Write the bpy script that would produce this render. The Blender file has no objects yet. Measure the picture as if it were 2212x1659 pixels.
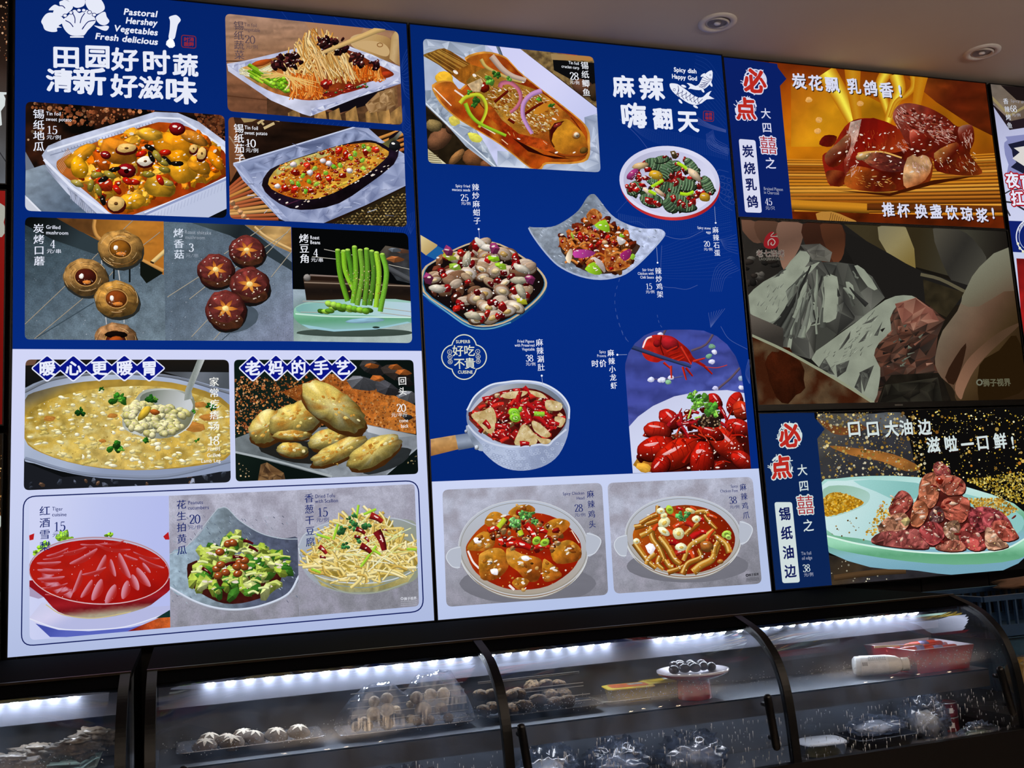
import bpy, bmesh, math, random
import numpy as np
from mathutils import Vector, Matrix, Quaternion
from mathutils.geometry import tessellate_polygon, delaunay_2d_cdt
sc = bpy.context.scene
COL = sc.collection
R = np.random.default_rng(7)
# ---------------------------------------------------------------- camera, world, lights, exposure
F_PX, IW, IH = 2176.0, 2212.0, 1659.0
YAW, PITCH, ROLL = 0.318959, 0.142474, -0.0594099
CAM = np.array([0.0, -2.6, 1.55])
_r = np.array([math.cos(YAW), -math.sin(YAW), 0.0])
FW = np.array([math.sin(YAW)*math.cos(PITCH), math.cos(YAW)*math.cos(PITCH), math.sin(PITCH)])
_u = np.cross(_r, FW)
RT = math.cos(ROLL)*_r + math.sin(ROLL)*_u
UP = -math.sin(ROLL)*_r + math.cos(ROLL)*_u
cd = bpy.data.cameras.new('camera')
cd.sensor_width = 36.0; cd.sensor_fit = 'HORIZONTAL'; cd.lens = 36.0*F_PX/IW
cd.clip_start = 0.02; cd.clip_end = 60
camo = bpy.data.objects.new('camera', cd); COL.objects.link(camo)
camo.matrix_world = Matrix(((RT[0], UP[0], -FW[0], CAM[0]), (RT[1], UP[1], -FW[1], CAM[1]), (RT[2], UP[2], -FW[2], CAM[2]), (0, 0, 0, 1)))
sc.camera = camo
sc.view_settings.view_transform = 'Standard'; sc.view_settings.look = 'None'
sc.view_settings.exposure = 0.0; sc.view_settings.gamma = 1.0; sc.view_settings.use_curve_mapping = False
w = bpy.data.worlds.new('world'); sc.world = w; w.use_nodes = True
w.node_tree.nodes['Background'].inputs[0].default_value = (0.5, 0.47, 0.44, 1)
w.node_tree.nodes['Background'].inputs[1].default_value = 0.03
def area(name, loc, rot, sx, sy, power, col):
    l = bpy.data.lights.new(name, 'AREA'); l.shape = 'RECTANGLE'; l.size = sx; l.size_y = sy; l.energy = power; l.color = col
    o = bpy.data.objects.new(name, l); COL.objects.link(o); o.location = loc; o.rotation_euler = rot
    return o
# unseen uplights added behind the camera to brighten the ceiling; two small warm pendants hang farther back
area('ceiling_fill', (0.6, -3.9, 2.35), (math.pi, 0, 0), 2.4, 0.25, 170, (1, .90, .80))
area('ceiling_fill', (3.4, -3.6, 2.35), (math.pi, 0, 0), 1.6, 0.25, 130, (1, .88, .76))
area('pendant_lamp', (1.2, -4.4, 2.2), (0, 0, 0), 0.22, 0.22, 7, (1, .74, .5))
area('pendant_lamp', (3.0, -4.0, 2.2), (0, 0, 0), 0.22, 0.22, 7, (1, .74, .5))
sc.cycles.max_bounces = 8; sc.cycles.diffuse_bounces = 3; sc.cycles.transparent_max_bounces = 16
sc.cycles.caustics_reflective = False; sc.cycles.caustics_refractive = False
sc.cycles.sample_clamp_indirect = 4.0

# ---------------------------------------------------------------- helpers: rays, materials, objects
def ray(x, y):
    x = np.asarray(x, float); y = np.asarray(y, float)
    return FW + ((x-IW/2)/F_PX)[..., None]*RT - ((y-IH/2)/F_PX)[..., None]*UP
def atY(x, y, Y):
    d = ray(x, y); t = (Y-CAM[1])/d[..., 1]
    return CAM + t[..., None]*d
def atZ(x, y, Z):
    d = ray(x, y); t = (Z-CAM[2])/d[..., 2]
    return CAM + t[..., None]*d
def px(P):
    d = np.asarray(P, float) - CAM
    z = d @ FW
    return np.stack([IW/2+F_PX*(d@RT)/z, IH/2-F_PX*(d@UP)/z], -1)
def H(c):
    if not isinstance(c, str): return np.asarray(c, float)
    return np.array([int(c[i:i+2], 16)/255 for i in (0, 2, 4)])
def s2l(c):
    c = np.clip(np.asarray(c, float), 0, None)
    return np.where(c <= .04045, c/12.92, ((c+.055)/1.055)**2.4)
MATS = {}
def mat(name, col, rough=.5, metal=0., bump=0., scale=60., var=0., spec=.5, col2=None, emit=0., alpha=1., trans=0., stretch=(1, 1, 1)):
    if name in MATS: return MATS[name]
    m = bpy.data.materials.new(name); m.use_nodes = True; MATS[name] = m
    nt = m.node_tree; b = nt.nodes['Principled BSDF']
    c = tuple(s2l(H(col)))
    b.inputs['Base Color'].default_value = (*c, 1); b.inputs['Roughness'].default_value = rough; b.inputs['Metallic'].default_value = metal
    b.inputs['Specular IOR Level'].default_value = spec; b.inputs['Alpha'].default_value = alpha
    b.inputs['Transmission Weight'].default_value = trans
    tc = nt.nodes.new('ShaderNodeTexCoord'); mp = nt.nodes.new('ShaderNodeMapping'); mp.inputs['Scale'].default_value = stretch
    nz = nt.nodes.new('ShaderNodeTexNoise'); nz.inputs['Scale'].default_value = scale; nz.inputs['Detail'].default_value = 5
    nt.links.new(tc.outputs['Object'], mp.inputs[0]); nt.links.new(mp.outputs[0], nz.inputs['Vector'])
    c2 = tuple(s2l(H(col2))) if col2 is not None else tuple(x*(1-var) for x in c)
    mx = nt.nodes.new('ShaderNodeMix'); mx.data_type = 'RGBA'
    cr = nt.nodes.new('ShaderNodeMapRange'); cr.inputs[1].default_value = .35; cr.inputs[2].default_value = .65
    nt.links.new(nz.outputs[0], cr.inputs[0]); nt.links.new(cr.outputs[0], mx.inputs[0])
    mx.inputs[6].default_value = (*c, 1); mx.inputs[7].default_value = (*c2, 1)
    nt.links.new(mx.outputs[2], b.inputs['Base Color'])
    if bump:
        bp = nt.nodes.new('ShaderNodeBump'); bp.inputs['Strength'].default_value = bump; bp.inputs['Distance'].default_value = .004
        nt.links.new(nz.outputs[0], bp.inputs['Height']); nt.links.new(bp.outputs[0], b.inputs['Normal'])
    if emit:
        b.inputs['Emission Color'].default_value = (*c, 1); b.inputs['Emission Strength'].default_value = emit
    return m
def mesh_obj(name, V, F, m, parent=None, smooth=False, label=None, off=None):
    me = bpy.data.meshes.new(name)
    V = np.asarray(V, float)
    if off is not None: V = V - np.asarray(off)
    me.from_pydata(V.tolist(), [], [list(f) for f in F]); me.update()
    if smooth: me.polygons.foreach_set('use_smooth', [True]*len(me.polygons))
    if m: me.materials.append(m)
    o = bpy.data.objects.new(name, me); COL.objects.link(o)
    if parent: o.parent = parent
    if label: o['label'] = label
    return o
def tag(o, label, cat, group=None, kind=None):
    o['label'] = label; o['category'] = cat
    if group: o['group'] = group
    if kind: o['kind'] = kind
    return o
def empty(name, loc, label=None, cat=None, group=None, rz=0.):
    o = bpy.data.objects.new(name, None); COL.objects.link(o); o.location = loc; o.rotation_euler = (0, 0, rz); o.empty_display_size = .05
    if label: tag(o, label, cat, group)
    return o
def copy_tree(o, parent=None):
    c = o.copy(); COL.objects.link(c)
    if parent: c.parent = parent
    for ch in list(o.children): copy_tree(ch, c)
    return c

# ---------------------------------------------------------------- flat print: polygons with vertex colour laid on a backlit sheet
def print_material(name, gain=1.0):
    m = bpy.data.materials.new(name); m.use_nodes = True; nt = m.node_tree; nt.nodes.clear()
    out = nt.nodes.new('ShaderNodeOutputMaterial'); em = nt.nodes.new('ShaderNodeEmission'); at = nt.nodes.new('ShaderNodeAttribute'); at.attribute_name = 'ink'
    tc = nt.nodes.new('ShaderNodeTexCoord'); n1 = nt.nodes.new('ShaderNodeTexNoise'); n1.inputs['Scale'].default_value = 320; n1.inputs['Detail'].default_value = 5; n1.inputs['Roughness'].default_value = .7
    nt.links.new(tc.outputs['Object'], n1.inputs['Vector'])
    a = nt.nodes.new('ShaderNodeMath'); a.operation = 'SUBTRACT'; a.inputs[1].default_value = .5; nt.links.new(n1.outputs[0], a.inputs[0])
    b = nt.nodes.new('ShaderNodeMath'); b.operation = 'MULTIPLY'; nt.links.new(a.outputs[0], b.inputs[0]); nt.links.new(at.outputs['Alpha'], b.inputs[1])
    c = nt.nodes.new('ShaderNodeMath'); c.operation = 'MULTIPLY_ADD'; c.inputs[1].default_value = 4.0; c.inputs[2].default_value = 1.0; nt.links.new(b.outputs[0], c.inputs[0])
    d = nt.nodes.new('ShaderNodeMath'); d.operation = 'MAXIMUM'; d.inputs[1].default_value = .05; nt.links.new(c.outputs[0], d.inputs[0])
    g = nt.nodes.new('ShaderNodeMath'); g.operation = 'MULTIPLY'; g.inputs[1].default_value = gain; nt.links.new(d.outputs[0], g.inputs[0])
    nt.links.new(at.outputs['Color'], em.inputs['Color']); nt.links.new(g.outputs[0], em.inputs['Strength']); nt.links.new(em.outputs[0], out.inputs[0])
    m.cycles.emission_sampling = 'NONE'
    return m
INK = print_material('backlit_print')
def hashn(ix, iy, s):
    n = (ix.astype(np.int64)*374761393 + iy.astype(np.int64)*668265263 + s*974711) & 0x7fffffff
    n = ((n ^ (n >> 13))*1274126177) & 0x7fffffff
    return ((n ^ (n >> 16)) & 0xffff)/65535.0
def vnoise(x, y, s=0):
    x0 = np.floor(x); y0 = np.floor(y); fx = x-x0; fy = y-y0; fx = fx*fx*(3-2*fx); fy = fy*fy*(3-2*fy)
    a = hashn(x0, y0, s); b = hashn(x0+1, y0, s); c = hashn(x0, y0+1, s); d = hashn(x0+1, y0+1, s)
    return (a*(1-fx)+b*fx)*(1-fy)+(c*(1-fx)+d*fx)*fy
def fbm(x, y, s=0, o=3):
    t = 0; a = .5; k = 0
    for i in range(o):
        t = t + a*vnoise(x, y, s+i); k += a; x = x*2.1+3.7; y = y*2.1+1.3; a *= .5
    return t/k
# colour functions f(x, y) -> (n,3)
def const(c): return lambda x, y: np.broadcast_to(H(c), (len(x), 3)).copy()
def cf(c): return c if callable(c) else const(c)
def lin(x0, y0, x1, y1, *cs):
    cs = [H(c) for c in cs]
    def f(x, y):
        t = np.clip(((x-x0)*(x1-x0)+(y-y0)*(y1-y0))/((x1-x0)**2+(y1-y0)**2), 0, 1)*(len(cs)-1)
        i = np.minimum(t.astype(int), len(cs)-2); k = (t-i)[:, None]; A = np.array(cs)
        return A[i]*(1-k)+A[i+1]*k
    return f
def rad(cx, cy, rx, ry, *cs):
    cs = [H(c) for c in cs]
    def f(x, y):
        t = np.clip(np.hypot((x-cx)/rx, (y-cy)/ry), 0, .9999)*(len(cs)-1)
        i = t.astype(int); k = (t-i)[:, None]; A = np.array(cs)
        return A[i]*(1-k)+A[np.minimum(i+1, len(cs)-1)]*k
    return f
def nz(c, amp=.3, sc_=40., s=0, sy=None):
    c = cf(c); sy = sy or sc_
    return lambda x, y: c(x, y)*(1+amp*2*(fbm(x/sc_, y/sy, s)-.5))[:, None]
def mixn(a, b, sc_=40., s=0, lo=.35, hi=.65, sy=None):
    a = cf(a); b = cf(b); sy = sy or sc_
    def f(x, y):
        k = np.clip((fbm(x/sc_, y/sy, s)-lo)/(hi-lo), 0, 1)[:, None]
        return a(x, y)*(1-k)+b(x, y)*k
    return f
def smooth_closed(P, n=4):
    P = np.asarray(P, float); m = len(P); out = []
    for i in range(m):
        a, b, c, d = P[i-1], P[i], P[(i+1) % m], P[(i+2) % m]
        for k in range(n):
            t = k/n
            out.append(.5*((2*b)+(c-a)*t+(2*a-5*b+4*c-d)*t*t+(3*b-a-3*c+d)*t**3))
    return np.array(out)
def smooth_open(P, n=5):
    P = np.asarray(P, float)
    if len(P) < 3: return P
    Q = np.vstack([2*P[0]-P[1], P, 2*P[-1]-P[-2]]); out = []
    for i in range(1, len(Q)-2):
        a, b, c, d = Q[i-1], Q[i], Q[i+1], Q[i+2]
        for k in range(n):
            t = k/n
            out.append(.5*((2*b)+(c-a)*t+(2*a-5*b+4*c-d)*t*t+(3*b-a-3*c+d)*t**3))
    out.append(P[-1])
    return np.array(out)
def inside(px_, py_, P):
    P = np.asarray(P); r = np.zeros(len(px_), bool); n = len(P); j = n-1
    for i in range(n):
        xi, yi = P[i]; xj, yj = P[j]
        if yi != yj:
            c = ((yi > py_) != (yj > py_)) & (px_ < (xj-xi)*(py_-yi)/(yj-yi)+xi)
            r ^= c
        j = i
    return r
def ell(cx, cy, rx, ry, a=0., n=40):
    t = np.linspace(0, 2*math.pi, n, endpoint=False); c, s = math.cos(a), math.sin(a)
    X = rx*np.cos(t); Y = ry*np.sin(t)
    return np.stack([cx+c*X-s*Y, cy+s*X+c*Y], 1)
def rquad(P, r, k=6):
    """rounded quad (convex): corner radii r (one number or four)"""
    P = np.asarray(P, float); rs = r if hasattr(r, '__len__') else [r]*4; out = []
    for i in range(4):
        a, b, c = P[i-1], P[i], P[(i+1) % 4]; q = rs[i]
        if q <= 0: out.append(b); continue
        u = b+(a-b)/np.linalg.norm(a-b)*q; v = b+(c-b)/np.linalg.norm(c-b)*q
        for j in range(k+1):
            t = j/k; out.append((1-t)**2*u*.5+t*t*v*.5+((1-t)**2*u+2*t*(1-t)*b+t*t*v)*.5+((1-(1-t)**2-t*t))*b*.5)
    return np.array(out)
class Sheet:
    """one backlit sheet: painter's order through microscopic layers, traced in the photo's pixels and laid on the plane y = Y"""
    def __init__(s, Y, parent, off, ink=INK):
        s.Y = Y; s.parent = parent; s.off = np.array(off); s.ink = ink
        s.grid = np.zeros((260, 360), np.int32); s.begin(None)
        s.x0 = s.y0 = 0.; s.s = 1.; s.g = 0.
    def begin(s, name, label=None, clip=None):
        s.flush() if getattr(s, 'name', None) else None
        s.name = name; s.label = label; s.clip = clip; s.V = []; s.L = []; s.C = []; s.Fc = []; s.n = 0; s.g = 0.
    def view(s, x0, y0, k): s.x0, s.y0, s.s = x0, y0, k
    def tp(s, P): return np.asarray(P, float)/s.s + np.array([s.x0, s.y0])
    def setclip(s, P): s.clip = s.tp(P)
    def add(s, P, F, C, g=None):
        """P view coords (n,2), F (m,3), C (n,3) sRGB"""
        if len(P) == 0 or len(F) == 0: return
        Q = s.tp(P)
        lo = np.clip(((Q.min(0)+200)/8).astype(int), 0, [359, 259]); hi = np.clip(((Q.max(0)+200)/8).astype(int), 0, [359, 259])
        gr = s.grid[lo[1]:hi[1]+1, lo[0]:hi[0]+1]; lv = int(gr.max())+1; gr[:] = lv
        s.V.append(Q); s.L.append(np.full(len(Q), lv, float)); s.Fc.append(np.asarray(F, np.int64)+s.n); s.n += len(Q)
        C = np.asarray(C, float)
        if C.ndim == 1: C = np.broadcast_to(C, (len(Q), 3))
        s.C.append(np.concatenate([C, np.full((len(Q), 1), s.g if g is None else g)], 1))
    def flush(s):
        if not s.V: return
        V = np.concatenate(s.V); L = np.concatenate(s.L); C = np.concatenate(s.C); F = np.concatenate(s.Fc)
        C[:, :3] = s2l(C[:, :3])
        A = np.concatenate([V, L[:, None], C], 1)
        if s.clip is not None: A, F = clip_tris(A, F, s.clip)
        W = atY(A[:, 0], A[:, 1], s.Y); W[:, 1] -= A[:, 2]*2e-5
        W -= s.off
        # all faces towards the room
        a, b, c = (W[F[:, i]] for i in range(3))
        flip = np.cross(b-a, c-a)[:, 1] > 0
        F = F.copy(); F[flip] = F[flip][:, ::-1]
        me = bpy.data.meshes.new(s.name); me.vertices.add(len(W)); me.vertices.foreach_set('co', W.ravel())
        me.loops.add(F.size); me.loops.foreach_set('vertex_index', F.ravel().astype(np.int32))
        me.polygons.add(len(F)); me.polygons.foreach_set('loop_start', np.arange(0, F.size, 3, dtype=np.int32))
        me.update(calc_edges=True)
        at = me.color_attributes.new('ink', 'FLOAT_COLOR', 'POINT'); at.data.foreach_set('color', A[:, 3:7].astype(np.float32).ravel())
        me.materials.append(s.ink)
        o = bpy.data.objects.new(s.name, me); COL.objects.link(o); o.parent = s.parent
        if s.label: o['label'] = s.label
        s.V = []; s.L = []; s.C = []; s.Fc = []; s.n = 0; s.name = None
    # ---- primitives
    def fill(s, P, col, step=None, sm=0, g=None):
        P = np.asarray(P, float)
        if sm: P = smooth_closed(P, sm)
        if step is None and not callable(col):
            T = tessellate_polygon([[Vector((x, y, 0)) for x, y in P]])
            s.add(P, T, H(col), g); return
        step = step or 20
        B = []
        for i in range(len(P)):
            a, b = P[i], P[(i+1) % len(P)]; k = max(1, int(np.hypot(*(b-a))/step))
            for j in range(k): B.append(a+(b-a)*j/k)
        B = np.array(B); lo, hi = B.min(0), B.max(0)
        gx, gy = np.meshgrid(np.arange(lo[0]+step/2, hi[0], step), np.arange(lo[1]+step/2, hi[1], step))
        G = np.stack([gx.ravel(), gy.ravel()], 1)+R.uniform(-.3, .3, (gx.size, 2))*step
        if len(G): G = G[inside(G[:, 0], G[:, 1], P)]
        A = np.vstack([B, G]) if len(G) else B
        r = delaunay_2d_cdt([Vector(v) for v in A], [], [list(range(len(B)))], 1, 1e-4)
        V = np.array([tuple(v) for v in r[0]]); Fc = []
        for f in r[2]:
            for k in range(1, len(f)-1): Fc.append((f[0], f[k], f[k+1]))
        if Fc: s.add(V, Fc, np.clip(cf(col)(V[:, 0], V[:, 1]), 0, 1.2), g)
    def facets(s, P, cols, step, sm=0, smooth=.5, g=None, sx=1., ang=0.):
        """crumpled foil: random facets, cells stretched sx along ang"""
        P = np.asarray(P, float)
        if sm: P = smooth_closed(P, sm)
        c, q = math.cos(ang), math.sin(ang); Mx = np.array([[c, q], [-q, c]])
        Pr = P @ Mx.T; Pr[:, 0] /= sx
        lo, hi = Pr.min(0), Pr.max(0); n = int((hi-lo).prod()/(step*step))
        G = R.uniform(lo, hi, (n, 2)); G = G[inside(G[:, 0], G[:, 1], Pr)]
        A = np.vstack([Pr, G])
        r = delaunay_2d_cdt([Vector(v) for v in A], [], [list(range(len(Pr)))], 1, 1e-4)
        V = np.array([tuple(v) for v in r[0]]); V[:, 0] *= sx; V = V @ Mx
        cl = np.array([H(x) for x in cols.split()]); vc = cl[R.integers(0, len(cl), len(V))]
        NV = []; NF = []; NC = []
        for f in r[2]:
            for k in range(1, len(f)-1):
                fc = cl[R.integers(0, len(cl))]; i0 = len(NV)
                for t in (f[0], f[k], f[k+1]): NV.append(V[t]); NC.append(vc[t]*smooth+fc*(1-smooth))
                NF.append((i0, i0+1, i0+2))
        if NF: s.add(NV, NF, NC, g)
    def blob(s, x, y, rx, ry=None, a=0., col='888888', irr=.12, n=12, dk=.5, hi=1.2, hl=0., g=None, edge=None):
        ry = ry or rx; t = np.linspace(0, 2*math.pi, n, endpoint=False)
        w_ = 1+irr*R.uniform(-1, 1, n); w_ = (w_+np.roll(w_, 1)+w_)/3
        rings = (0., .5, .85, 1.); U = [np.zeros((1, 2))]
        for r_ in rings[1:]: U.append(np.stack([np.cos(t)*r_*w_, np.sin(t)*r_*w_], 1))
        U = np.vstack(U); rr = np.concatenate([[0], np.repeat(rings[1:], n)])
        c, q = math.cos(a), math.sin(a)
        tt = np.concatenate([[0], t, t, t])
        nx = rr*np.cos(tt); ny = rr*np.sin(tt); NX = c*nx-q*ny; NY = q*nx+c*ny
        lam = np.clip(-.32*NX-.66*NY+.68*np.sqrt(np.clip(1-rr*rr, 0, 1)), 0, 1)
        X = x+c*U[:, 0]*rx-q*U[:, 1]*ry; Y = y+q*U[:, 0]*rx+c*U[:, 1]*ry
        if callable(col): base = col(X, Y)
        else: base = H(col)[None, :]
        C = base*((dk+(hi-dk)*lam)*(1+R.uniform(-.1, .1, len(lam))*min(1, irr*8)))[:, None]
        if edge is not None:
            k = (rr > .99)[:, None]; C = np.where(k, H(edge)[None, :], C)
        F = [(0, 1+i, 1+(i+1) % n) for i in range(n)]
        for k in range(2):
            o = 1+k*n
            for i in range(n):
                j = (i+1) % n; F += [(o+i, o+n+i, o+n+j), (o+i, o+n+j, o+j)]
        s.add(np.stack([X, Y], 1), F, C, g)
        if hl: s.hl(x-.3*min(rx, ry), y-.38*min(rx, ry), min(rx, ry)*.3, hl)
    def hl(s, x, y, r, k=1., a=None):
        e = ell(x, y, r*R.uniform(.8, 1.6), r*R.uniform(.35, .7), R.uniform(-.8, .3) if a is None else a, 7)
        s.add(e, [(0, i, i+1) for i in range(1, 6)], np.array([.97, .95, .93])*k+np.array([.8, .7, .6])*(1-k), 0.)
    def chunk(s, x, y, r, col, k=7, asp=1., a=None, hl=.0, dk=.55, g=None):
        a = R.uniform(0, 3.14) if a is None else a
        t = np.sort(R.uniform(0, 1, k)*.55+np.arange(k))/k*2*math.pi; rr = r*R.uniform(.75, 1.1, k)
        X = rr*np.cos(t); Y = rr*np.sin(t)*asp; c, q = math.cos(a), math.sin(a)
        P = np.stack([x+c*X-q*Y, y+q*X+c*Y], 1); ctr = np.array([x, y])+R.uniform(-.25, .25, 2)*r+np.array([0, -.12*r])
        b = H(col); V = []; F = []; C = []
        for i in range(k):
            j = (i+1) % k; m = (P[i]+P[j])/2-ctr; d = m/(np.hypot(*m)+1e-6)
            l = dk+(1.15-dk)*np.clip(.45-.3*d[0]-.6*d[1]+R.uniform(-.18, .18), 0, 1)
            V += [ctr, P[i], P[j]]; F.append((3*i, 3*i+1, 3*i+2)); C += [b*min(l*1.12, 1.25), b*l, b*l*.85]
        s.add(V, F, C, g)
        if hl and R.random() < hl: s.hl(x+R.uniform(-.3, .2)*r, y-R.uniform(.1, .5)*r, r*.25, R.uniform(.4, 1))
    def stroke(s, P, w_, col, sm=0, dk=.6, w2=None, g=None, hi=1.1):
        P = np.asarray(P, float)
        if sm: P = smooth_open(P, sm)
        d = np.gradient(P, axis=0); d /= np.hypot(d[:, 0], d[:, 1])[:, None]+1e-9; nrm = np.stack([-d[:, 1], d[:, 0]], 1)
        W = np.linspace(w_, w_ if w2 is None else w2, len(P))[:, None]/2
        b = H(col); sg = 1. if (nrm.mean(0)@np.array([.5, .86])) >= 0 else -1.
        V = np.concatenate([P-nrm*W*sg, P-nrm*W*.2*sg, P+nrm*W*sg]); n = len(P)
        C = np.concatenate([np.tile(b*.95*hi if dk < 1 else b, (n, 1)), np.tile(b*hi if dk < 1 else b, (n, 1)), np.tile(b*dk if dk < 1 else b, (n, 1))])
        F = []
        for i in range(n-1):
            for k in (0, n): F += [(k+i, k+i+1, k+n+i+1), (k+i, k+n+i+1, k+n+i)]
        s.add(V, F, C, g)
    def line(s, P, w_, col, sm=0): s.stroke(P, w_, col, sm, dk=1.)
    def dashes(s, P, w_, col, n, duty=.5):
        P = np.asarray(P, float); d = np.concatenate([[0], np.cumsum(np.hypot(*np.diff(P, axis=0).T))])
        for i in range(n):
            t = np.array([i/n, (i+duty)/n])*d[-1]
            s.line(np.stack([np.interp(t, d, P[:, 0]), np.interp(t, d, P[:, 1])], 1), w_, col)
    def ring(s, x, y, rx, ry, w_, col, a=0., n=24, dk=.7):
        s.stroke(np.vstack([ell(x, y, rx, ry, a, n), ell(x, y, rx, ry, a, n)[:1]]), w_, col, dk=dk)
    def scatter(s, P, n, fn):
        """call fn(x, y) at n random points inside polygon P, upper ones first"""
        P = np.asarray(P, float); lo, hi = P.min(0), P.max(0); G = R.uniform(lo, hi, (n*6+60, 2)); G = G[inside(G[:, 0], G[:, 1], P)][:n]
        G = G[np.argsort(G[:, 1]+R.uniform(-20, 20, len(G)))]
        for x, y in G: fn(x, y)
    def dots(s, P, n, r0, r1, cols, lum=(.5, 1.)):
        cl = [H(c) for c in cols.split()]
        P = np.asarray(P, float); lo, hi = P.min(0), P.max(0); G = R.uniform(lo, hi, (n*6+60, 2)); G = G[inside(G[:, 0], G[:, 1], P)][:n]
        t = np.linspace(0, 2*math.pi, 8, endpoint=False); V = []; F = []; C = []
        for i, (x, y) in enumerate(G):
            r_ = r0+(r1-r0)*R.random()**2; c = cl[R.integers(0, len(cl))]*R.uniform(*lum)
            V.append(np.stack([x+r_*np.cos(t), y+r_*np.sin(t)], 1)); C.append(np.tile(c, (8, 1))); F += [(8*i, 8*i+k, 8*i+k+1) for k in range(1, 7)]
        if V: s.add(np.vstack(V), F, np.vstack(C), 0.)
    def leaf(s, x, y, r, col='2f7a2a', n=5):
        for k in range(n):
            t = R.uniform(0, 6.28); d = r*R.uniform(.2, .75)
            s.chunk(x+d*math.cos(t), y+d*math.sin(t)*.8, r*R.uniform(.35, .55), H(col)*R.uniform(.7, 1.3), 8, R.uniform(.5, .9), t, dk=.6)
    def chili(s, x, y, l, w_, a, col='a81818'):
        c, q = math.cos(a), math.sin(a)
        s.stroke([(x-c*l/2, y-q*l/2), (x+q*l*.06, y-c*l*.06), (x+c*l/2, y+q*l/2)], w_, col, 4, dk=.45, w2=w_*.6, hi=1.15)
        if R.random() < .6: s.line([(x-c*l*.25+q*w_*.2, y-q*l*.25-c*w_*.2), (x+c*l*.1+q*w_*.2, y+q*l*.1-c*w_*.2)], w_*.16, 'f0c8c0')
    def scal(s, x, y, r, col='8fc832'):
        s.blob(x, y, r, r*.75, R.uniform(0, 3), col, .05, 10, dk=.75); s.blob(x, y, r*.5, r*.35, 0, H(col)*.65, .1, 7, dk=.8)
def clip_tris(A, F, poly):
    poly = np.asarray(poly, float)
    if ((poly[:, 0]*np.roll(poly[:, 1], -1)-np.roll(poly[:, 0], -1)*poly[:, 1]).sum()) < 0: poly = poly[::-1]
    e = np.roll(poly, -1, 0)-poly; L_ = np.hypot(e[:, 0], e[:, 1]); k = L_ > 1e-6; e = e[k]/L_[k, None]; p0 = poly[k]
    nrm = np.stack([-e[:, 1], e[:, 0]], 1)
    D = A[:, :2] @ nrm.T - (nrm*p0).sum(1)[None, :]
    O = D < -1e-4
    ok = ~O.any(1); okF = ok[F].all(1)
    bad = F[~okF]; drop = (O[bad[:, 0]] & O[bad[:, 1]] & O[bad[:, 2]]).any(1); bad = bad[~drop]
    NA = []; NF = []; n0 = len(A)
    for f in bad:
        T = A[f]; ed = np.where(O[f].any(0))[0]
        for j in ed:
            d = T[:, :2] @ nrm[j]-nrm[j] @ p0[j]; out = []
            m = len(T)
            for i in range(m):
                a, b = T[i], T[(i+1) % m]; da, db = d[i], d[(i+1) % m]
                if da >= 0: out.append(a)
                if (da >= 0) != (db >= 0): t = da/(da-db); out.append(a+(b-a)*t)
            T = np.array(out)
            if len(T) < 3: break
        if len(T) >= 3:
            i0 = n0+len(NA); NA += list(T); NF += [(i0, i0+i, i0+i+1) for i in range(1, len(T)-1)]
    F2 = F[okF]
    if NA: A = np.vstack([A, np.array(NA)]); F2 = np.vstack([F2, np.array(NF)])
    used = np.unique(F2); mp_ = np.full(len(A), -1); mp_[used] = np.arange(len(used))
    return A[used], mp_[F2]

# ---------------------------------------------------------------- lettering
_tc = bpy.data.curves.new('lettering_source', 'FONT'); _tc.resolution_u = 3
_to = bpy.data.objects.new('lettering_source', _tc); COL.objects.link(_to)
GL = {}
def glyph(ch):
    """verts (em units), triangles, outline edges, advance"""
    if ch in GL: return GL[ch]
    _tc.body = ch; dg = bpy.context.evaluated_depsgraph_get(); dg.update()
    m = _to.evaluated_get(dg).to_mesh(); V = np.array([tuple(v.co)[:2] for v in m.vertices]).reshape(-1, 2); T = []; ec = {}
    for p_ in m.polygons:
        v = list(p_.vertices)
        for k in range(1, len(v)-1): T.append((v[0], v[k], v[k+1]))
        for k in range(len(v)):
            e = (v[k], v[(k+1) % len(v)]); kk = tuple(sorted(e)); ec[kk] = ec.get(kk, 0)+1
    E = [k for k, c in ec.items() if c == 1]
    cj = ord(ch) > 0x2e80
    if len(V):
        adv = 1. if cj else float(V[:, 0].max())+.06
    else: adv = .32
    GL[ch] = (V, T, E, adv, cj)
    return GL[ch]
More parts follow.
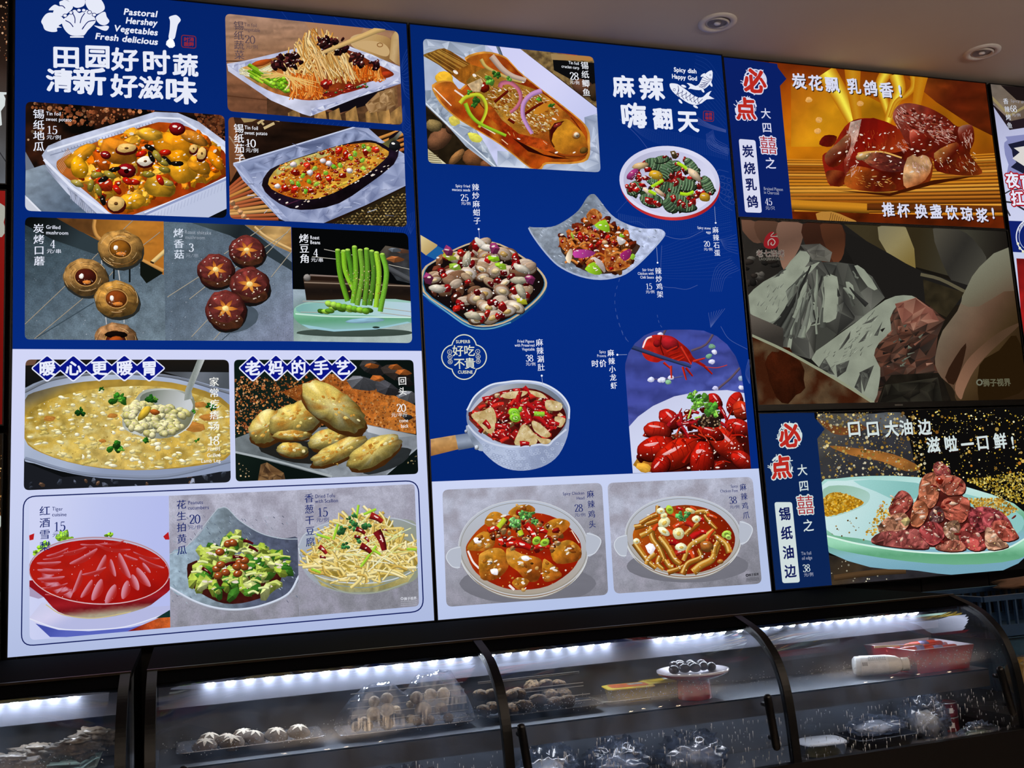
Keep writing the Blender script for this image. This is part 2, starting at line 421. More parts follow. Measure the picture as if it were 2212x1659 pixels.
def draw_glyph(s, ch, o, u, v, col, bold=0., rough=0., rise=0., wide=0., g=0.):
    """o px origin (baseline left), u/v em vectors in px (v up); colour hex"""
    V, T, E, adv, cj = glyph(ch)
    if not len(V): return
    W = V.copy()
    if rough: W = W+R.uniform(-1, 1, W.shape)*rough
    if rise: W[:, 1] += rise*(W[:, 0]-.5)
    c = H(col); k = s.s; x0, y0 = s.x0, s.y0; s.view(0, 0, 1)
    tr = lambda Q: o+Q[:, :1]*u+Q[:, 1:2]*v
    parts = [W]; fs = [np.array(T)]
    if wide:
        parts = [W-[wide, 0], W+[wide, 0]]; fs = [np.array(T), np.array(T)+len(W)]
    VV = np.vstack(parts); FF = np.vstack(fs)
    if bold:
        n0 = len(VV); nv = []; nf = []
        for i, (a, b) in enumerate(E):
            A, B = W[a], W[b]; d = B-A; L_ = np.hypot(*d)
            if L_ < 1e-6: continue
            d = d/L_; q = np.array([-d[1], d[0]])*bold; d2 = d*bold*.6
            b0 = n0+len(nv); nv += [A-d2-q*.5, A-q, B-q, B+d2-q*.5, B+d2+q*.5, B+q, A+q, A-d2+q*.5]
            nf += [(b0, b0+1, b0+2), (b0, b0+2, b0+3), (b0, b0+3, b0+4), (b0, b0+4, b0+7), (b0+7, b0+4, b0+5), (b0+7, b0+5, b0+6)]
        if nv: VV = np.vstack([VV, np.array(nv)]); FF = np.vstack([FF, np.array(nf)])
    s.add(tr(VV), FF, c, g)
    s.view(x0, y0, k)
def axes_at(p_, Y=0.):
    """board axes in px per metre at a pixel"""
    P = atY(p_[0], p_[1], Y); a = px(P); return px(P+np.array([.01, 0, 0]))-a, px(P+np.array([0, 0, .01]))-a
def vtext(s, txt, p0, p1, size, col, bold=0., rise=.05, wide=.02, rough=0., g=0., sx=1.):
    """column of characters, centres from p0 to p1 (view coords), size in view px"""
    p0 = s.tp(p0); p1 = s.tp(p1); size /= s.s; n = len(txt)
    for i, ch in enumerate(txt):
        c = p0+(p1-p0)*(i/max(1, n-1)); ax, az = axes_at(c)
        m = np.linalg.norm(az); u = ax/m*size*sx; v = az/m*size
        draw_glyph(s, ch, c-u*.5-v*.38, u, v, col, bold, rough, rise, wide, g)
def htext(s, txt, p0, p1, h, col, bold=0., slant=0., rough=0., wide=0., rise=0., g=0.):
    """baseline from p0 to p1 (view coords), em height h"""
    p0 = s.tp(p0); p1 = s.tp(p1); h /= s.s
    tot = sum(glyph(c)[3] for c in txt); u = (p1-p0)/tot
    ax, az = axes_at((p0+p1)/2); v = az/np.linalg.norm(az)*h+u*slant
    x = 0.
    for ch in txt:
        draw_glyph(s, ch, p0+u*x, u, v, col, bold, rough, rise, wide, g); x += glyph(ch)[3]
# prices: serif figures drawn as pen strokes (unit box 0..1 wide .56, y up)
DIG = {'0': [([(.28, 1), (.06, .75), (.06, .25), (.28, 0), (.5, .25), (.5, .75), (.28, 1)], 1)],
 '1': [([(.3, 0), (.3, .98)], 2), ([(.1, .82), (.3, .98)], 0), ([(.1, .02), (.5, .02)], 0)],
 '2': [([(.07, .76), (.12, .93), (.29, 1), (.46, .9), (.47, .7), (.3, .42), (.06, .04)], 1), ([(.06, .04), (.49, .04)], 2), ([(.49, .02), (.51, .2)], 0)],
 '3': [([(.08, .82), (.14, .95), (.29, 1), (.44, .88), (.43, .66), (.24, .54)], 1), ([(.24, .54), (.46, .44), (.49, .2), (.32, 0), (.12, .04), (.06, .17)], 1)],
 '4': [([(.4, 0), (.4, 1)], 2), ([(.4, 1), (.04, .3)], 0), ([(.04, .28), (.54, .28)], 0), ([(.26, .01), (.53, .01)], 0)],
 '5': [([(.14, .98), (.48, .98)], 2), ([(.14, .98), (.12, .56)], 0), ([(.12, .56), (.3, .63), (.48, .5), (.48, .2), (.3, 0), (.12, .04), (.06, .15)], 1)],
 '6': [([(.45, .97), (.2, .82), (.07, .5), (.08, .2), (.28, 0), (.48, .14), (.48, .44), (.3, .58), (.09, .45)], 1)],
 '8': [([(.28, .54), (.1, .66), (.1, .88), (.28, 1), (.46, .88), (.46, .66), (.28, .54), (.06, .38), (.06, .14), (.28, 0), (.5, .14), (.5, .38), (.28, .54)], 1)]}
def price(s, txt, p0, h, col, sx=1., w_=.13):
    """figures with baseline-left p0 (view coords), height h"""
    q0 = s.tp(p0); hh = h/s.s; ax, az = axes_at(q0); m = np.linalg.norm(az); u = ax/m*hh*sx; v = az/m*hh
    k, x0, y0 = s.s, s.x0, s.y0; s.view(0, 0, 1); c = H(col)
    for i, ch in enumerate(txt):
        for P, mode in DIG[ch]:
            P = np.array(P, float); P[:, 0] += .6*i
            if mode == 1: P = smooth_open(P, 6)
            d = np.gradient(P, axis=0); d /= np.hypot(d[:, 0], d[:, 1])[:, None]+1e-9
            ww = w_*(np.abs(d[:, 1])*.8+.28) if mode == 1 else np.full(len(P), w_*(1. if mode == 2 else .42))
            if mode == 2 and abs(d[0, 0]) > .9: ww[:] = w_*.7
            nn = np.stack([-d[:, 1], d[:, 0]], 1)*ww[:, None]/2
            Q = np.vstack([P-nn, P+nn]); n = len(P)
            s.add(q0+Q[:, :1]*u+Q[:, 1:2]*v, [t for j in range(n-1) for t in ((j, j+1, n+j+1), (j, n+j+1, n+j))], c, 0.)
    s.view(x0, y0, k)
# ---------------------------------------------------------------- boards: bodies
BLACK = mat('black_frame', '08080a', .35, spec=.4, var=.3)
def box(V, F, x0, x1, y0, y1, z0, z1):
    b = len(V)
    V += [(x0, y0, z0), (x1, y0, z0), (x1, y1, z0), (x0, y1, z0), (x0, y0, z1), (x1, y0, z1), (x1, y1, z1), (x0, y1, z1)]
    F += [(b, b+3, b+2, b+1), (b+4, b+5, b+6, b+7), (b, b+1, b+5, b+4), (b+1, b+2, b+6, b+5), (b+2, b+3, b+7, b+6), (b+3, b, b+4, b+7)]
def board(name, x0, x1, z0, z1, label, cat, fw=.003, depth=.05, lip=.003, fwb=None):
    """empty at the lower edge, black frame around a sheet that lies at y = 0"""
    loc = ((x0+x1)/2, 0., z0)
    root = empty(name, loc, label, cat)
    fb = fwb or fw
    V, F = [], []
    box(V, F, x0-fw, x0, -lip, depth, z0-fb, z1+fw); box(V, F, x1, x1+fw, -lip, depth, z0-fb, z1+fw)
    box(V, F, x0, x1, -lip, depth, z1, z1+fw); box(V, F, x0, x1, -lip, depth, z0-fb, z0)
    mesh_obj('frame', V, F, BLACK, root, off=loc)
    V, F = [], []; box(V, F, x0, x1, .004, depth, z0, z1)
    mesh_obj('housing', V, F, BLACK, root, off=loc)
    return root, Sheet(0., root, loc)
def rect_px(x0, x1, z0, z1): return px(np.array([(x0, 0, z1), (x1, 0, z1), (x1, 0, z0), (x0, 0, z0)]))
E1 = 4.424
NAVY = '1c2a6c'; WH = 'e6eaf8'; BLUE = '02207c'; PALE = 'c3cbee'
def panel(s, q, blue, ysplit=None, pale=None):
    s.begin('backlit_panel')
    if ysplit is None: s.fill(q, blue, 60); return
    (xa, ya), (xb, yb) = ysplit
    f = lambda x: ya+(yb-ya)*(x-xa)/(xb-xa)
    s.fill([q[0], q[1], (xb, yb), (xa, ya)], blue, 50)
    s.fill([(xa, ya), (xb, yb), q[2], q[3]], pale, 50)
def units(s, p0, p1, h, col, txt='元/例'): htext(s, txt, p0, p1, h, col)
def cap(s, col, chars, c0, c1, size, en, pr, un, eh=50, u='元/例', ph=75, ecol=None, wide=.012, bold=0.):
    """dish caption: Chinese column, English lines, price and unit"""
    s.begin('caption')
    vtext(s, chars, c0, c1, size, col, wide=wide, bold=bold)
    for t, a, b in en: htext(s, t, a, b, eh, ecol or col, wide=.012)
    if pr: price(s, pr[0], pr[1], ph, col)
    if un: htext(s, u, un[0], un[1], eh*.9, ecol or col)
def big(s, ch, c, size, col, bold=.045, rough=.012, sx=1., sy=1., rise=.05, dy=.38):
    c = s.tp(c); z = size/s.s; ax, az = axes_at(c); m = np.linalg.norm(az)
    u = ax/m*z*sx; v = az/m*z*sy
    if ch in '!！': draw_glyph(s, '!', c-u*.14-v*.36, u, v, col, bold, rough, 0.); return
    draw_glyph(s, ch, c-u*.5-v*dy, u, v, col, bold, rough, rise)
def lines_fan(s, P0, P1, n, col, w_=2., sm=0):
    """n curves blended between two guide polylines"""
    P0 = smooth_open(P0, 6); P1 = smooth_open(P1, 6)
    for i in range(n):
        t = i/(n-1); s.line(P0*(1-t)+P1*t, w_, col)
# ---------------------------------------------------------------- menu board with vegetables (large, left)
B1X0, B1X1, B1Z0, B1Z1 = -.387, .609, 1.328, 2.971
root1, s = board('menu_board', B1X0, B1X1, B1Z0, B1Z1, 'large backlit menu board of vegetable dishes with broccoli drawing, left of the spicy one', 'menu board')
q = rect_px(B1X0, B1X1, B1Z0, B1Z1)
panel(s, q, lin(0, -50, 0, 750, '04236a', '062b80'), ((27, 754), (911, 758)), lin(200, 760, 300, 1420, 'd2d6f6', 'c8d0f0', 'aebbe0'))
s.view(450, 0, E1); OC = '1c3c8c'
lines_fan(s, [(1360, 190), (1400, 240), (1500, 290)], [(1650, 190), (1740, 260), (1790, 300)], 8, OC, 3); lines_fan(s, [(1845, 640), (1860, 560), (1900, 470)], [(1850, 800), (1880, 900), (1925, 950)], 12, '244490', 3); lines_fan(s, [(700, 110), (730, 150), (760, 190)], [(1200, 160), (1240, 200), (1260, 240)], 3, OC, 3)
lines_fan(s, [(1870, 1000), (1890, 1100), (1930, 1150)], [(1850, 1050), (1860, 1250), (1930, 1300)], 7, OC, 3); lines_fan(s, [(1890, 1400), (1890, 1520), (1960, 1640)], [(1870, 1260), (1930, 1200), (1940, 1130)], 7, OC, 3)
for i in range(14): s.line([(900+i*50, 1150+i*4), (870+i*50, 1185+i*4)], 3, OC)
s.view(450, 450, E1); lines_fan(s, [(1650, 180), (1640, 200), (1645, 235)], [(1960, 120), (1930, 200), (1910, 250)], 14, OC, 3); lines_fan(s, [(1900, 60), (1890, 140), (1930, 240)], [(1985, 20), (1980, 140), (1930, 250)], 6, OC, 3)
def photo(s, view, quad, r, label):
    s.begin('dish_picture', label); s.view(*view); s.setclip(rquad(quad, r))

# --- 1 vegetables on foil
photo(s, (450, 0, E1), [(160, 130), (1817, 300), (1857, 1197), (185, 1062)], 55, 'printed picture of enoki and vegetables on a foil tray')
s.fill([(100, 50), (1900, 250), (1900, 1250), (120, 1150)], nz(lin(200, 150, 300, 1100, 'a5826e', '9c7458', '7d5238', '6e4630'), .25, 260, 3, 22), 26, g=.06)
s.line([(165, 585), (420, 585)], 10, '4a2c1c'); s.line([(170, 915), (600, 960)], 10, '54321f'); s.line([(190, 595), (420, 597)], 5, 'b08a70')
s.fill([(900, 180), (1500, 240), (1400, 420), (1000, 330)], lin(900, 200, 1400, 400, 'a87c5c', 'a37454'), 60)
s.fill([(1360, 420), (1370, 350), (1500, 320), (1700, 350), (1770, 430), (1780, 560), (1700, 600), (1560, 520), (1420, 470)], lin(1400, 350, 1700, 580, 'c9a878', 'b8935c', '8a643a'), 40, 4, g=.05)
s.fill([(1400, 430), (1500, 390), (1660, 410), (1730, 480), (1700, 540), (1560, 500)], 'c8a674', 30, 4)
s.fill([(1730, 560), (1750, 350), (1800, 280), (1850, 300), (1850, 640), (1790, 610)], lin(1730, 400, 1850, 420, 'a8834e', 'c9ab7c', '9a7548'), 30)
s.ring(1640, 430, 26, 18, 8, '8a5a2c')
s.fill([(560, 900), (1250, 1100), (1800, 820), (1830, 1200), (560, 1150)], nz(lin(600, 950, 1700, 1150, '4a3020', '3c2618', '6b4a2e'), .4, 60, 5, 20), 22, g=.1)
s.fill([(1130, 1040), (1480, 860), (1690, 850), (1640, 920), (1500, 1010), (1260, 1080)], '100c12', 40)
for x in (760, 1010, 1150, 1310, 1500, 1620, 1740): s.fill([(x, 1080), (x+100, 1010+R.uniform(-20, 30)), (x+130, 1180), (x+10, 1190)], nz('96703f', .5, 30, x, 90), 16, g=.1)
s.facets([(1500, 1000), (1620, 880), (1780, 840), (1790, 1000), (1700, 1060), (1540, 1080)], 'a88258 8e6a40 6b4a2a c09c70', 34)
s.fill([(178, 610), (350, 580), (1000, 425), (1040, 410), (1340, 440), (1500, 500), (1840, 640), (1845, 790), (1420, 930), (970, 1110), (900, 1090), (600, 960), (190, 680)], nz(lin(300, 600, 1000, 1100, 'c2c4da', 'b4b8d6', 'd8daee', 'b8bcd8'), .14, 60, 2), 24)
s.facets([(980, 1040), (1100, 1010), (1330, 940), (1800, 760), (1838, 720), (1840, 800), (1420, 935), (975, 1112)], '7f86ac aeb4d2 c8cce6 e8eaf8 989ec2', 30)
s.facets([(180, 620), (420, 575), (560, 560), (420, 640), (330, 700), (280, 690)], 'b8bcd8 8e94b8 d8dcf0 a4a8c8', 28)
s.facets([(1340, 445), (1560, 520), (1840, 650), (1840, 700), (1680, 660), (1500, 580)], 'c6cae2 9aa0c0 e2e4f4', 30)
s.fill([(300, 680), (500, 590), (760, 520), (1000, 480), (1340, 480), (1560, 590), (1760, 690), (1730, 740), (1480, 800), (1200, 930), (960, 960), (780, 930), (560, 860)], nz(lin(400, 600, 1500, 850, 'b88a4a', '8a3c14', '7a2a10'), .4, 50, 4), 22, 3, g=.1)
s.blob(510, 600, 100, 30, -.25, 'a84a18', dk=.7); s.blob(1700, 710, 60, 30, -.1, 'a03214', dk=.7)
for i in range(26): s.stroke([(300+R.uniform(-10, 60), 680+R.uniform(-30, 40)), (420+R.uniform(-30, 30), 680+R.uniform(-20, 60)), (600+R.uniform(-40, 40), 640+R.uniform(-20, 90))], 12, R.choice(['d8d0a8', 'c8c090', 'b8c078', 'e2dcc0']), 4)
for i in range(46):
    a = R.uniform(0, 1); x = 420+a*330; y = 690+a*130+R.uniform(-50, 60)
    s.stroke([(x-50, y-30), (x, y), (x+40, y+26)], R.uniform(20, 30), R.choice(['7aa81c', '8fbf20', '5c9410', 'a4cc34', '6a9c28']), 3, dk=.5)
s.scatter([(560, 800), (720, 740), (780, 860), (740, 900), (620, 860)], 14, lambda x, y: s.blob(x, y, 24, 20, 0, R.choice(['9acc30', 'b4dc50', '6ca818']), hl=.0))
for i in range(120):
    t = R.random(); x0 = 740+t*560; y0 = 640-260*math.sin(t*2.6)+R.uniform(-60, 80)
    s.stroke([(x0-30, y0-60), (x0+R.uniform(-50, 50), y0+40), (x0+R.uniform(-20, 110), y0+120), (x0+R.uniform(-70, 170)+40*t, y0+200+R.uniform(-20, 60))], R.uniform(9, 19), R.choice(['d8a860', 'e0bc7c', 'c88c40', 'b87830', 'e8cc94']), 4, dk=.55)
for (xa, xb, ya, yb) in ((790, 1090, 700, 950), (1330, 1640, 620, 780)):
    for i in range(90):
        t = R.random(); x = xa+(xb-xa)*t; y = ya+R.uniform(0, 60)
        s.stroke([(x, y), (x+R.uniform(-20, 40), y+(yb-ya)*.5), (x+R.uniform(-30, 60), yb+R.uniform(-70, 10))], R.uniform(9, 16), R.choice(['d87424', 'c85c14', 'e08838', 'b84c10', 'e8a050']), 4, dk=.5)
for i in range(50): x = 980+R.uniform(-60, 330); s.stroke([(x, 500+R.uniform(-30, 60)), (x+40, 600+R.uniform(-30, 30)), (x+R.uniform(60, 160), 790+R.uniform(-60, 30))], R.uniform(10, 15), R.choice(['dcb070', 'e6c890', 'c89a54', 'b07a38']), 4, dk=.5)
for (cx, cy, rx, ry, n) in ((760, 590, 150, 90, 42), (1150, 420, 130, 90, 34), (1420, 570, 110, 80, 30), (1250, 500, 60, 40, 12), (1610, 640, 40, 60, 8), (650, 630, 60, 30, 8)):
    for i in range(n): s.chunk(cx+R.normal(0, .42)*rx, cy+R.normal(0, .42)*ry, R.uniform(22, 46), R.choice(['3a1518', '2c0e12', '4c1c1c', '200a0e', '5c2826']), 8, .6, hl=.35, dk=.4)
for (x, y, r_) in ((1110, 815, 55), (1350, 840, 45), (1160, 800, 30)): s.chunk(x, y, r_, 'a01c14', 6, hl=.6)
s.fill([(1100, 900), (1300, 860), (1480, 820), (1500, 840), (1300, 900), (1120, 930)], '7c1a10', 20, 3); s.scatter([(1100, 880), (1500, 800), (1520, 840), (1120, 940)], 26, lambda x, y: s.blob(x, y, 16, 10, 0, R.choice(['8c1c10', 'b03018', '6a140c', '3c6c28']), hl=.5))
for i in range(22): s.stroke([(480+R.uniform(0, 200), 680+R.uniform(0, 90)), (700+R.uniform(0, 60), 730), (900+R.uniform(-60, 160), 800+R.uniform(-40, 60))], 6, 'e0b468', 4, dk=.8)
s.stroke([(1085, 515), (1400, 385), (1600, 300), (1680, 270)], 36, 'c8a468', 0, dk=.7, w2=70); s.fill([(1075, 505), (1100, 495), (1105, 525), (1085, 528)], 'd8b880')
cap(s, '5c4a50', '锡纸蔬菜', (290, 245), (296, 525), 92, [('Tin foil', (343, 250), (465, 262)), ('vegetable', (343, 295), (497, 310))], ('20', (350, 412)), ((357, 460), (475, 468)))
# --- 2 sweet potato
photo(s, (0, 200, E1), [(245, 85), (2147, 217), (2167, 1200), (240, 1130)], 60, 'printed picture of glazed sweet potato in a foil box')
s.fill([(200, 50), (2200, 150), (2200, 1250), (200, 1200)], mixn(lin(300, 100, 900, 500, '1c0f0a', '0a0806', '050505'), '3a1c10', 160, 3, .45, .75), 40)
s.dots([(300, 90), (1500, 170), (1000, 300), (700, 330), (500, 200), (300, 150)], 190, 6, 24, 'c87444 a85a34 8a4426 d89464 5a2c18', (.5, 1)); s.dots([(1850, 200), (2150, 220), (2150, 500), (1950, 330)], 120, 8, 26, '8a4a28 6a3018 a86038', (.5, .9)); s.dots([(260, 330), (420, 330), (420, 560), (260, 560)], 9, 8, 16, 'd8b08c a88060')
s.fill([(240, 560), (330, 720), (245, 750)], '6c7482'); s.fill([(245, 745), (420, 690), (460, 700), (900, 1170), (240, 1140)], nz(lin(250, 750, 700, 1150, '8e9cab', '6c7a8b', '56667a'), .2, 90, 8, 40), 26, g=.06)
s.fill([(240, 980), (420, 1170), (240, 1150)], 'c8ccd8', 20); s.line([(250, 1000), (400, 1150)], 16, 'dfe2ee')
s.fill([(400, 600), (460, 510), (600, 450), (1480, 185), (1700, 195), (1900, 280), (2170, 480), (2170, 900), (1400, 1180), (900, 1180), (640, 960), (440, 700)], nz(lin(400, 400, 2100, 700, 'a4acc2', 'c6cce4', 'b0b8d2', 'c4cae0'), .16, 60, 3), 26)
s.fill([(430, 710), (650, 930), (1000, 1170), (860, 1170), (640, 960), (440, 730)], lin(500, 800, 600, 860, '8e94ac', 'c8cee2'), 26); s.fill([(640, 900), (760, 1000), (930, 1160), (840, 1160), (690, 1030)], nz('8c93aa', .3, 14, 3, 90), 16)
for i in range(14): s.line([(660+i*22, 930+i*20), (680+i*22, 1020+i*19)], 5, 'b8bed2')
s.fill([(1380, 1170), (2165, 830), (2170, 1170), (1960, 1230), (1400, 1230)], lin(1500, 1050, 1600, 1200, 'd2d8ee', 'bcc4de'), 40); s.line([(1380, 1165), (2165, 825)], 26, '8d98c0'); s.line([(1380, 1150), (2165, 808)], 12, 'e8ecfa'); s.fill([(1980, 1200), (2165, 1110), (2170, 1240), (1960, 1240)], '0a0c10')
for i in range(24): x = 1420+i*32; s.line([(x, 1150-i*14+30), (x-14, 1180-i*14+70)], 5, 'a8b0cc')
s.line([(450, 560), (1500, 240), (1720, 250), (2060, 470)], 18, 'e4e8f6'); s.line([(480, 600), (1490, 300), (1700, 310), (2030, 520)], 10, '868ea8')
for i in range(30): t = i/29; s.line([(590+t*860, 548-t*268), (600+t*860, 570-t*262)], 7, '7f86a0')
s.line([(420, 640), (700, 920), (1040, 1160)], 26, 'e2e6f6'); s.line([(2040, 470), (2165, 560)], 40, 'dde2f2')
s.fill([(540, 680), (600, 620), (900, 480), (1200, 380), (1450, 300), (1560, 285), (1800, 330), (2060, 500), (2160, 600), (2165, 800), (1300, 1160), (1090, 1170), (940, 1050), (760, 900), (580, 770)], nz(lin(500, 500, 1900, 900, '9a5a28', 'a8480c', '8c2c08'), .35, 70, 5), 24, 3, g=.05)
for i in range(12): s.line([(545+i*9, 690-i*14), (600+i*9, 770-i*14)], 6, 'c08c64'); s.line([(1990+i*16, 520+i*18), (1965+i*18, 600+i*16)], 6, 'c89058')
RG = [(620, 730), (920, 500), (1300, 370), (1580, 320), (1900, 400), (2100, 580), (2120, 760), (1700, 940), (1300, 1120), (1130, 1150), (960, 1020), (750, 880)]
s.scatter(RG, 150, lambda x, y: s.chunk(x, y, R.uniform(50, 105), R.choice(['e0860c', 'ec9c18', 'd86c08', 'e8a428', 'c85408', 'f0b43c']), 8, .65, hl=.5, dk=.55))
s.scatter(RG, 60, lambda x, y: s.chunk(x, y, R.uniform(25, 55), R.choice(['f0a820', 'd05c08', 'b82c0c', 'e89020']), 7, .7, hl=.6))
for (x, y, rx, ry, a, c) in ((1130, 560, 190, 120, .2, 'cf7c1c'), (760, 610, 170, 70, -.6, 'd8901c'), (1650, 510, 190, 120, .3, 'ec9414'), (1700, 630, 110, 80, 0, 'f0980c'), (760, 720, 90, 110, -.5, 'f0a812'), (1740, 760, 140, 110, .2, 'eca01c'), (1900, 700, 120, 80, .4, 'e8961c'), (2060, 660, 110, 50, .9, 'f0900c'), (960, 660, 110, 50, 1., 'd85c0c'), (1530, 900, 160, 100, .2, 'e0a424'), (1260, 1040, 140, 80, -.1, 'eca820'), (1440, 400, 130, 60, .1, 'f0b030'), (1860, 440, 130, 60, .4, 'e08c28'), (1000, 880, 90, 60, .4, 'c02c10')):
    s.blob(x, y, rx, ry, a, mixn(nz(c, .25, 34, int(x)), H(c)*.72, 60, int(y), .5, .7), .16, 15, dk=.55, hi=1.2, g=.16); [s.hl(x+R.normal(0, .35)*rx, y-ry*.25+R.normal(0, .25)*ry, R.uniform(5, 16), R.uniform(.5, .9)) for _ in range(4)]
for (x, y, r_) in ((1690, 350, 80), (1210, 750, 90), (1010, 600, 50)): s.blob(x, y, r_, r_*.8, .2, '8a1014', .08, 14, hl=.8, dk=.35); s.hl(x+r_*.3, y-r_*.1, r_*.14, .9)
s.blob(1210, 755, 26, 22, 0, '1a0404')
for (x, y, rx, ry, a) in ((1210, 540, 110, 55, -.1), (1390, 665, 85, 55, -.1), (1110, 1070, 95, 85, 0), (1930, 590, 50, 75, .3), (1850, 545, 40, 50, .5)):
    s.blob(x, y+8, rx, ry, a, '6e1410', .06, 14); s.blob(x-3, y-8, rx*.9, ry*.82, a, 'd8b068' if x < 1300 or x > 1800 else 'e0d6c4', .12, 14, dk=.8, g=.06); s.blob(x, y-6, rx*.2, ry*.2, 0, '6a4420')
for (x, y, a) in ((1430, 530, .5), (1690, 680, 0), (1450, 620, 1.1), (990, 830, -.4), (1590, 650, .7), (1090, 740, -.3), (985, 1030, 1.3)): s.blob(x, y, 58, 26, a, '14100e', .2, 12, hl=.6)
for (x, y, a) in ((1560, 670, .6), (1570, 740, .2), (920, 790, -.1), (1420, 785, .1), (940, 940, 1.3), (870, 890, 1.8), (1050, 790, .5), (740, 870, .4), (1500, 610, 1.), (1600, 870, .2)): s.blob(x, y, 65, 30, a, R.choice(['a08c34', '8a7a28', 'b09c48']), .18, 12, hl=.7, g=.1)
for (x, y, a) in ((1580, 575, 0), (1530, 840, 1.1), (1280, 860, .1), (1350, 590, -.3), (1120, 930, .9), (1220, 850, .5)): s.blob(x, y, 60, 30, a, 'c01c0c', .1, 12, hl=.7)
cap(s, WH, '锡纸地瓜', (370, 205), (372, 515), 98, [('Tin foil', (440, 217), (583, 222)), ('sweet potato', (438, 270), (686, 279))], ('15', (447, 393)), ((443, 443), (586, 447)))
# --- 3 eggplant
photo(s, (450, 200, E1), [(190, 235), (1863, 372), (1897, 1287), (205, 1207)], 50, 'printed picture of a grilled eggplant on foil')
s.fill([(150, 200), (1900, 300), (1950, 1350), (150, 1300)], nz(lin(400, 300, 700, 700, '3a2216', '1a0f0a', '20120a'), .4, 300, 3, 30), 30)
s.fill([(190, 235), (240, 235), (330, 600), (300, 700), (210, 860), (195, 600)], nz('7a4a2c', .2, 40, 2, 200), 24); s.line([(200, 420), (350, 640)], 14, '9a7a60')
s.fill([(310, 245), (470, 255), (420, 280), (340, 290)], 'a08858'); s.line([(470, 300), (530, 260)], 22, 'c0a878'); s.line([(530, 345), (630, 295)], 26, 'c8b080'); s.line([(510, 290), (530, 310)], 20, 'c0a878'); s.line([(640, 265), (680, 275)], 16, 'b09868')
for i in range(12):
    t = i/11; y = 900+t*300
    s.stroke([(200, y+20), (330+t*280+60, y-150+t*160)], 34, R.choice(['c08a4c', 'b87c3c', 'a85a34', '9c4c2c', 'cc9a5c']), 0, dk=.45)
for i in range(5): s.chunk(230+i*36, 1060+i*42, 30, 'd8a070', 7)
for i in range(5): s.stroke([(1600+i*20, 450+i*40), (1900, 340+i*48)], 30, R.choice(['a8602c', 'c0803c']), 0, dk=.5)
s.fill([(1100, 1290), (1900, 900), (1920, 1320)], '241c10', 60)
for j in range(16):
    for i in range(26):
        x = 1120+i*34+(j % 2)*17; y = 900+j*26
        if inside(np.array([x]), np.array([y]), [(1110, 1290), (1900, 940), (1910, 1310)])[0]: s.chunk(x, y, 19, R.choice(['9c8450', '7c6438', 'b09860', '584424']), 5, .5, .6 if (i+j) % 2 else -.5, dk=.6)
FO = [(235, 680), (300, 665), (1400, 330), (1520, 335), (1660, 460), (1890, 600), (1890, 890), (1500, 1080), (1100, 1250), (800, 1260), (680, 1210), (330, 840)]
s.facets(FO, '8d98bc a0aacc 7a84a8 b6bedc 687298 98a2c4', 60, smooth=.75)
s.facets([(300, 680), (1400, 345), (1500, 380), (1640, 470), (1300, 520), (900, 620), (600, 740), (400, 780)], '6a7598 8490b4 9aa6ca 505a7c a8b2d4', 52, smooth=.8)
s.facets([(240, 690), (330, 830), (700, 1200), (760, 1210), (640, 1080), (420, 860)], 'b4bcdc c8d0ee 98a2c6 8892b6', 30)
s.line([(240, 680), (300, 665), (1400, 332)], 12, 'c8d0e8'); s.line([(240, 690), (700, 1210)], 12, 'b8c2e0')
for i in range(70):
    x, y = R.uniform(350, 1800), R.uniform(480, 1200); s.line([(x, y), (x+R.uniform(20, 90), y+R.uniform(-40, 20))], 4, R.choice(['dfe5f6', '5c6484', 'c0c8e4']))
s.fill([(510, 890), (560, 770), (660, 700), (1000, 580), (1400, 470), (1560, 460), (1700, 500), (1730, 420), (1830, 365), (1850, 385), (1790, 460), (1840, 520), (1820, 560), (1770, 690), (1500, 900), (1250, 1060), (1000, 1120), (780, 1110), (600, 1010)], nz(lin(700, 700, 900, 1150, '1e1418', '140a12', '1c1020', '0e080c'), .5, 50, 4), 22, 2)
s.fill([(1660, 490), (1770, 430), (1835, 365), (1850, 385), (1790, 470), (1720, 530)], lin(1680, 500, 1840, 370, '6a6434', '3a3828', '9a9c9a'), 20); s.blob(1780, 510, 55, 50, 0, '1c1c20', .1, 14); s.hl(1765, 490, 16); s.hl(1800, 560, 9)
for i in range(40):
    t = R.random(); x = 620+t*1100; y = 1090-abs(t-.2)*470+R.uniform(-40, 20); s.hl(x, y, R.uniform(6, 14), R.uniform(.3, 1), -.4)
for i in range(10): t = R.random(); s.line([(700+t*700, 1090-t*260), (760+t*700, 1070-t*260)], 8, '4c2038')
FL = [(570, 880), (690, 700), (1000, 590), (1230, 520), (1540, 480), (1660, 530), (1720, 600), (1500, 790), (1200, 960), (960, 1025), (740, 990)]
s.fill(FL, nz(lin(700, 650, 1000, 1000, 'a89c4c', 'c87820', 'b85810', 'c89030'), .3, 50, 5), 20, 3, g=.16)
s.fill([(660, 790), (700, 700), (1000, 590), (1230, 525), (1180, 590), (860, 700)], nz('b8b068', .3, 40, 3), 20, 3, g=.1); s.stroke([(1100, 920), (1300, 870), (1400, 820)], 50, 'd8b840', 4, w2=10)
s.scatter(FL, 380, lambda x, y: s.blob(x, y, R.uniform(9, 20), R.uniform(7, 14), 0, R.choice(['d8882c', 'c86c18', 'e0a048', 'a84810', 'b8380c', 'e8b860']), .2, 8, hl=0))
s.scatter(FL, 60, lambda x, y: s.blob(x, y, R.uniform(12, 24), R.uniform(9, 16), 0, R.choice(['8c1408', 'a82010', '7a1c08']), .2, 8, hl=.5))
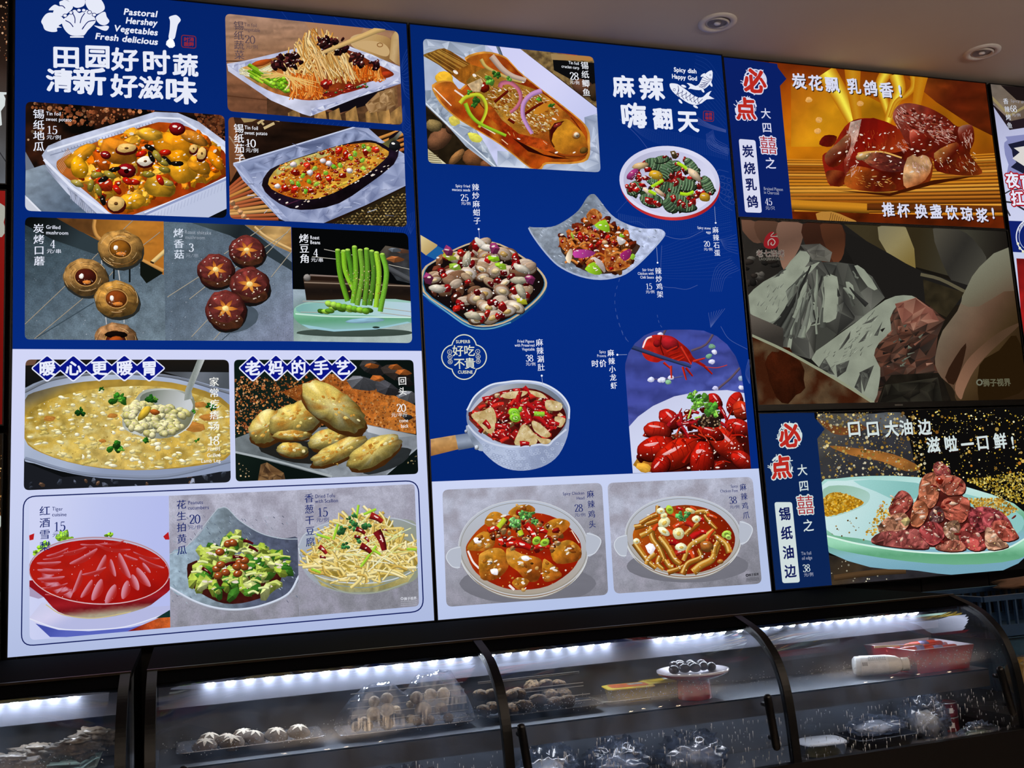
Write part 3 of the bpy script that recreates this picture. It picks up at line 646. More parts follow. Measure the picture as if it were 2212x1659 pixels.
for (x, y) in ((940, 700), (1310, 590), (1500, 570), (1600, 550), (820, 930), (970, 940), (1050, 810), (1150, 830), (830, 770), (1280, 800), (730, 920), (1340, 620), (1250, 560)): s.chunk(x, y, 46, R.choice(['c01c0c', 'd0301c', 'a81408']), 7, .75, hl=.9, dk=.6)
for (x, y) in ((1015, 730), (900, 800), (860, 880), (800, 860), (1120, 775), (1200, 710), (1260, 700), (1400, 590), (1360, 630), (1480, 520), (1530, 545), (1470, 650), (930, 950), (1480, 730), (960, 855), (1030, 880)): s.chunk(x, y, 34, R.choice(['8cc438', 'a4cc48', '6ca828', '90c060']), 6, .7, dk=.75)
for (x, y) in ((1350, 750), (1090, 660), (1150, 680), (660, 900), (810, 690), (970, 770)): s.blob(x, y, 32, 28, 0, 'e8dce0', .25, 9)
s.dots(FL, 130, 2, 6, 'ffffff fff0d0', (.8, 1))
cap(s, 'f0f2fa', '锡纸茄子', (290, 345), (300, 632), 92, [('Tin foil', (345, 352), (475, 362)), ('sweet potato', (345, 403), (565, 412))], ('10', (357, 522)), ((355, 570), (480, 575)))
# --- 4 grilled mushrooms, 5 shiitake, 6 beans: one strip
def slate(P, c0, c1, c2, sd):
    s.fill(P, nz(lin(300, 200, 900, 1250, c0, c1, c2), .2, 60, sd), 22, g=.35); s.dots(P, 420, 1.5, 5, 'a8b4c4 8894a8 c8d0dc', (.5, .9))
photo(s, (0, 450, E1), [(240, 85), (1565, 128), (1582, 1265), (238, 1255)], [60, 0, 0, 50], 'printed picture of grilled mushroom caps on skewers')
slate([(200, 50), (1600, 100), (1620, 1300), (200, 1300)], '2c3a40', '4c5c68', '687884', 4)
s.fill([(240, 80), (700, 100), (1100, 420), (900, 440), (500, 300), (240, 160)], lin(300, 100, 700, 400, '0a0c0c', '1a2022', '2e3a40'), 40)
s.fill([(540, 95), (1565, 125), (1565, 640), (1340, 520), (1000, 340), (900, 290)], nz(lin(800, 200, 1500, 500, '7a4c1c', 'b0742c', 'b06c24'), .15, 200, 3, 20), 26)
s.fill([(540, 95), (890, 105), (900, 180), (960, 300), (760, 220)], nz('5c3a1c', .2, 50, 3), 30); s.stroke([(905, 110), (900, 200), (960, 300), (1200, 420), (1560, 600)], 36, 'c08a48', 4, dk=.6)
s.fill([(1340, 500), (1560, 620), (1400, 720), (1340, 640)], '10140f', 30); s.stroke([(1455, 520), (1600, 390)], 40, 'd8b878', dk=.6); s.fill([(1440, 505), (1475, 520), (1465, 535), (1435, 520)], '2a1c10')
for P in ([(1180, 205), (1270, 120)], [(880, 490), (940, 430)], [(1370, 355), (1530, 230)], [(1045, 650), (1110, 575)], [(240, 1110), (625, 745)], [(330, 1250), (810, 850)]): s.stroke(P, 8, '9c8f7c', dk=.5)
for P in ([(970, 500), (975, 540)], [(1130, 580), (1145, 690)], [(1010, 1030), (1018, 1110)], [(1185, 1030), (1187, 1100)]): s.line(P, 10, 'b8b8b8')
s.stroke([(1090, 570), (1088, 680)], 16, '0c1010'); s.stroke([(1240, 560), (1240, 710)], 16, '0c1010'); s.stroke([(350, 1240), (900, 900)], 10, '3c4a54')
def cap_mush(x, y, rx, ry, c, inner, a=.1):
    s.blob(x+14, y+26, rx*1.02, ry*1.02, a, '2a2c2a', .05, 18, dk=.9)
    s.blob(x, y, rx, ry, a, nz(c, .5, 26, int(x)), .06, 34, dk=.45, hi=1.25, g=.25)
    for k in range(26):
        t = R.uniform(0, 6.28); r0 = R.uniform(.62, .95); tt = np.linspace(t, t+R.uniform(.2, .7), 6)
        s.line(np.stack([x+rx*r0*np.cos(tt), y+ry*r0*np.sin(tt)], 1), R.uniform(2, 5), R.choice(['6a4420', '8a5c2c', 'd8b480', '54341a']))
    s.blob(x, y-4, rx*.52, ry*.52, a, '5c3414', .1, 20, dk=.6); s.blob(x, y+2, rx*.46, ry*.46, a, inner, .1, 18, dk=.55); s.ring(x, y-2, rx*.5, ry*.5, 10, 'b8894c', a)
    s.blob(x-rx*.2, y-ry*.05, rx*.1, ry*.14, .2, 'e8e0d8', .3, 8, dk=.9); s.blob(x+rx*.05, y+ry*.26, rx*.22, ry*.1, 0, 'd07c34', .3, 9, dk=.8); s.dots(ell(x, y+ry*.25, rx*.4, ry*.15), 10, 3, 7, 'f0c0a0')
cap_mush(1150, 390, 218, 180, 'a87c40', '8a5418'); cap_mush(820, 660, 215, 178, '9c7440', '4a1810'); cap_mush(1112, 870, 215, 178, 'b0803c', '803c14'); cap_mush(1108, 1270, 205, 178, '946a44', '541c10')
s.blob(1108, 1210, 110, 34, 0, '120a08', .1, 16); s.blob(1110, 1265, 70, 40, 0, 'a04818', .1, 12)
cap(s, WH, '炭烤口蘑', (370, 195), (377, 505), 95, [('Grilled', (440, 198), (580, 202)), ('mushroom', (440, 250), (655, 256))], ('4', (480, 380)), ((445, 428), (590, 430)), u='元/串')
photo(s, (450, 450, E1), [(-427, 130), (790, 180), (815, 1272), (-409, 1265)], 0, 'printed picture of star-cut shiitake skewers')
s.fill([(-430, 100), (830, 150), (830, 1300), (-430, 1300)], nz(lin(-300, 200, 700, 1250, '5c6c78', '566472', '6a7888', '8088a0'), .15, 60, 6), 22, g=.35); s.dots([(-420, 300), (800, 560), (800, 1260), (-400, 1260)], 500, 1.5, 5, 'a8b4c4 8894a8 c8d0dc', (.5, .9))
s.fill([(-200, 130), (330, 150), (800, 520), (800, 600), (500, 420), (200, 260)], lin(0, 150, 500, 450, '3c484c', '1c2428', '2a343a'), 40)
s.fill([(340, 155), (800, 180), (800, 430), (640, 360), (460, 240)], nz(lin(450, 200, 780, 400, '8a6a3c', 'c09a60', '9a703c'), .2, 200, 2, 26), 24); s.stroke([(440, 180), (560, 280), (800, 400)], 26, 'd0ac74', 3)
for P in ([(150, 440), (540, 175)], [(250, 575), (330, 520)], [(420, 580), (790, 190)], [(530, 385), (760, 230)], [(600, 660), (800, 410)], [(345, 925), (410, 865)], [(50, 1260), (150, 1145)], [(-390, 850), (0, 600)], [(-180, 870), (0, 730)], [(-160, 1230), (20, 1040)]): s.stroke(P, 8, 'a49a88', dk=.5)
s.stroke([(130, 1260), (220, 1180)], 7, '3a4450'); s.blob(250, 1060, 230, 130, -.2, '4a5662', .05, 22, dk=.98, hi=1.0)
def shii(x, y, rx, ry, a0):
    s.blob(x+16, y+34, rx, ry*.95, .1, '161312', .06, 20, dk=.9)
    s.blob(x, y, rx, ry, .1, nz('6c2c26', .5, 30, int(x)), .07, 34, dk=.35, hi=1.25, g=.3); s.blob(x+rx*.1, y+ry*.5, rx*.8, ry*.45, .1, nz('58301e', .4, 20, 2), .1, 20, dk=.7, hi=1., g=.3); s.blob(x-rx*.02, y-ry*.12, rx*.86, ry*.76, .1, nz('6e2e2a', .6, 26, int(y)), .08, 28, dk=.7, hi=1.1, g=.35)
    for k in range(6):
        t = a0+k*1.047; ca, sa = math.cos(t), math.sin(t)*.8; r1 = rx*.62
        s.fill([(x-sa*rx*.1, y-ry*.08+ca*rx*.09), (x+ca*r1*.55-sa*rx*.1, y-ry*.08+sa*r1*.55+ca*rx*.09), (x+ca*r1, y-ry*.08+sa*r1), (x+ca*r1*.55+sa*rx*.1, y-ry*.08+sa*r1*.55-ca*rx*.09), (x+sa*rx*.1, y-ry*.08-ca*rx*.09)], lin(x, y, x+ca*r1, y+sa*r1, 'e8a84c', 'd08030', '9c4c1c'), 12)
    s.blob(x, y-ry*.08, rx*.16, ry*.14, 0, 'f0d088', .2, 9, dk=.9)
    for k in range(14): t = R.uniform(0, 6.28); s.hl(x+rx*.8*math.cos(t), y+ry*.75*math.sin(t), R.uniform(4, 9), R.uniform(.3, .9))
    s.dots(ell(x+rx*.1, y+ry*.3, rx*.5, ry*.2), 7, 4, 9, 'f0e0b8')
shii(365, 410, 175, 150, .1); shii(70, 600, 180, 165, .3); shii(395, 740, 190, 175, .2); shii(165, 975, 195, 190, .05)
s.view(0, 450, E1); s.begin('caption'); vtext(s, '烤香菇', (1705, 238), (1712, 442), 92, 'd4dcea'); htext(s, 'Roast shiitake', (1765, 245), (2020, 255), 48, 'a4acb8'); htext(s, 'mushroom', (1768, 295), (1960, 300), 48, '98a0ac'); price(s, '3', (1805, 416), 76, 'dce2ee'); htext(s, '元/串', (1772, 468), (1900, 472), 42, '8e98a6')
photo(s, (450, 450, E1), [(795, 185), (1907, 240), (1947, 1290), (815, 1272)], [0, 60, 55, 0], 'printed picture of grilled green beans on a pale dish')
s.fill([(780, 150), (1950, 200), (1980, 800), (790, 800)], '060708', 60); s.fill([(790, 775), (1980, 800), (1980, 1310), (790, 1310)], nz(lin(1000, 800, 1100, 1280, '98a8b4', '6c8480', '88a098', 'a4b4b0'), .1, 60, 3), 40, g=.12)
s.fill([(1640, 420), (1690, 360), (1920, 400), (1930, 720), (1800, 690), (1700, 560)], nz(lin(1700, 380, 1850, 650, '4c443c', '2c2a2c', '3c4044'), .5, 60, 5), 26); s.chunk(1780, 490, 100, 'b0683a', 8, .3, .1); s.chunk(1840, 410, 90, '8a5c44', 8, .3, .1); s.chunk(1780, 400, 60, '7a828c', 7, .4, .1); s.stroke([(1690, 560), (1930, 690)], 50, '4a4c50', dk=.4)
s.fill([(905, 660), (940, 635), (1930, 740), (1935, 890), (935, 880)], lin(1300, 700, 1300, 880, '3c2c22', '15100e', '281c14'), 40); s.blob(945, 665, 38, 34, 0, '8a8480', .1); s.line([(915, 710), (1930, 745)], 12, '8a7868'); s.line([(970, 640), (1250, 655)], 14, '84726a'); s.fill([(975, 655), (1250, 665), (1250, 700), (975, 690)], '241610')
s.blob(1400, 1190, 560, 40, 0, '3c4a44', .02, 30, dk=.95, hi=1.05)
s.fill([(815, 1000), (840, 940), (1000, 890), (1400, 870), (1930, 890), (1945, 1080), (1900, 1100), (1600, 1150), (1200, 1170), (980, 1150), (880, 1110), (820, 1050)], lin(1300, 880, 1310, 1160, '98c0b8', '8cc4a8', '5c9c78', '8cb8b8'), 26, 3)
s.fill([(840, 985), (900, 920), (1300, 890), (1930, 905), (1940, 1040), (1500, 1025), (1000, 1015)], lin(900, 900, 1900, 1000, '7aaca8', 'a4d0c8', 'b4ccdc'), 26, 2); s.line([(830, 1010), (1200, 1035), (1935, 1045)], 14, 'c4e4d8', 3)
s.fill([(890, 1110), (1200, 1160), (1600, 1145), (1900, 1085), (1935, 1095), (1600, 1160), (1200, 1180), (960, 1150)], '98c4d0', 26); s.blob(1600, 1140, 36, 10, 0, '24342c'); s.blob(1500, 1075, 200, 26, -.05, '7aa0b4', .1, 14, dk=.9)
for P in ([(1105, 395), (1380, 450)], [(990, 465), (1230, 490)], [(1720, 540), (1920, 585)], [(900, 890), (1140, 905)], [(880, 995), (1080, 998)], [(1670, 955), (1935, 990)], [(1640, 1000), (1935, 1035)]): s.stroke(P, 7, 'b0aca0', dk=.4)
for (x0, y0, x1, y1, x2, y2, c) in ((1235, 400, 1260, 640, 1330, 890, '5c9420'), (1290, 410, 1310, 600, 1390, 780, '7cb428'), (1330, 400, 1360, 560, 1380, 700, '4c8420'), (1395, 370, 1410, 640, 1380, 910, '6ca428'), (1450, 400, 1470, 640, 1420, 930, '6c9c30'), (1510, 390, 1520, 640, 1490, 930, '5c9028'), (1560, 410, 1580, 640, 1540, 930, '4c7c24'), (1605, 425, 1630, 640, 1600, 950, '90c030'), (1660, 440, 1700, 640, 1640, 990, '6ca830')):
    s.stroke([(x0, y0), (x1, y1), (x2, y2)], 50, c, 8, dk=.5, g=.3); s.blob(x0, y0, 24, 12, 0, 'a4cc50', .1, 9, dk=.8)
for i in range(13): s.blob(1080+i*38+R.uniform(-8, 8), 990+R.uniform(-16, 10)-(30 if i > 2 else 0)*(1-i/18), 46, 24, .2, R.choice(['7cb428', '5c9420', '98c840', '3c6814']), .08, 11)
for i in range(8): s.blob(1150+i*50, 915+i*10, 40, 30, .3, R.choice(['8cc034', '6ca828', 'a4d050']), .08, 11)
s.dots([(1300, 560), (1650, 480), (1690, 800), (1500, 920), (1350, 860)], 90, 3, 7, 'f0e8b0 d8c880 a87c34', (.7, 1))
cap(s, 'f0f2fa', '烤豆角', (912, 290), (920, 482), 92, [('Roast', (972, 298), (1062, 300)), ('Beans', (972, 343), (1070, 347))], ('4', (1003, 465)), ((978, 510), (1100, 515)), u='元/串')
# --- 7 soup
photo(s, (0, 730, E1), [(245, 208), (2187, 210), (2205, 1380), (228, 1457)], 55, 'printed picture of dumpling drop soup in a metal pot with a ladle')
s.fill([(200, 180), (2230, 180), (2230, 1480), (200, 1480)], lin(300, 200, 300, 520, '1c1814', '141414', '0c0e10'), 60); s.fill([(240, 200), (360, 205), (330, 260), (240, 265)], '6a4c3c'); s.fill([(1560, 325), (2200, 330), (2205, 620), (1900, 420)], lin(1700, 330, 2100, 500, '4a4e54', '6c727c', '4c525a'), 40)
s.fill([(220, 1180), (600, 1330), (2220, 1250), (2220, 1480), (220, 1480)], '1a1c22', 60)
for i in range(26): s.chunk(R.uniform(240, 2190), R.uniform(1290, 1440), R.uniform(20, 45), R.choice(['3c4250', '565c6c', '7a5c48', '2a2e38', '8a90a4']), 6, .6)
PO = [(225, 560), (260, 470), (500, 380), (900, 330), (1300, 325), (1700, 370), (2100, 480), (2230, 560), (2230, 1200), (2100, 1280), (1600, 1350), (1100, 1350), (700, 1300), (330, 1200), (225, 1120)]
s.fill(PO, lin(300, 500, 900, 1340, '8a94a8', 'b8c2d8', 'a4b0c8', 'a8b4cc', '8c98b4'), 36, 3); s.stroke([(230, 520), (500, 400), (900, 345), (1300, 345), (1700, 385), (2200, 530)], 26, '6e7480', 6, dk=.6); s.stroke([(240, 1150), (700, 1280), (1100, 1320), (1600, 1320), (2200, 1180)], 30, '7c869c', 6, dk=.8)
s.fill([(235, 600), (400, 500), (800, 420), (1300, 400), (1800, 460), (2215, 660), (2215, 1100), (1900, 1220), (1300, 1265), (800, 1220), (400, 1100), (235, 960)], nz(lin(500, 420, 600, 620, '58503e', '746848', '9c8034', 'a88838'), .2, 80, 4), 28, 3)
SO = [(235, 740), (500, 580), (900, 490), (1400, 460), (1800, 520), (2210, 700), (2210, 1080), (1900, 1200), (1350, 1262), (800, 1215), (400, 1090), (235, 950)]
s.fill(SO, mixn(nz(lin(400, 600, 1500, 1200, 'b09038', 'c4a850', 'ccb060', 'c0a048'), .3, 60, 5), 'd8c884', 70, 9, .5, .8, 36), 20, 3, g=.2)
s.scatter(SO, 330, lambda x, y: s.blob(x, y, R.uniform(12, 42)*(.5+y/2000), R.uniform(8, 20)*(.5+y/2000), R.uniform(-.3, .3), R.choice(['d8cc98', 'e4dcb0', 'ccb868', 'd0c080', 'ece6c8', 'c4b060']), .3, 10, dk=.75, g=.15))
s.dots(SO, 260, 2, 7, 'fffff0 f4ecc8 a8802c', (.75, 1))
for (x, y, r_) in ((480, 770, 60), (1070, 745, 50), (980, 985, 40), (1850, 850, 130), (1900, 640, 80), (2000, 760, 90)): s.blob(x, y, r_, r_*.4, 0, 'b87a34', .3, 12, dk=.9, hi=1.05, g=.2)
s.fill([(1290, 590), (1340, 530), (1420, 490), (1620, 485), (1760, 515), (1850, 570), (1860, 720), (1800, 840), (1660, 940), (1450, 960), (1200, 880), (1180, 750)], lin(1300, 550, 1800, 900, '989c90', 'c8ccc8', '8c9084', '6c6c50'), 24, 3); s.fill([(1340, 570), (1450, 510), (1640, 500), (1800, 560), (1840, 680), (1700, 740), (1400, 700)], lin(1400, 520, 1750, 700, '6c7468', 'a4a8a4', 'c8ccd0'), 24, 3)
s.fill([(1760, 600), (1770, 500), (1850, 300), (1890, 200), (1960, 200), (1900, 340), (1830, 510), (1840, 580)], lin(1780, 400, 1900, 430, 'a8aca8', '808884', 'c4c8c8'), 20, g=.15); s.line([(1870, 700), (1800, 850), (1660, 945)], 10, 'd4d8d0', 4)
s.scatter([(1190, 760), (1220, 650), (1300, 600), (1500, 640), (1740, 650), (1800, 720), (1760, 840), (1600, 930), (1400, 940), (1250, 880)], 120, lambda x, y: s.blob(x, y, R.uniform(30, 56), R.uniform(24, 40), R.uniform(-.6, .6), R.choice(['d4cc8c', 'c8c078', 'e0daa8', 'b8b478', 'dcd49c', 'ccc894']), .2, 12, dk=.5, hl=.3))
s.blob(1380, 720, 90, 40, -.9, 'd8b438', .2, 12); s.blob(1480, 710, 50, 30, .3, 'b05c20', .2, 10)
for (x, y, r_) in ((1120, 600, 110), (1440, 610, 85), (770, 725, 80), (1100, 1050, 100), (970, 500, 40), (2010, 670, 70), (1390, 990, 60), (1880, 990, 40), (1860, 710, 40)): s.leaf(x, y-10, r_*.8, R.choice(['2c6c1c', '3c8024', '1c5418']), 8)
for (x, y) in ((1480, 590), (1160, 1070), (1150, 590)): s.leaf(x, y, 36, '6cb038', 5)
cap(s, 'f4f4ee', '家常疙瘩汤', (2045, 420), (2052, 842), 92, [('Grilled', (1978, 1140), (2105, 1135)), ('Lamb Leg', (1922, 1195), (2110, 1188))], ('18', (1990, 1028)), ((1975, 1080), (2105, 1075)), ph=85)
def diamonds(C, chars, w_):
    s.begin('heading')
    for (x, y) in C:
        s.fill(rquad([(x, y-132), (x+w_, y), (x, y+135), (x-w_, y)], 26), 'e4e8fa')
    for (x, y), ch in zip(C, chars):
        s.fill(rquad([(x, y-118), (x+w_-16, y), (x, y+118), (x-w_+16, y)], 16), '0a1484'); big(s, ch, (x, y), 146, 'e8ecfc', .03, .012)
diamonds([(452, 292), (702, 291), (948, 289), (1190, 288), (1427, 291)], '暖心更暖胃', 158)
# --- 8 pies
photo(s, (450, 730, E1), [(245, 210), (1957, 212), (2005, 1300), (262, 1373)], 45, 'printed picture of golden pan-fried pies stacked on a slate plate')
s.fill([(200, 180), (2030, 180), (2030, 1400), (200, 1400)], lin(300, 250, 1000, 900, '0c1a16', '14201a', '0a1210'), 60)
SP = [(260, 900), (420, 600), (800, 400), (1200, 340), (1500, 420), (1980, 620), (1980, 920), (1500, 860)]
s.fill([(700, 520), (1150, 340), (1500, 450), (1900, 600), (1980, 650), (1980, 920), (1500, 840), (1000, 700)], nz(lin(900, 400, 1800, 800, '8a4a1c', 'a85c24', 'b06828'), .4, 30, 4), 20, g=.4)
s.dots([(255, 400), (900, 340), (1200, 340), (1980, 640), (1980, 900), (1400, 850), (255, 930)], 1500, 4, 12, 'b86830 a05424 c88040 d89858 7c3c18', (.6, 1.05)); s.dots([(260, 370), (560, 370), (420, 900), (260, 920)], 110, 5, 13, 'e0a878 c88850 b8683c', (.7, 1.1))
for (x, y, r_, c) in ((1560, 290, 150, '3c3a3a'), (1800, 330, 150, '38302c'), (1480, 440, 160, '7a7c84'), (1900, 560, 120, '888a92'), (1700, 480, 140, '46464c'), (1900, 760, 60, '3c3c40'), (1880, 420, 90, '2c2a2a')): s.chunk(x, y, r_, c, 9, .5, .3, dk=.45, g=.3)
for (x, y) in ((1560, 270), (1780, 280), (1860, 330), (1620, 390)): s.chunk(x, y, 80, 'b8642a', 7, .4, .1, g=.2)
s.fill([(258, 960), (420, 900), (1500, 825), (1990, 930), (1995, 1060), (1700, 1310), (1480, 1340), (1150, 1330), (258, 1095)], nz(lin(400, 900, 1600, 1300, '6c7478', '586064', '8c949c', '787e86'), .2, 50, 5), 26, g=.12); s.line([(258, 1092), (700, 1190), (1180, 1325)], 20, 'a4acb0', 3); s.line([(1700, 1305), (1995, 1050)], 12, '98a0a8')
s.fill([(1500, 830), (1990, 935), (1750, 960), (1520, 900)], lin(1500, 850, 1900, 950, 'c8ccd4', '8c9298'), 30); s.blob(1700, 1170, 260, 90, -.4, '2a2e30', .1, 18, dk=.95, hi=1.); s.blob(900, 1090, 400, 110, .1, '20201e', .1, 18, dk=.95, hi=1.)
s.facets([(470, 1380), (500, 1210), (560, 1190), (720, 1290), (740, 1380)], '7a5a38 543a24 96744c 3c2a1c', 40)
def pie(x, y, rx, ry, a):
    s.blob(x+10, y+ry*.3, rx, ry*.98, a, '6a3c14', .08, 22, dk=.6); s.blob(x, y, rx, ry, a, mixn(mixn(nz('ccb45c', .2, 46, int(x)), 'e0d498', 70, int(x)+3, .5, .75), 'b47c2c', 60, int(y), .56, .74), .1, 40, dk=.42, hi=1.22, g=.3)
    for k in range(22):
        t = R.uniform(0, 6.28); d = R.uniform(0, .8); u_, v_ = rx*d*math.cos(t), ry*d*.7*math.sin(t)-ry*.1
        s.blob(x+math.cos(a)*u_-math.sin(a)*v_, y+math.sin(a)*u_+math.cos(a)*v_, R.uniform(10, 26), R.uniform(7, 15), a, R.choice(['c08c38', 'b47828', 'd0a850', 'd8c878', 'e0d4a0']), .3, 8, dk=.9, hi=1.1, g=.3)
pie(560, 850, 190, 145, -.6); pie(800, 1070, 150, 70, .1); pie(830, 780, 260, 160, -.35); pie(800, 930, 190, 50, 0); pie(1320, 870, 190, 90, -.3); pie(1140, 970, 190, 95, -.25); pie(1250, 1080, 300, 90, -.42); pie(1580, 1090, 280, 125, -.48); pie(1190, 660, 360, 165, .58)
s.dots([(1180, 1200), (1240, 1190), (1240, 1220)], 6, 4, 8, 'b89040'); s.dots([(270, 1150), (450, 1330), (300, 1340)], 14, 4, 9, 'e0c090'); s.dots([(1890, 1190), (1990, 1120), (1980, 1230)], 10, 3, 7, 'e0c890')
cap(s, 'f0f0ee', '回头', (1852, 412), (1854, 512), 84, [('come', (1822, 808), (1910, 805)), ('back', (1838, 860), (1912, 857))], ('20', (1800, 708)), ((1745, 755), (1905, 750)), u='元/半斤', ph=74)
diamonds([(425, 290), (645, 287), (860, 285), (1075, 286), (1283, 287)], '老妈的手艺', 142)
# --- lower strip
s.begin('border_line'); s.view(0, 0, 1)
Q = lambda P, v: np.array(P, float)/v[2]+np.array(v[:2])
v9, v10 = (0, 1030, E1), (450, 1030, E1)
fr = rquad([Q((226, 190), v9), Q((2003, 36), v10), Q((2055, 1283), v10), Q((206, 1618), v9)], 27)
s.line(np.vstack([fr, fr[:2]]), 2.6, '101c5c')
photo(s, v9, [(280, 205), (1613, 182), (1628, 1440), (285, 1562)], [40, 0, 0, 60], 'printed picture of red wine pear slices in a glass dish')
s.fill([(200, 150), (1700, 150), (1700, 1600), (200, 1600)], lin(450, 300, 1500, 500, 'cdd2f2', 'bcc4ee', 'b4bcec'), 60); s.fill([(280, 560), (330, 540), (322, 600), (285, 608)], 'b81c20'); s.fill([(1560, 570), (1610, 525), (1620, 600), (1580, 600)], 'b81c20')
s.fill([(280, 1350), (400, 1200), (1500, 1240), (1625, 1230), (1625, 1290), (1500, 1380), (1200, 1430), (850, 1465), (560, 1450), (350, 1400)], lin(400, 1250, 500, 1460, 'c8cae8', 'd4d0ee', 'b4b8e0'), 40); s.line([(285, 1355), (560, 1450), (850, 1462), (1200, 1432), (1560, 1320)], 12, 'dfe2f4', 4)
s.fill([(340, 1400), (560, 1462), (850, 1475), (1250, 1440), (1500, 1385), (1300, 1480), (700, 1530), (480, 1530)], lin(500, 1420, 600, 1530, '4450a8', '5864bc'), 30); s.fill([(1220, 1475), (1560, 1330), (1630, 1320), (1630, 1440), (1400, 1462)], nz(lin(1250, 1470, 1600, 1380, '7a1410', 'b04820', 'c05c28'), .3, 30, 3), 26, g=.3); s.fill([(1490, 1350), (1625, 1270), (1628, 1340), (1560, 1345)], '14302c')
for (x, y, r_) in ((420, 680, 90), (610, 590, 90), (1050, 560, 45), (360, 740, 50), (680, 610, 50)): s.leaf(x, y, r_, '8cc030', 9)
s.fill([(285, 990), (420, 1150), (560, 1290), (760, 1340), (1000, 1345), (1300, 1280), (1500, 1180), (1610, 960)], lin(700, 1150, 720, 1340, '8c1018', '9c1c24', '701018', 'a8a088'), 30, 3); s.line([(440, 1220), (600, 1315), (900, 1350), (1250, 1290)], 10, 'c8b888', 5); s.fill([(285, 1050), (420, 1150), (370, 1165), (285, 1140)], 'a898b8', 20)
DI = ell(950, 905, 665, 305, .03, 50)
s.fill(ell(950, 895, 672, 325, .03, 50), 'bcb8d0', 60); s.fill(DI, nz(lin(700, 620, 800, 1200, 'a81410', 'b01c12', '9c100c'), .12, 120, 3), 30, g=.03)
def slice_(x, y, r_, a, sp):
    tt = np.linspace(-sp, sp, 9); o = np.stack([x+r_*np.cos(a+tt), y+r_*.62*np.sin(a+tt)], 1); i = np.stack([x+r_*.72*np.cos(a+tt[::-1]*.8), y+r_*.62*.72*np.sin(a+tt[::-1]*.8)], 1)
    s.fill(np.vstack([o, i]), lin(x+r_*.7*math.cos(a), y+r_*.45*math.sin(a), x+r_*math.cos(a), y+r_*.62*math.sin(a), 'b03038', 'cc8898', 'c47888', 'a82020'), 14)
for k in range(14): a = 2.0+k*.17; slice_(820, 900+k*1, 440+R.uniform(-30, 30), a, .1) if k < 8 else None
for (x, y, l, a, w_) in ((470, 820, 230, -.05, 44), (480, 890, 240, 0, 46), (490, 965, 260, -.08, 46), (520, 1040, 260, -.18, 30), (560, 1100, 260, -.2, 26), (740, 1000, 230, -1.2, 50), (830, 1070, 200, -1.0, 56), (930, 1080, 220, -1.15, 80), (1060, 1120, 200, -1.1, 80), (1200, 1080, 180, -1.3, 76), (1290, 1010, 160, 1.2, 70), (1370, 960, 220, .95, 74), (1190, 850, 260, 1.15, 70), (1080, 870, 170, 1.3, 50), (960, 850, 230, -1.1, 60), (800, 760, 300, -.5, 56), (900, 900, 240, -.3, 36), (700, 700, 300, -.25, 40), (900, 640, 260, -.05, 36), (1080, 670, 340, .15, 34), (1100, 625, 200, -.2, 22), (1400, 750, 260, .25, 28), (1450, 820, 260, .4, 36), (1250, 770, 140, .35, 30), (550, 720, 220, -.35, 34), (510, 770, 200, -.2, 28), (1400, 870, 120, .9, 40)):
    c, q_ = math.cos(a), math.sin(a); n_ = np.array([-q_, c]); P = np.array([(x-c*l/2, y-q_*l/2), (x-c*l/6, y-q_*l/6), (x+c*l/6, y+q_*l/6), (x+c*l/2, y+q_*l/2)])
    P[1:3] += n_*l*.1; PP = smooth_open(P, 4); t = np.linspace(0, 1, len(PP)); wd = (w_*.72*np.sin(math.pi*np.clip(t, .02, .98))**.6)[:, None]
    s.fill(np.vstack([PP-n_*wd, (PP+n_*wd*.5)[::-1]]), lin(x-n_[0]*w_*.5, y-n_[1]*w_*.5, x+n_[0]*w_*.4, y+n_[1]*w_*.4, 'd8a0b0', 'c87888', 'a82420'), 10)
s.dots(DI, 40, 2, 5, 'f0d0d8', (.8, 1)); el = ell(950, 898, 670, 318, .03, 60); s.line(np.vstack([el, el[:1]]), 9, 'b08490'); s.line(el[2:28], 8, 'dcb4b8')
cap(s, NAVY, '红酒雪梨', (430, 325), (430, 662), 98, [('Tiger', (500, 322), (603, 325)), ('cuisine', (498, 378), (640, 376))], ('15', (515, 522)), ((500, 572), (650, 565)), ph=88)
photo(s, v10, [(-377, 182+0), (842, 128), (868, 1335), (-362, 1440)], 0, 'printed picture of smashed cucumbers with peanuts in a grey bowl')
GREY = lambda sd: mixn(nz(lin(200, 150, 500, 1350, 'b4b4c6', 'a6a6b6', '84848e'), .1, 40, sd), '9a98a8', 120, sd+3, .45, .7)
s.fill([(-400, 100), (880, 100), (880, 1450), (-400, 1450)], GREY(3), 26, g=.22)
s.fill([(-370, 740), (-200, 660), (-80, 540), (60, 340), (110, 300), (180, 300), (300, 420), (500, 540), (700, 590), (870, 595), (880, 930), (760, 1120), (520, 1230), (280, 1270), (60, 1250), (-150, 1180), (-370, 1060)], nz(lin(-200, 700, 800, 800, '94a8b8', '76848f', '545c72', '484e62'), .25, 44, 5, 22), 24, 3, g=.15)
for i in range(150): x, y = R.uniform(-350, 840), R.uniform(360, 1200); s.line([(x, y), (x+16, y+R.uniform(10, 26))], R.uniform(3, 6), R.choice(['a8b8c4', '56627a', '8a9aac', '404860']))
s.stroke([(-370, 1055), (-150, 1180), (60, 1250), (280, 1268), (520, 1228), (760, 1120), (870, 940)], 22, 'c4ccdc', 6, dk=.8); s.stroke([(-370, 740), (-200, 660), (60, 340), (110, 302), (180, 302), (300, 420), (500, 540), (700, 590), (870, 595)], 9, 'a8b4c0', 5, dk=.8)
s.fill([(-200, 920), (-120, 800), (600, 760), (700, 900), (640, 1080), (400, 1190), (150, 1210), (-60, 1120), (-170, 1030)], nz('3c1410', .4, 40, 3), 30, 3)
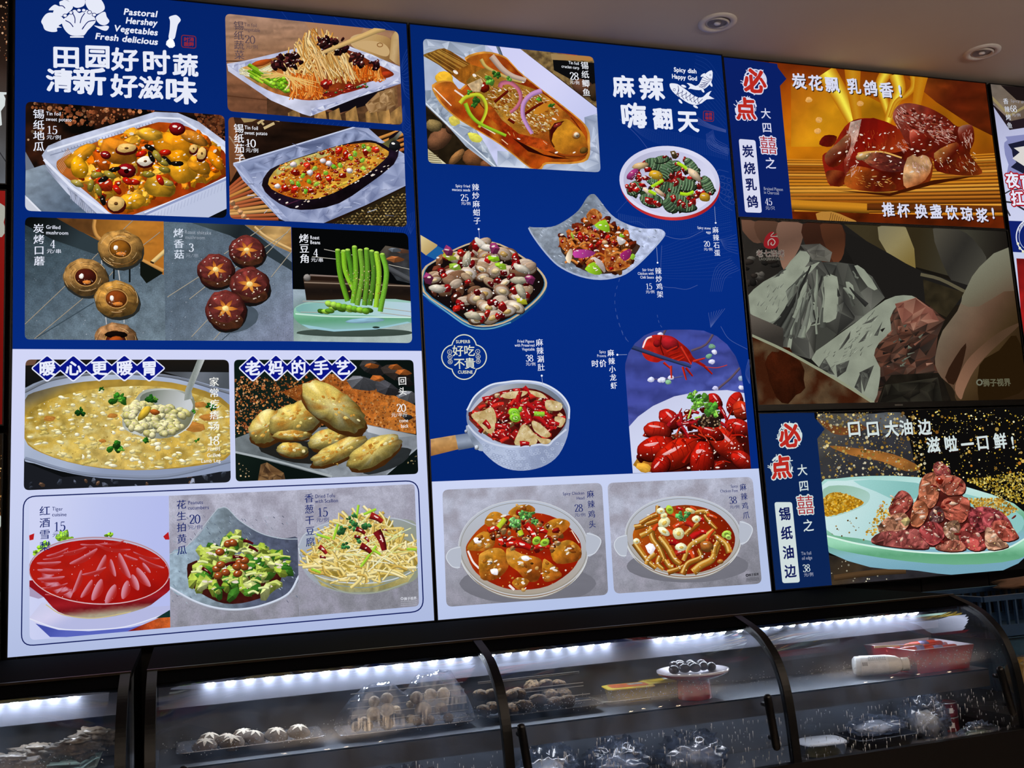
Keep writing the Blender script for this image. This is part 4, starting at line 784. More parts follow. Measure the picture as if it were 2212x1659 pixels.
CU = [(-160, 960), (-80, 760), (60, 640), (280, 570), (420, 600), (560, 680), (760, 780), (790, 860), (680, 1000), (560, 1100), (200, 1130), (0, 1090), (-120, 1030)]
s.scatter(CU, 170, lambda x, y: s.chunk(x, y, R.uniform(52, 105), R.choice(['a8bc48', '9cb43c', 'c0cc6c', 'b4c458', '88a434', 'd0d88c', '4c8428', '2f6820', '3c7424']), 7, .5, dk=.55, hl=.4, g=.15))
s.scatter(CU, 30, lambda x, y: s.stroke([(x-50, y+R.uniform(-20, 20)), (x, y-8), (x+50, y+R.uniform(-20, 20))], 22, R.choice(['c4d070', 'd8e09c', '2c6420']), 3))
for (x, y) in ((190, 640), (235, 630), (80, 880), (165, 915), (95, 945), (300, 820), (340, 860), (280, 925), (345, 800), (120, 840), (270, 860), (110, 720)): s.blob(x, y, 46, 36, R.uniform(-.5, .5), '9c4c20', .06, 12, hl=.7, dk=.5)
for (x, y, a) in ((210, 830, -.3), (280, 770, .1), (430, 690, .5), (380, 625, .3), (-20, 900, .6)): s.chili(x, y, 100, 34, a, '4c0c10')
cap(s, NAVY, '花生拍黄瓜', (-258, 265), (-252, 700), 92, [('Peanuts', (-195, 265), (-50, 260)), ('cucumbers', (-195, 315), (7, 308))], ('20', (-180, 450)), ((-193, 500), (-55, 497)), ph=84)
photo(s, v10, [(842, 128), (1967, 70), (2010, 1235), (868, 1335)], [0, 40, 45, 0], 'printed picture of shredded dried tofu with scallion in a glass bowl')
s.fill([(830, 50), (2030, 50), (2030, 1360), (830, 1360)], GREY(8), 26, g=.22)
s.fill([(860, 660), (930, 540), (1150, 440), (1500, 390), (1800, 400), (2000, 470), (2010, 900), (1900, 1020), (1600, 1110), (1300, 1110), (1050, 1030), (900, 880)], lin(900, 500, 1700, 1100, 'a8b0c0', '98a0a8', '8e9480'), 36, 3); s.fill([(1000, 930), (1300, 1010), (1700, 1010), (1990, 880), (1900, 1010), (1600, 1100), (1300, 1105), (1080, 1040)], nz(lin(1300, 980, 1300, 1100, 'b8ac70', 'a09458', '8c8c6c'), .3, 40, 3), 26, g=.15)
for P, c in (([(860, 680), (900, 840), (1050, 950), (1300, 1010), (1600, 1010), (1850, 950), (2000, 860)], 'c8d0d8'), ([(870, 740), (1050, 980), (1300, 1045), (1600, 1045), (1990, 900)], '88948e'), ([(1000, 960), (1300, 1100), (1600, 1105), (1900, 1010)], '9ca498'), ([(860, 660), (930, 540), (1150, 440), (1500, 392), (1800, 402), (1980, 465)], 'b8c0cc')): s.line(P, 10, c, 6)
TO = [(930, 830), (1040, 640), (1180, 500), (1380, 370), (1560, 350), (1740, 420), (1800, 560), (1980, 660), (1990, 840), (1800, 930), (1500, 985), (1200, 970), (1000, 900)]
s.fill(TO, nz('a08838', .3, 40, 3), 30, 3)
def noodle(x, y):
    a = R.uniform(0, 3.14); l = R.uniform(70, 150); k = R.uniform(-46, 46); c, q_ = math.cos(a), math.sin(a)
    s.stroke([(x-c*l, y-q_*l*.7), (x-q_*k, y+c*k), (x+c*l, y+q_*l*.7)], R.uniform(14, 32), R.choice(['d8c070', 'e0cc84', 'ccb058', 'e8dca8', 'c4a450', 'e4d494']), 4, dk=.6)
s.scatter(TO, 340, noodle)
for i in range(34): x, y = R.uniform(1000, 1850), R.uniform(450, 850); a = R.uniform(-.9, .9); s.stroke([(x-90*math.cos(a), y-90*math.sin(a)), (x+90*math.cos(a), y+90*math.sin(a))], 9, R.choice(['e4e4c8', 'd8dca8', 'c8d080']), dk=.8)
for P in ([(1410, 400), (1430, 270)], [(1480, 360), (1600, 310)], [(1450, 860), (1600, 660)], [(1030, 550), (1160, 590)], [(1190, 600), (1235, 450)], [(1890, 690), (1985, 695)], [(980, 880), (1070, 915)], [(1570, 700), (1640, 740)]): s.stroke(P, 24, '9ccc38', dk=.7)
for (x, y, r_) in ((1500, 440, 70), (1390, 470, 60), (1340, 410, 40), (1270, 510, 60), (1310, 660, 50), (1410, 600, 50), (1390, 380, 40)): s.leaf(x, y, r_, '3c8044', 7)
for (x, y, l, w_, a) in ((1640, 610, 200, 84, 1.2), (1600, 400, 130, 70, .5), (1500, 690, 120, 66, .6), (1450, 520, 100, 50, .5), (1420, 575, 60, 34, .1), (1090, 700, 100, 50, .8), (1090, 770, 60, 30, .2), (1510, 600, 60, 30, .9), (1680, 510, 50, 16, .1)): s.chili(x, y, l, w_, a, R.choice(['6c1418', '4c0c10', '8c1c1c'])); s.hl(x, y-10, 9, .8)
cap(s, NAVY, '香葱干豆腐', (960, 205), (972, 622), 90, [('Dried Tofu', (1018, 205), (1210, 195)), ('with Scallion', (1018, 252), (1238, 243))], ('15', (1042, 383)), ((1027, 432), (1153, 425)), ph=84)
s.begin('maker_mark'); s.ring(1848, 1163, 12, 11, 6, 'd4d6e0'); htext(s, '狮子视界', (1866, 1178), (1987, 1170), 32, 'd4d6e0', .02)
for k in range(3): s.line([(1835, 1192+k*18), (1990, 1184+k*18)], 4, 'b4b6c0')
# --- title
s.begin('broccoli_drawing'); s.view(0, 0, E1)
for P in ([(395, 200), (445, 130), (520, 125), (600, 170), (605, 215), (560, 245), (590, 262), (545, 268), (545, 300), (490, 305), (430, 285), (410, 240)], [(465, 95), (520, 45), (570, 60), (570, 15), (640, 5), (692, 50), (690, 85), (640, 130), (590, 155), (510, 128), (512, 100)], [(600, 0), (640, -60), (760, -80), (810, -20), (805, 50), (740, 75), (692, 55), (650, 5)], [(818, 0), (880, -70), (960, -10), (1000, 60), (985, 105), (905, 135), (835, 75)], [(915, 170), (965, 125), (1005, 115), (1020, 160), (1045, 205), (1005, 240), (950, 228)], [(900, 245), (960, 252), (1010, 245), (1042, 255), (1020, 292), (970, 285)]): s.fill(P, WH, None, 4)
s.fill([(595, 235), (600, 190), (650, 150), (690, 105), (720, 95), (760, 125), (830, 95), (880, 130), (915, 200), (880, 250), (840, 290), (815, 325), (790, 340), (690, 340), (630, 300)], WH, None, 4); s.line([(670, 353), (800, 353)], 14, WH)
for (x, y) in ((755, 98), (800, 98), (855, 118), (680, 122), (900, 142), (622, 150)): s.blob(x, y, 20, 16, 0, WH, dk=1., hi=1.); s.ring(x, y, 20, 16, 6, '0a1c6c', dk=1.)
for P in ([(625, 195), (670, 220), (700, 258)], [(690, 120), (715, 170), (716, 222)], [(810, 125), (780, 170), (766, 222)], [(910, 195), (840, 210), (786, 280), (800, 255)], [(570, 55), (600, 58), (622, 80)]): s.line(P, 9, '0a1c6c', 4)
s.begin('title')
for t, a, b in (('Pastoral', (1178, 138), (1500, 164)), ('Hershey', (1197, 222), (1503, 248)), ('Vegetables', (1088, 296), (1507, 340)), ('Fresh delicious', (905, 372), (1508, 430))): htext(s, t, a, b, 84, WH, .03, .18)
s.fill([(1615, 165), (1650, 148), (1690, 146), (1728, 190), (1700, 235), (1685, 300), (1665, 372), (1612, 368), (1622, 280), (1625, 200)], WH, None, 3); s.chunk(1630, 412, 46, WH, 9, dk=1.1)
for ch, x, y, z, sx in (('田', 632, 545, 250, 1.08), ('园', 930, 540, 255, .98), ('好', 1195, 570, 250, 1.02), ('时', 1490, 595, 270, 1.), ('蔬', 1770, 622, 245, 1.), ('清', 572, 768, 255, 1.02), ('新', 855, 775, 300, 1.05), ('好', 1188, 822, 255, 1.02), ('滋', 1440, 840, 250, .98), ('味', 1730, 868, 295, 1.05)): big(s, ch, (x, y), z*.91, WH, .031, .013, sx)
def seal(x0, y0, x1, y1, chars):
    q_ = rquad([(x0, y0), (x1, y0+12), (x1, y1), (x0, y1-12)], 24); s.line(np.vstack([q_, q_[:1]]), 7, '8c2420')
    for k, ch in enumerate(chars): big(s, ch, (x0+(x1-x0)*(.33+.36*(k % 2)), y0+(y1-y0)*(.32+.36*(k//2))), 44, '9c2820', .02, .02)
s.begin('seal'); seal(1735, 335, 1872, 462, '时消蔬鲜')
s.flush()
# ---------------------------------------------------------------- menu board with spicy dishes (large, middle)
B2X0, B2X1 = .619, 1.609
root2, s = board('menu_board', B2X0, B2X1, B1Z0, B1Z1, 'large backlit menu board of spicy dishes with crayfish and whole fish, in the middle', 'menu board')
q = rect_px(B2X0, B2X1, B1Z0, B1Z1)
panel(s, q, lin(0, 50, 0, 1000, '04256c', '062d84', '05297c'), ((932.8, 1040.4), (1639, 1012)), lin(1000, 1040, 1100, 1330, 'cdd5f4', 'c4cff0', 'b4c2e6'))
# line ornament
s.view(1200, 300, 5.027); OC = '2c4a94'
lines_fan(s, [(660, 800), (760, 690), (780, 670)], [(1000, 970), (900, 900), (800, 905)], 2, OC, 4)
for i in range(12):
    t = i/11
    s.dashes(smooth_open([(680, 810+t*60), (950, 860+t*90), (1250, 870+t*170), (1600, 800+t*210), (1900, 700+t*280)], 6), 3, '24448e', 60, .6)
for i in range(14): t = i/13; s.dashes(smooth_open([(1150-t*10, 1180+t*330), (1300+t*80, 1120+t*400), (1560+t*160, 1000+t*520), (1920, 900+t*600)], 6), 3, OC, 70, .5)
s.line([(1180, 1050), (1300, 1085), (1430, 1080), (1600, 1000)], 4, '5a6ca4', 6); s.line([(1150, 1160), (1140, 1400), (1150, 1590), (1300, 1620), (1420, 1635), (1540, 1590)], 4, '4c60a0', 6)
for (P0, P1) in (([(1780, 1090), (1850, 1080), (1960, 1040)], [(1790, 1100), (1850, 1200), (1980, 1250)]), ([(1680, 1660), (1740, 1400), (1900, 1300)], [(1800, 1660), (1850, 1500), (2000, 1420)]), ([(1640, 0), (1680, 60), (1880, 170)], [(1700, -60), (1760, 60), (1890, 110)]), ([(1760, 440), (1760, 340), (1880, 360)], [(1760, 560), (1800, 700), (1920, 780)])): lines_fan(s, P0, P1, 7, '3c5498', 3)
for (x, y) in ((1815, 420), (1885, 450), (1810, 500), (1880, 530), (1828, 580), (1895, 605), (1860, 655), (1920, 690)): s.ring(x, y, 24, 24, 4, '2c4488', dk=1.)
s.view(1250, 80, 5.53)
for i in range(12): t = i/11; s.dashes(smooth_open([(520+t*80, 1000+t*40), (800, 1090+t*120), (1200, 1150+t*200), (1560, 1250+t*160), (1790, 1330+t*140)], 6), 3, OC, 60, .5)
lines_fan(s, [(1400, 220), (1560, 300), (1730, 560)], [(1340, 650), (1500, 820), (1760, 1100)], 11, '1c3c86', 3); lines_fan(s, [(1420, 960), (1560, 1040), (1760, 1110)], [(1420, 1040), (1600, 1100), (1760, 1140)], 7, '4c5ea0', 3); lines_fan(s, [(1600, 1110), (1640, 1220), (1780, 1300)], [(1520, 1160), (1560, 1330), (1780, 1420)], 7, '4458a0', 3); s.line([(490, 980), (700, 1180), (820, 1330)], 4, '4458a0', 5)
s.view(1250, 680, 4.366)
s.dashes(smooth_open([(360, 0), (390, 110), (430, 210), (500, 280)], 5), 5, '3c5498', 4, .5); s.dashes(smooth_open([(740, 0), (760, 80), (800, 140)], 5), 5, '3c5498', 3, .5); lines_fan(s, [(1225, -20), (1245, 120)], [(1380, -60), (1245, 120)], 7, '4c60a0', 3); s.line([(1340, 110), (1420, 230), (1590, 325)], 4, '4c60a0', 5); lines_fan(s, [(1600, 420), (1575, 560), (1610, 650)], [(1620, 420), (1610, 560), (1612, 650)], 4, '4c60a0', 3)
s.view(900, 380, E1); s.dashes(smooth_open([(1940, 980), (1895, 1150), (1910, 1330), (1960, 1480), (2030, 1600)], 6), 5, '3c5498', 9, .45)
# --- fish
photo(s, (880, 50, E1), [(148, 147), (1780, 322), (1847, 1427), (198, 1337)], 50, 'printed picture of a whole braised carp on foil')
s.fill([(100, 100), (1900, 250), (1900, 1500), (100, 1400)], nz('3c2c1a', .3, 40, 3), 36)
s.fill([(1060, 235), (1780, 310), (1830, 820), (1500, 560)], mixn('54422a', '8a7044', 26, 5, .4, .6), 22, g=.2); s.fill([(1390, 350), (1790, 380), (1800, 620), (1600, 560), (1400, 450)], '0c0c0e'); s.fill([(1370, 290), (1770, 320), (1770, 360), (1380, 350)], lin(1400, 290, 1700, 350, '9c8054', 'b07a40'), 30); s.fill([(1430, 285), (1660, 300), (1600, 310)], 'b8541c')
s.blob(1690, 620, 130, 80, .5, '5c3c2c', .1, 14); s.blob(1790, 660, 60, 90, 0, '3c2c1c')
s.fill([(170, 800), (500, 1100), (840, 1380), (180, 1380)], nz('20180e', .5, 40, 6), 30)
for (x, y, rx, ry, a, c) in ((310, 1110, 140, 90, -.7, '7a5036'), (420, 1010, 60, 60, 0, '4a3020'), (640, 1290, 110, 90, .2, '80502e'), (470, 1280, 110, 40, -.8, '96683c'), (250, 980, 80, 60, .2, '8a7448'), (760, 1350, 60, 40, 0, '7a4c30')): s.blob(x, y, rx, ry, a, c, .15, 14, dk=.45, g=.35)
for i in range(7): s.line([(200+i*22, 1260+i*16), (225+i*22, 1330+i*14)], 9, '3c3020'); 
s.fill([(195, 1200), (370, 1345), (200, 1345)], lin(200, 1210, 330, 1340, 'b8ac84', 'd8d0ac'), 26)
for i in range(6): s.line([(200, 1240+i*22), (290+i*10, 1262+i*18)], 6, '54482c')
FOILF = [(100, 150), (1070, 240), (1300, 440), (1820, 820), (1850, 1380), (1700, 1440), (1250, 1420), (820, 1380), (600, 1200), (400, 1000), (170, 780)]
s.fill(FOILF, nz(lin(300, 200, 1700, 1200, 'a8b4ca', 'c8ccea', 'c4c8ec', 'aebbd4'), .12, 90, 4), 30)
s.fill([(750, 205), (1070, 240), (1820, 820), (1835, 1100), (1500, 850), (1150, 520), (900, 350)], lin(1000, 300, 1700, 900, 'd0d0f4', 'd4d4f6', 'c4c8ee'), 50)
s.facets([(150, 150), (740, 200), (750, 300), (560, 330), (380, 260), (160, 260)], '8a96ac b8c2d4 6a7688 a0acc2 d4dcec 98a4ba', 60)
s.facets([(165, 640), (300, 640), (420, 820), (640, 1000), (760, 1180), (860, 1370), (820, 1380), (560, 1180), (400, 1000), (170, 780)], 'a4b0c4 7c8a9c c0cad8 93a0b4 d8e0e8 687488', 44)
s.facets([(860, 1220), (1200, 1250), (1500, 1330), (1720, 1300), (1830, 1100), (1845, 1420), (1700, 1430), (1250, 1410), (860, 1380)], 'a8b4ca c4cee2 8c98b0 d8e0f0 98a4be', 66, smooth=.7); s.facets([(1690, 900), (1830, 860), (1840, 1260), (1720, 1200)], 'b4c0d8 9aa6c0 d0d8ec 848fa8', 50)
s.line([(170, 760), (400, 985), (840, 1370)], 12, 'dce4ee'); s.stroke([(860, 215), (905, 330)], 30, '5c6878', dk=.6)
s.blob(350, 540, 120, 70, .4, 'd0a02c', .3, 14, dk=.95, g=.1); s.blob(640, 1090, 80, 40, .5, 'c4c04c', .3, 12, dk=1.); s.blob(450, 930, 60, 50, .5, 'bcae4c', .3, 12, dk=1.)
SAU = [(260, 600), (420, 560), (520, 640), (640, 460), (560, 350), (740, 290), (920, 330), (1000, 400), (1120, 520), (1560, 860), (1700, 1000), (1720, 1140), (1700, 1290), (1540, 1330), (1320, 1330), (1270, 1380), (1180, 1380), (900, 1160), (640, 1000), (480, 900), (330, 760)]
s.fill((np.array(SAU)-[1000, 850])*1.035+[1000, 850], nz('cc8a34', .3, 40, 3), 30, 3, g=.1); s.fill(SAU, mixn(nz(lin(400, 500, 1300, 1350, 'b8641c', '8c2c0a', '7c2008', 'a0440e'), .35, 70, 4), 'b86418', 120, 9, .5, .8), 22, 3, g=.2)
s.line([(250, 620), (420, 790)], 10, 'f0e0d0', 0); s.line([(450, 640), (560, 720)], 16, 'e8d8d0'); s.line([(560, 830), (660, 950), (840, 1060)], 10, 'f0d8c0', 4); s.line([(900, 1110), (960, 1160)], 8, 'f0c8a0')
s.fill([(155, 300), (240, 270), (350, 240), (480, 310), (620, 400), (740, 440), (700, 560), (560, 590), (440, 510), (300, 400), (160, 320)], nz(lin(200, 280, 600, 560, '8a6424', '7c4814', '9c5c18'), .4, 16, 3, 60), 16, 2, g=.3)
for i in range(22): t = i/21; s.line([(170+t*160, 310-t*60), (420+t*180, 480-t*90)], 4, R.choice(['4c2c10', 'b88c3c', '6a4418']))
FI = [(560, 560), (700, 440), (800, 450), (1000, 560), (1260, 650), (1450, 800), (1560, 900), (1640, 1000), (1700, 1120), (1720, 1240), (1640, 1285), (1500, 1280), (1330, 1220), (1100, 1140), (960, 1040), (800, 880), (700, 780), (640, 660)]
s.fill(FI, nz(lin(800, 500, 1300, 1200, '8c6424', 'a87828', 'b07020', '8c3c10'), .3, 80, 8), 18, 2, g=.3)
s.line(smooth_closed(FI, 3)[18:], 9, '5c1c08')
BODY = [(760, 640), (900, 580), (1080, 620), (1260, 680), (1440, 820), (1380, 900), (1340, 1040), (1200, 1060), (1040, 960), (900, 860), (780, 740)]
s.scatter(BODY, 420, lambda x, y: s.blob(x, y, R.uniform(9, 24), R.uniform(6, 13), .7+R.uniform(-.3, .3), R.choice(['b88c48', 'c8a868', 'a86c24', 'b07c30', 'd8c090', '9c5c18', '8c4410', 'a87428']), .35, 8, dk=.8, hi=1.08, g=.3))
s.scatter(BODY, 120, lambda x, y: s.line([(x, y), (x+R.uniform(14, 40), y+R.uniform(-8, 26))], R.uniform(3, 8), R.choice(['e8dcc8', '8c3c10', 'f0e8e0', '6c2808', 'd8b888'])))
s.fill([(720, 760), (800, 800), (960, 960), (1060, 1060), (1280, 1110), (1400, 1200), (1340, 1230), (1080, 1140), (900, 1010), (760, 880)], nz(lin(760, 800, 1300, 1200, 'a04c14', '8a2408', 'b04814'), .4, 24, 3), 16, 2, g=.3); s.fill([(780, 760), (860, 830), (990, 1000), (900, 930)], nz('a87830', .4, 14, 2), 14)
for k in range(90): t_ = R.random(); x = 620+t_*1000; y = 560+t_*560+R.normal(0, 1)*(60+90*math.sin(t_*3)); s.line([(x, y), (x+R.uniform(10, 50), y+R.uniform(0, 34))], R.uniform(3, 9), R.choice(['f0e4d4', 'e0c8a0', '6c2408', '8c4812', 'd8a860']))
for P in ([(830, 760), (960, 650)], [(1110, 880), (1240, 790), (1300, 770)], [(1020, 960), (960, 920)]): s.stroke(P, 26, '5c1008', 3)
s.fill([(1200, 850), (1300, 770), (1420, 780), (1340, 830), (1240, 880)], lin(1200, 860, 1400, 780, 'c88424', 'b86c1c'), 20, 2); s.blob(730, 620, 50, 50, 0, '7a1408', hl=.8); s.fill([(570, 590), (700, 530), (720, 570), (690, 660), (620, 660)], nz('c0a47c', .4, 16, 3, 40), 14)
s.fill([(1350, 1020), (1420, 940), (1520, 920), (1600, 980), (1690, 1080), (1722, 1230), (1640, 1290), (1520, 1290), (1400, 1200), (1360, 1110)], nz(lin(1400, 950, 1600, 1280, 'a86c1c', 'c08020', 'b8741c', '8c4410'), .25, 50, 5), 18, 3, g=.25)
s.fill([(1350, 1040), (1400, 960), (1500, 935), (1440, 990), (1390, 1060), (1375, 1130)], '3c0a08', 20); s.blob(1430, 980, 46, 20, -.5, '8c2820', hl=.5); s.line([(1355, 1020), (1365, 1120), (1400, 1190)], 14, '4a1c08', 4)
s.blob(1610, 1075, 40, 38, 0, 'c87c34', .05, 14); s.blob(1612, 1072, 28, 26, 0, 'd8c8b0', .05, 12); s.blob(1620, 1080, 12, 10, 0, '7a6048')
s.stroke([(1400, 1240), (1520, 1270), (1680, 1260), (1712, 1200)], 22, '8a3c10', 5); s.blob(1680, 1220, 40, 30, -.5, '6c4c1c', .1); s.hl(1420, 1240, 20, 1); s.hl(1590, 1240, 16, 1); s.hl(1060, 1110, 16, 1, .3)
s.fill([(1000, 1100), (1300, 1260), (1560, 1300), (1400, 1300), (1150, 1230)], '2a0804', 30)
for (x, y, a) in ((640, 500, .5), (460, 470, .6), (1400, 920, .4), (880, 650, -.2), (1100, 560, .5)): s.hl(x, y, 22, .8, a)
for P, w_, c in (([(880, 620), (900, 580), (980, 575), (1060, 640), (1080, 730), (1040, 810), (980, 860)], 44, 'b4627a'), ([(1280, 650), (1180, 690), (1110, 770), (1100, 880), (1140, 980), (1190, 1060)], 50, 'b484b8'), ([(500, 770), (560, 710), (680, 690), (740, 760), (745, 860), (680, 1000)], 40, 'b8c02c'), ([(550, 770), (600, 880), (700, 970), (940, 1080)], 40, '8cb424'), ([(700, 350), (760, 430), (960, 530), (1090, 570)], 34, 'b8a058'), ([(800, 320), (900, 440), (1000, 510), (1130, 550)], 60, 'b8a090')): s.stroke(P, w_, c, 6, dk=.7, w2=w_*.7)
for (x, y, r_) in ((790, 540, 70), (850, 500, 50), (970, 540, 40), (630, 740, 60), (640, 790, 40), (1370, 780, 40), (1260, 730, 36), (590, 660, 40)): s.leaf(x, y, r_, R.choice(['4c9430', '3c7c28', '64a83c']), 6)
cap(s, 'ecf0f8', '锡纸鲫鱼', (1693, 405), (1710, 662), 78, [('Tin foil', (1540, 390), (1640, 402)), ('crucian carp', (1472, 426), (1642, 443))], ('28', (1555, 540)), ((1550, 578), (1645, 588)), eh=42, ph=70)
# --- clam pan
s.begin('dish_picture', 'printed picture of fried clams in a blue pan'); s.view(900, 380, E1); s.setclip([(30, 400), (1400, 400), (1400, 1600), (75, 1600)])
s.fill([(30, 560), (200, 660), (180, 700), (90, 760), (40, 720)], lin(50, 600, 150, 700, 'd8c490', 'b89c64'), 30); s.fill([(200, 670), (290, 715), (180, 800), (90, 760)], '1c5c9c')
PAN = [(55, 900), (180, 800), (400, 680), (600, 620), (800, 650), (1000, 760), (1160, 880), (1240, 990), (1230, 1090), (1120, 1220), (900, 1380), (700, 1440), (500, 1420), (300, 1290), (60, 1110)]
s.fill(np.array(PAN)+[0, 30], lin(400, 1200, 600, 1460, '1c5c98', '2c74a8', '16487c'), 40, 3); s.fill(PAN, 'c8b08c', None, 3); s.fill(np.array(PAN)*.965+[22, 36], '2c6c90', None, 3); s.fill(np.array(PAN)*.95+[33, 46], '140c0c', None, 3)
s.line([(60, 1130), (300, 1310), (500, 1440), (700, 1460), (900, 1400)], 10, '6ca8c8', 5)
CL = [(80, 960), (240, 780), (460, 690), (640, 640), (830, 690), (1000, 790), (1130, 930), (1180, 1030), (1050, 1180), (900, 1320), (640, 1390), (420, 1290), (160, 1190)]
s.scatter(CL, 60, lambda x, y: s.chunk(x, y, R.uniform(40, 70), R.choice(['5c2418', '3c1410', '7a3c28', '8c5c40']), 8, .6, hl=.4))
def clam(x, y):
    a = R.uniform(-.6, .6); rx = R.uniform(66, 102); ry = rx*R.uniform(.48, .75); c = R.choice(['a88c70', 'b89c84', '947058', 'c0ac98', '7c5840'])
    s.blob(x, y+6, rx, ry, a, '5c3424', .04, 16); s.blob(x, y, rx*.96, ry*.94, a, c, .04, 18, dk=.55)
    if R.random() < .6: s.blob(x+4, y+4, rx*.76, ry*.7, a, R.choice(['c8bcb4', 'b0a090', 'd8ccb8', 'a89484']), .05, 16, dk=.7); s.blob(x+6, y+8, rx*.45, ry*.42, a, R.choice(['c8a868', 'b89454', 'd8c090']), .25, 10, hl=.5)
    else:
        for k in range(3): s.ring(x+8, y+6, rx*(.5+.15*k), ry*(.5+.15*k), 3, H(c)*.75, a, 16, 1.)
s.scatter(CL, 62, clam)
s.scatter(CL, 40, lambda x, y: s.chunk(x, y, R.uniform(36, 58), R.choice(['b01818', '8c1014', 'c02018', '6c0c10']), 6, .75, hl=.9))
for (x, y, c) in ((740, 790, '8cc020'), (800, 860, '9ccc30'), (310, 780, 'b0bc3c'), (310, 740, 'c8b830'), (1000, 1200, 'b4b428'), (360, 870, '94b83c')): s.chunk(x, y, 70, c, 6, .5, .3, hl=.7, dk=.75)
for (x, y, a) in ((620, 660, .8), (690, 690, .2), (980, 1000, .1), (990, 1100, 1.1), (540, 1340, .2), (480, 800, 1.8), (200, 1080, .2), (1000, 890, .4)): s.blob(x, y, 85, 38, a, R.choice(['ccc4b4', 'bcb49c', 'd4ccc0']), .2, 14, dk=.5, hl=.4)
for (x, y) in ((110, 980), (300, 720), (1080, 990), (740, 690)): s.chunk(x, y, 66, '943468', 6, .8, .8, hl=.8)
s.dots(CL, 110, 3, 8, 'ffffff f0e0e0', (.8, 1))
cap(s, WH, '辣炒麻蚶子', (562, 108), (577, 428), 72, [('Spicy fried', (372, 107), (512, 111)), ('macaca seeds', (338, 142), (514, 149))], ('25', (423, 238)), ((425, 275), (517, 277)), eh=38, ph=62)
def pin(P, d): s.line(P, 4, '98a4c8'); s.blob(*d, 10, 10, 0, 'f0f4ff', 0, 8, dk=1., hi=1.)
pin([(592, 510), (600, 605)], (592, 510))
# --- chicken bowl
s.begin('dish_picture', 'printed picture of stir-fried chicken in a grey pointed bowl'); s.view(1200, 300, 5.027); s.clip = None
BW = [(-300, 970), (-250, 965), (-60, 960), (80, 900), (240, 780), (340, 630), (400, 598), (450, 630), (600, 820), (760, 920), (940, 975), (1120, 980), (1185, 1010), (1160, 1080), (1000, 1260), (850, 1400), (700, 1490), (480, 1525), (260, 1490), (60, 1400), (-60, 1300), (-200, 1130)]
s.fill(np.array(BW)+[0, 10], 'a8b4d0', None, 3); s.fill(np.array(BW)*.985+[6, 14], nz(lin(-100, 900, 900, 1200, '8c96a4', '76808e', '9ca6bc', 'b8c2e0'), .3, 40, 4, 26), 22, 3, g=.25)
for i in range(230):
    x, y = R.uniform(-180, 1100), R.uniform(680, 1460)
    if inside(np.array([x]), np.array([y]), np.array(BW)*.97+[12, 30])[0]: s.stroke([(x, y), (x+R.uniform(14, 34), y+R.uniform(6, 22))], R.uniform(5, 10), R.choice(['c0cadc', '6a7480', 'a8b2c4', '7c8694']), dk=.8)
s.fill([(60, 1230), (150, 1080), (860, 1130), (860, 1260), (760, 1420), (500, 1470), (280, 1420)], nz('3c2820', .3, 40, 3), 30, 3)
CH = [(40, 1080), (200, 980), (340, 860), (480, 830), (640, 960), (800, 1060), (870, 1200), (800, 1340), (640, 1440), (420, 1420), (220, 1360), (100, 1240)]
s.scatter(CH, 150, lambda x, y: s.chunk(x, y, R.uniform(44, 95), R.choice(['a04418', '8a3410', 'b85c20', '6c2410', 'c87430', '541c10']), 9, .55, hl=.45, dk=.45, g=.4))
for P in ([(330, 830), (400, 760), (480, 800), (500, 860), (430, 940), (360, 900)], [(530, 1200), (620, 1240), (760, 1330), (800, 1390), (640, 1440), (540, 1420)], [(30, 1080), (120, 1080), (160, 1120), (130, 1220), (70, 1200)], [(250, 940), (400, 1000), (480, 1060), (420, 1080), (280, 1010)]): s.facets(P, 'b86424 8a3c12 cc8440 6c2810 d89c50', 34, 3, g=.35)
for i in range(14): x, y = R.uniform(150, 760), R.uniform(960, 1380); s.stroke([(x-70, y), (x, y-30), (x+70, y+10)], 26, R.choice(['b06020', 'c87c38', '7a3410']), 4, g=.3)
s.scatter(CH, 30, lambda x, y: s.chunk(x, y, R.uniform(24, 44), R.choice(['a81414', 'c02018', '7c1010']), 6, .7, hl=.8))
for P, c in (([(415, 940), (540, 880), (585, 1020), (480, 990)], '90c428'), ([(310, 1420), (410, 1340), (500, 1460), (420, 1480)], '8cbc24'), ([(800, 1290), (830, 1250), (860, 1280), (830, 1320)], '98cc38'), ([(690, 1070), (700, 1030), (750, 1070)], '84b828'), ([(160, 1040), (170, 1020), (200, 1080), (180, 1090)], 'a0c440'), ([(190, 1220), (310, 1205), (430, 1240), (350, 1290), (200, 1295)], 'a83888'), ([(690, 1260), (800, 1200), (810, 1280), (740, 1330)], '982468'), ([(660, 1060), (760, 1110), (720, 1150), (680, 1150)], 'e0dcdc'), ([(390, 1290), (480, 1320), (530, 1400), (520, 1460)], 'c8b8b4'), ([(100, 1300), (150, 1200), (180, 1230), (150, 1360)], 'd8c4a8')): s.fill(P, lin(P[0][0], P[0][1]-60, P[2][0], P[2][1], H(c)*1.25, c, H(c)*.75), 16, 2)
for (x, y) in ((480, 940), (540, 950), (420, 1410), (440, 1430), (230, 1220), (720, 1100)): s.hl(x, y, 14, .9)
s.blob(265, 1070, 30, 60, -.2, 'a81410', .1, hl=.8); s.blob(480, 1130, 50, 24, -.5, 'b01c10', hl=.8); s.blob(530, 1130, 36, 26, .2, 'd0a070', hl=.6); s.dots(CH, 80, 3, 7, 'f8e8d0', (.8, 1))
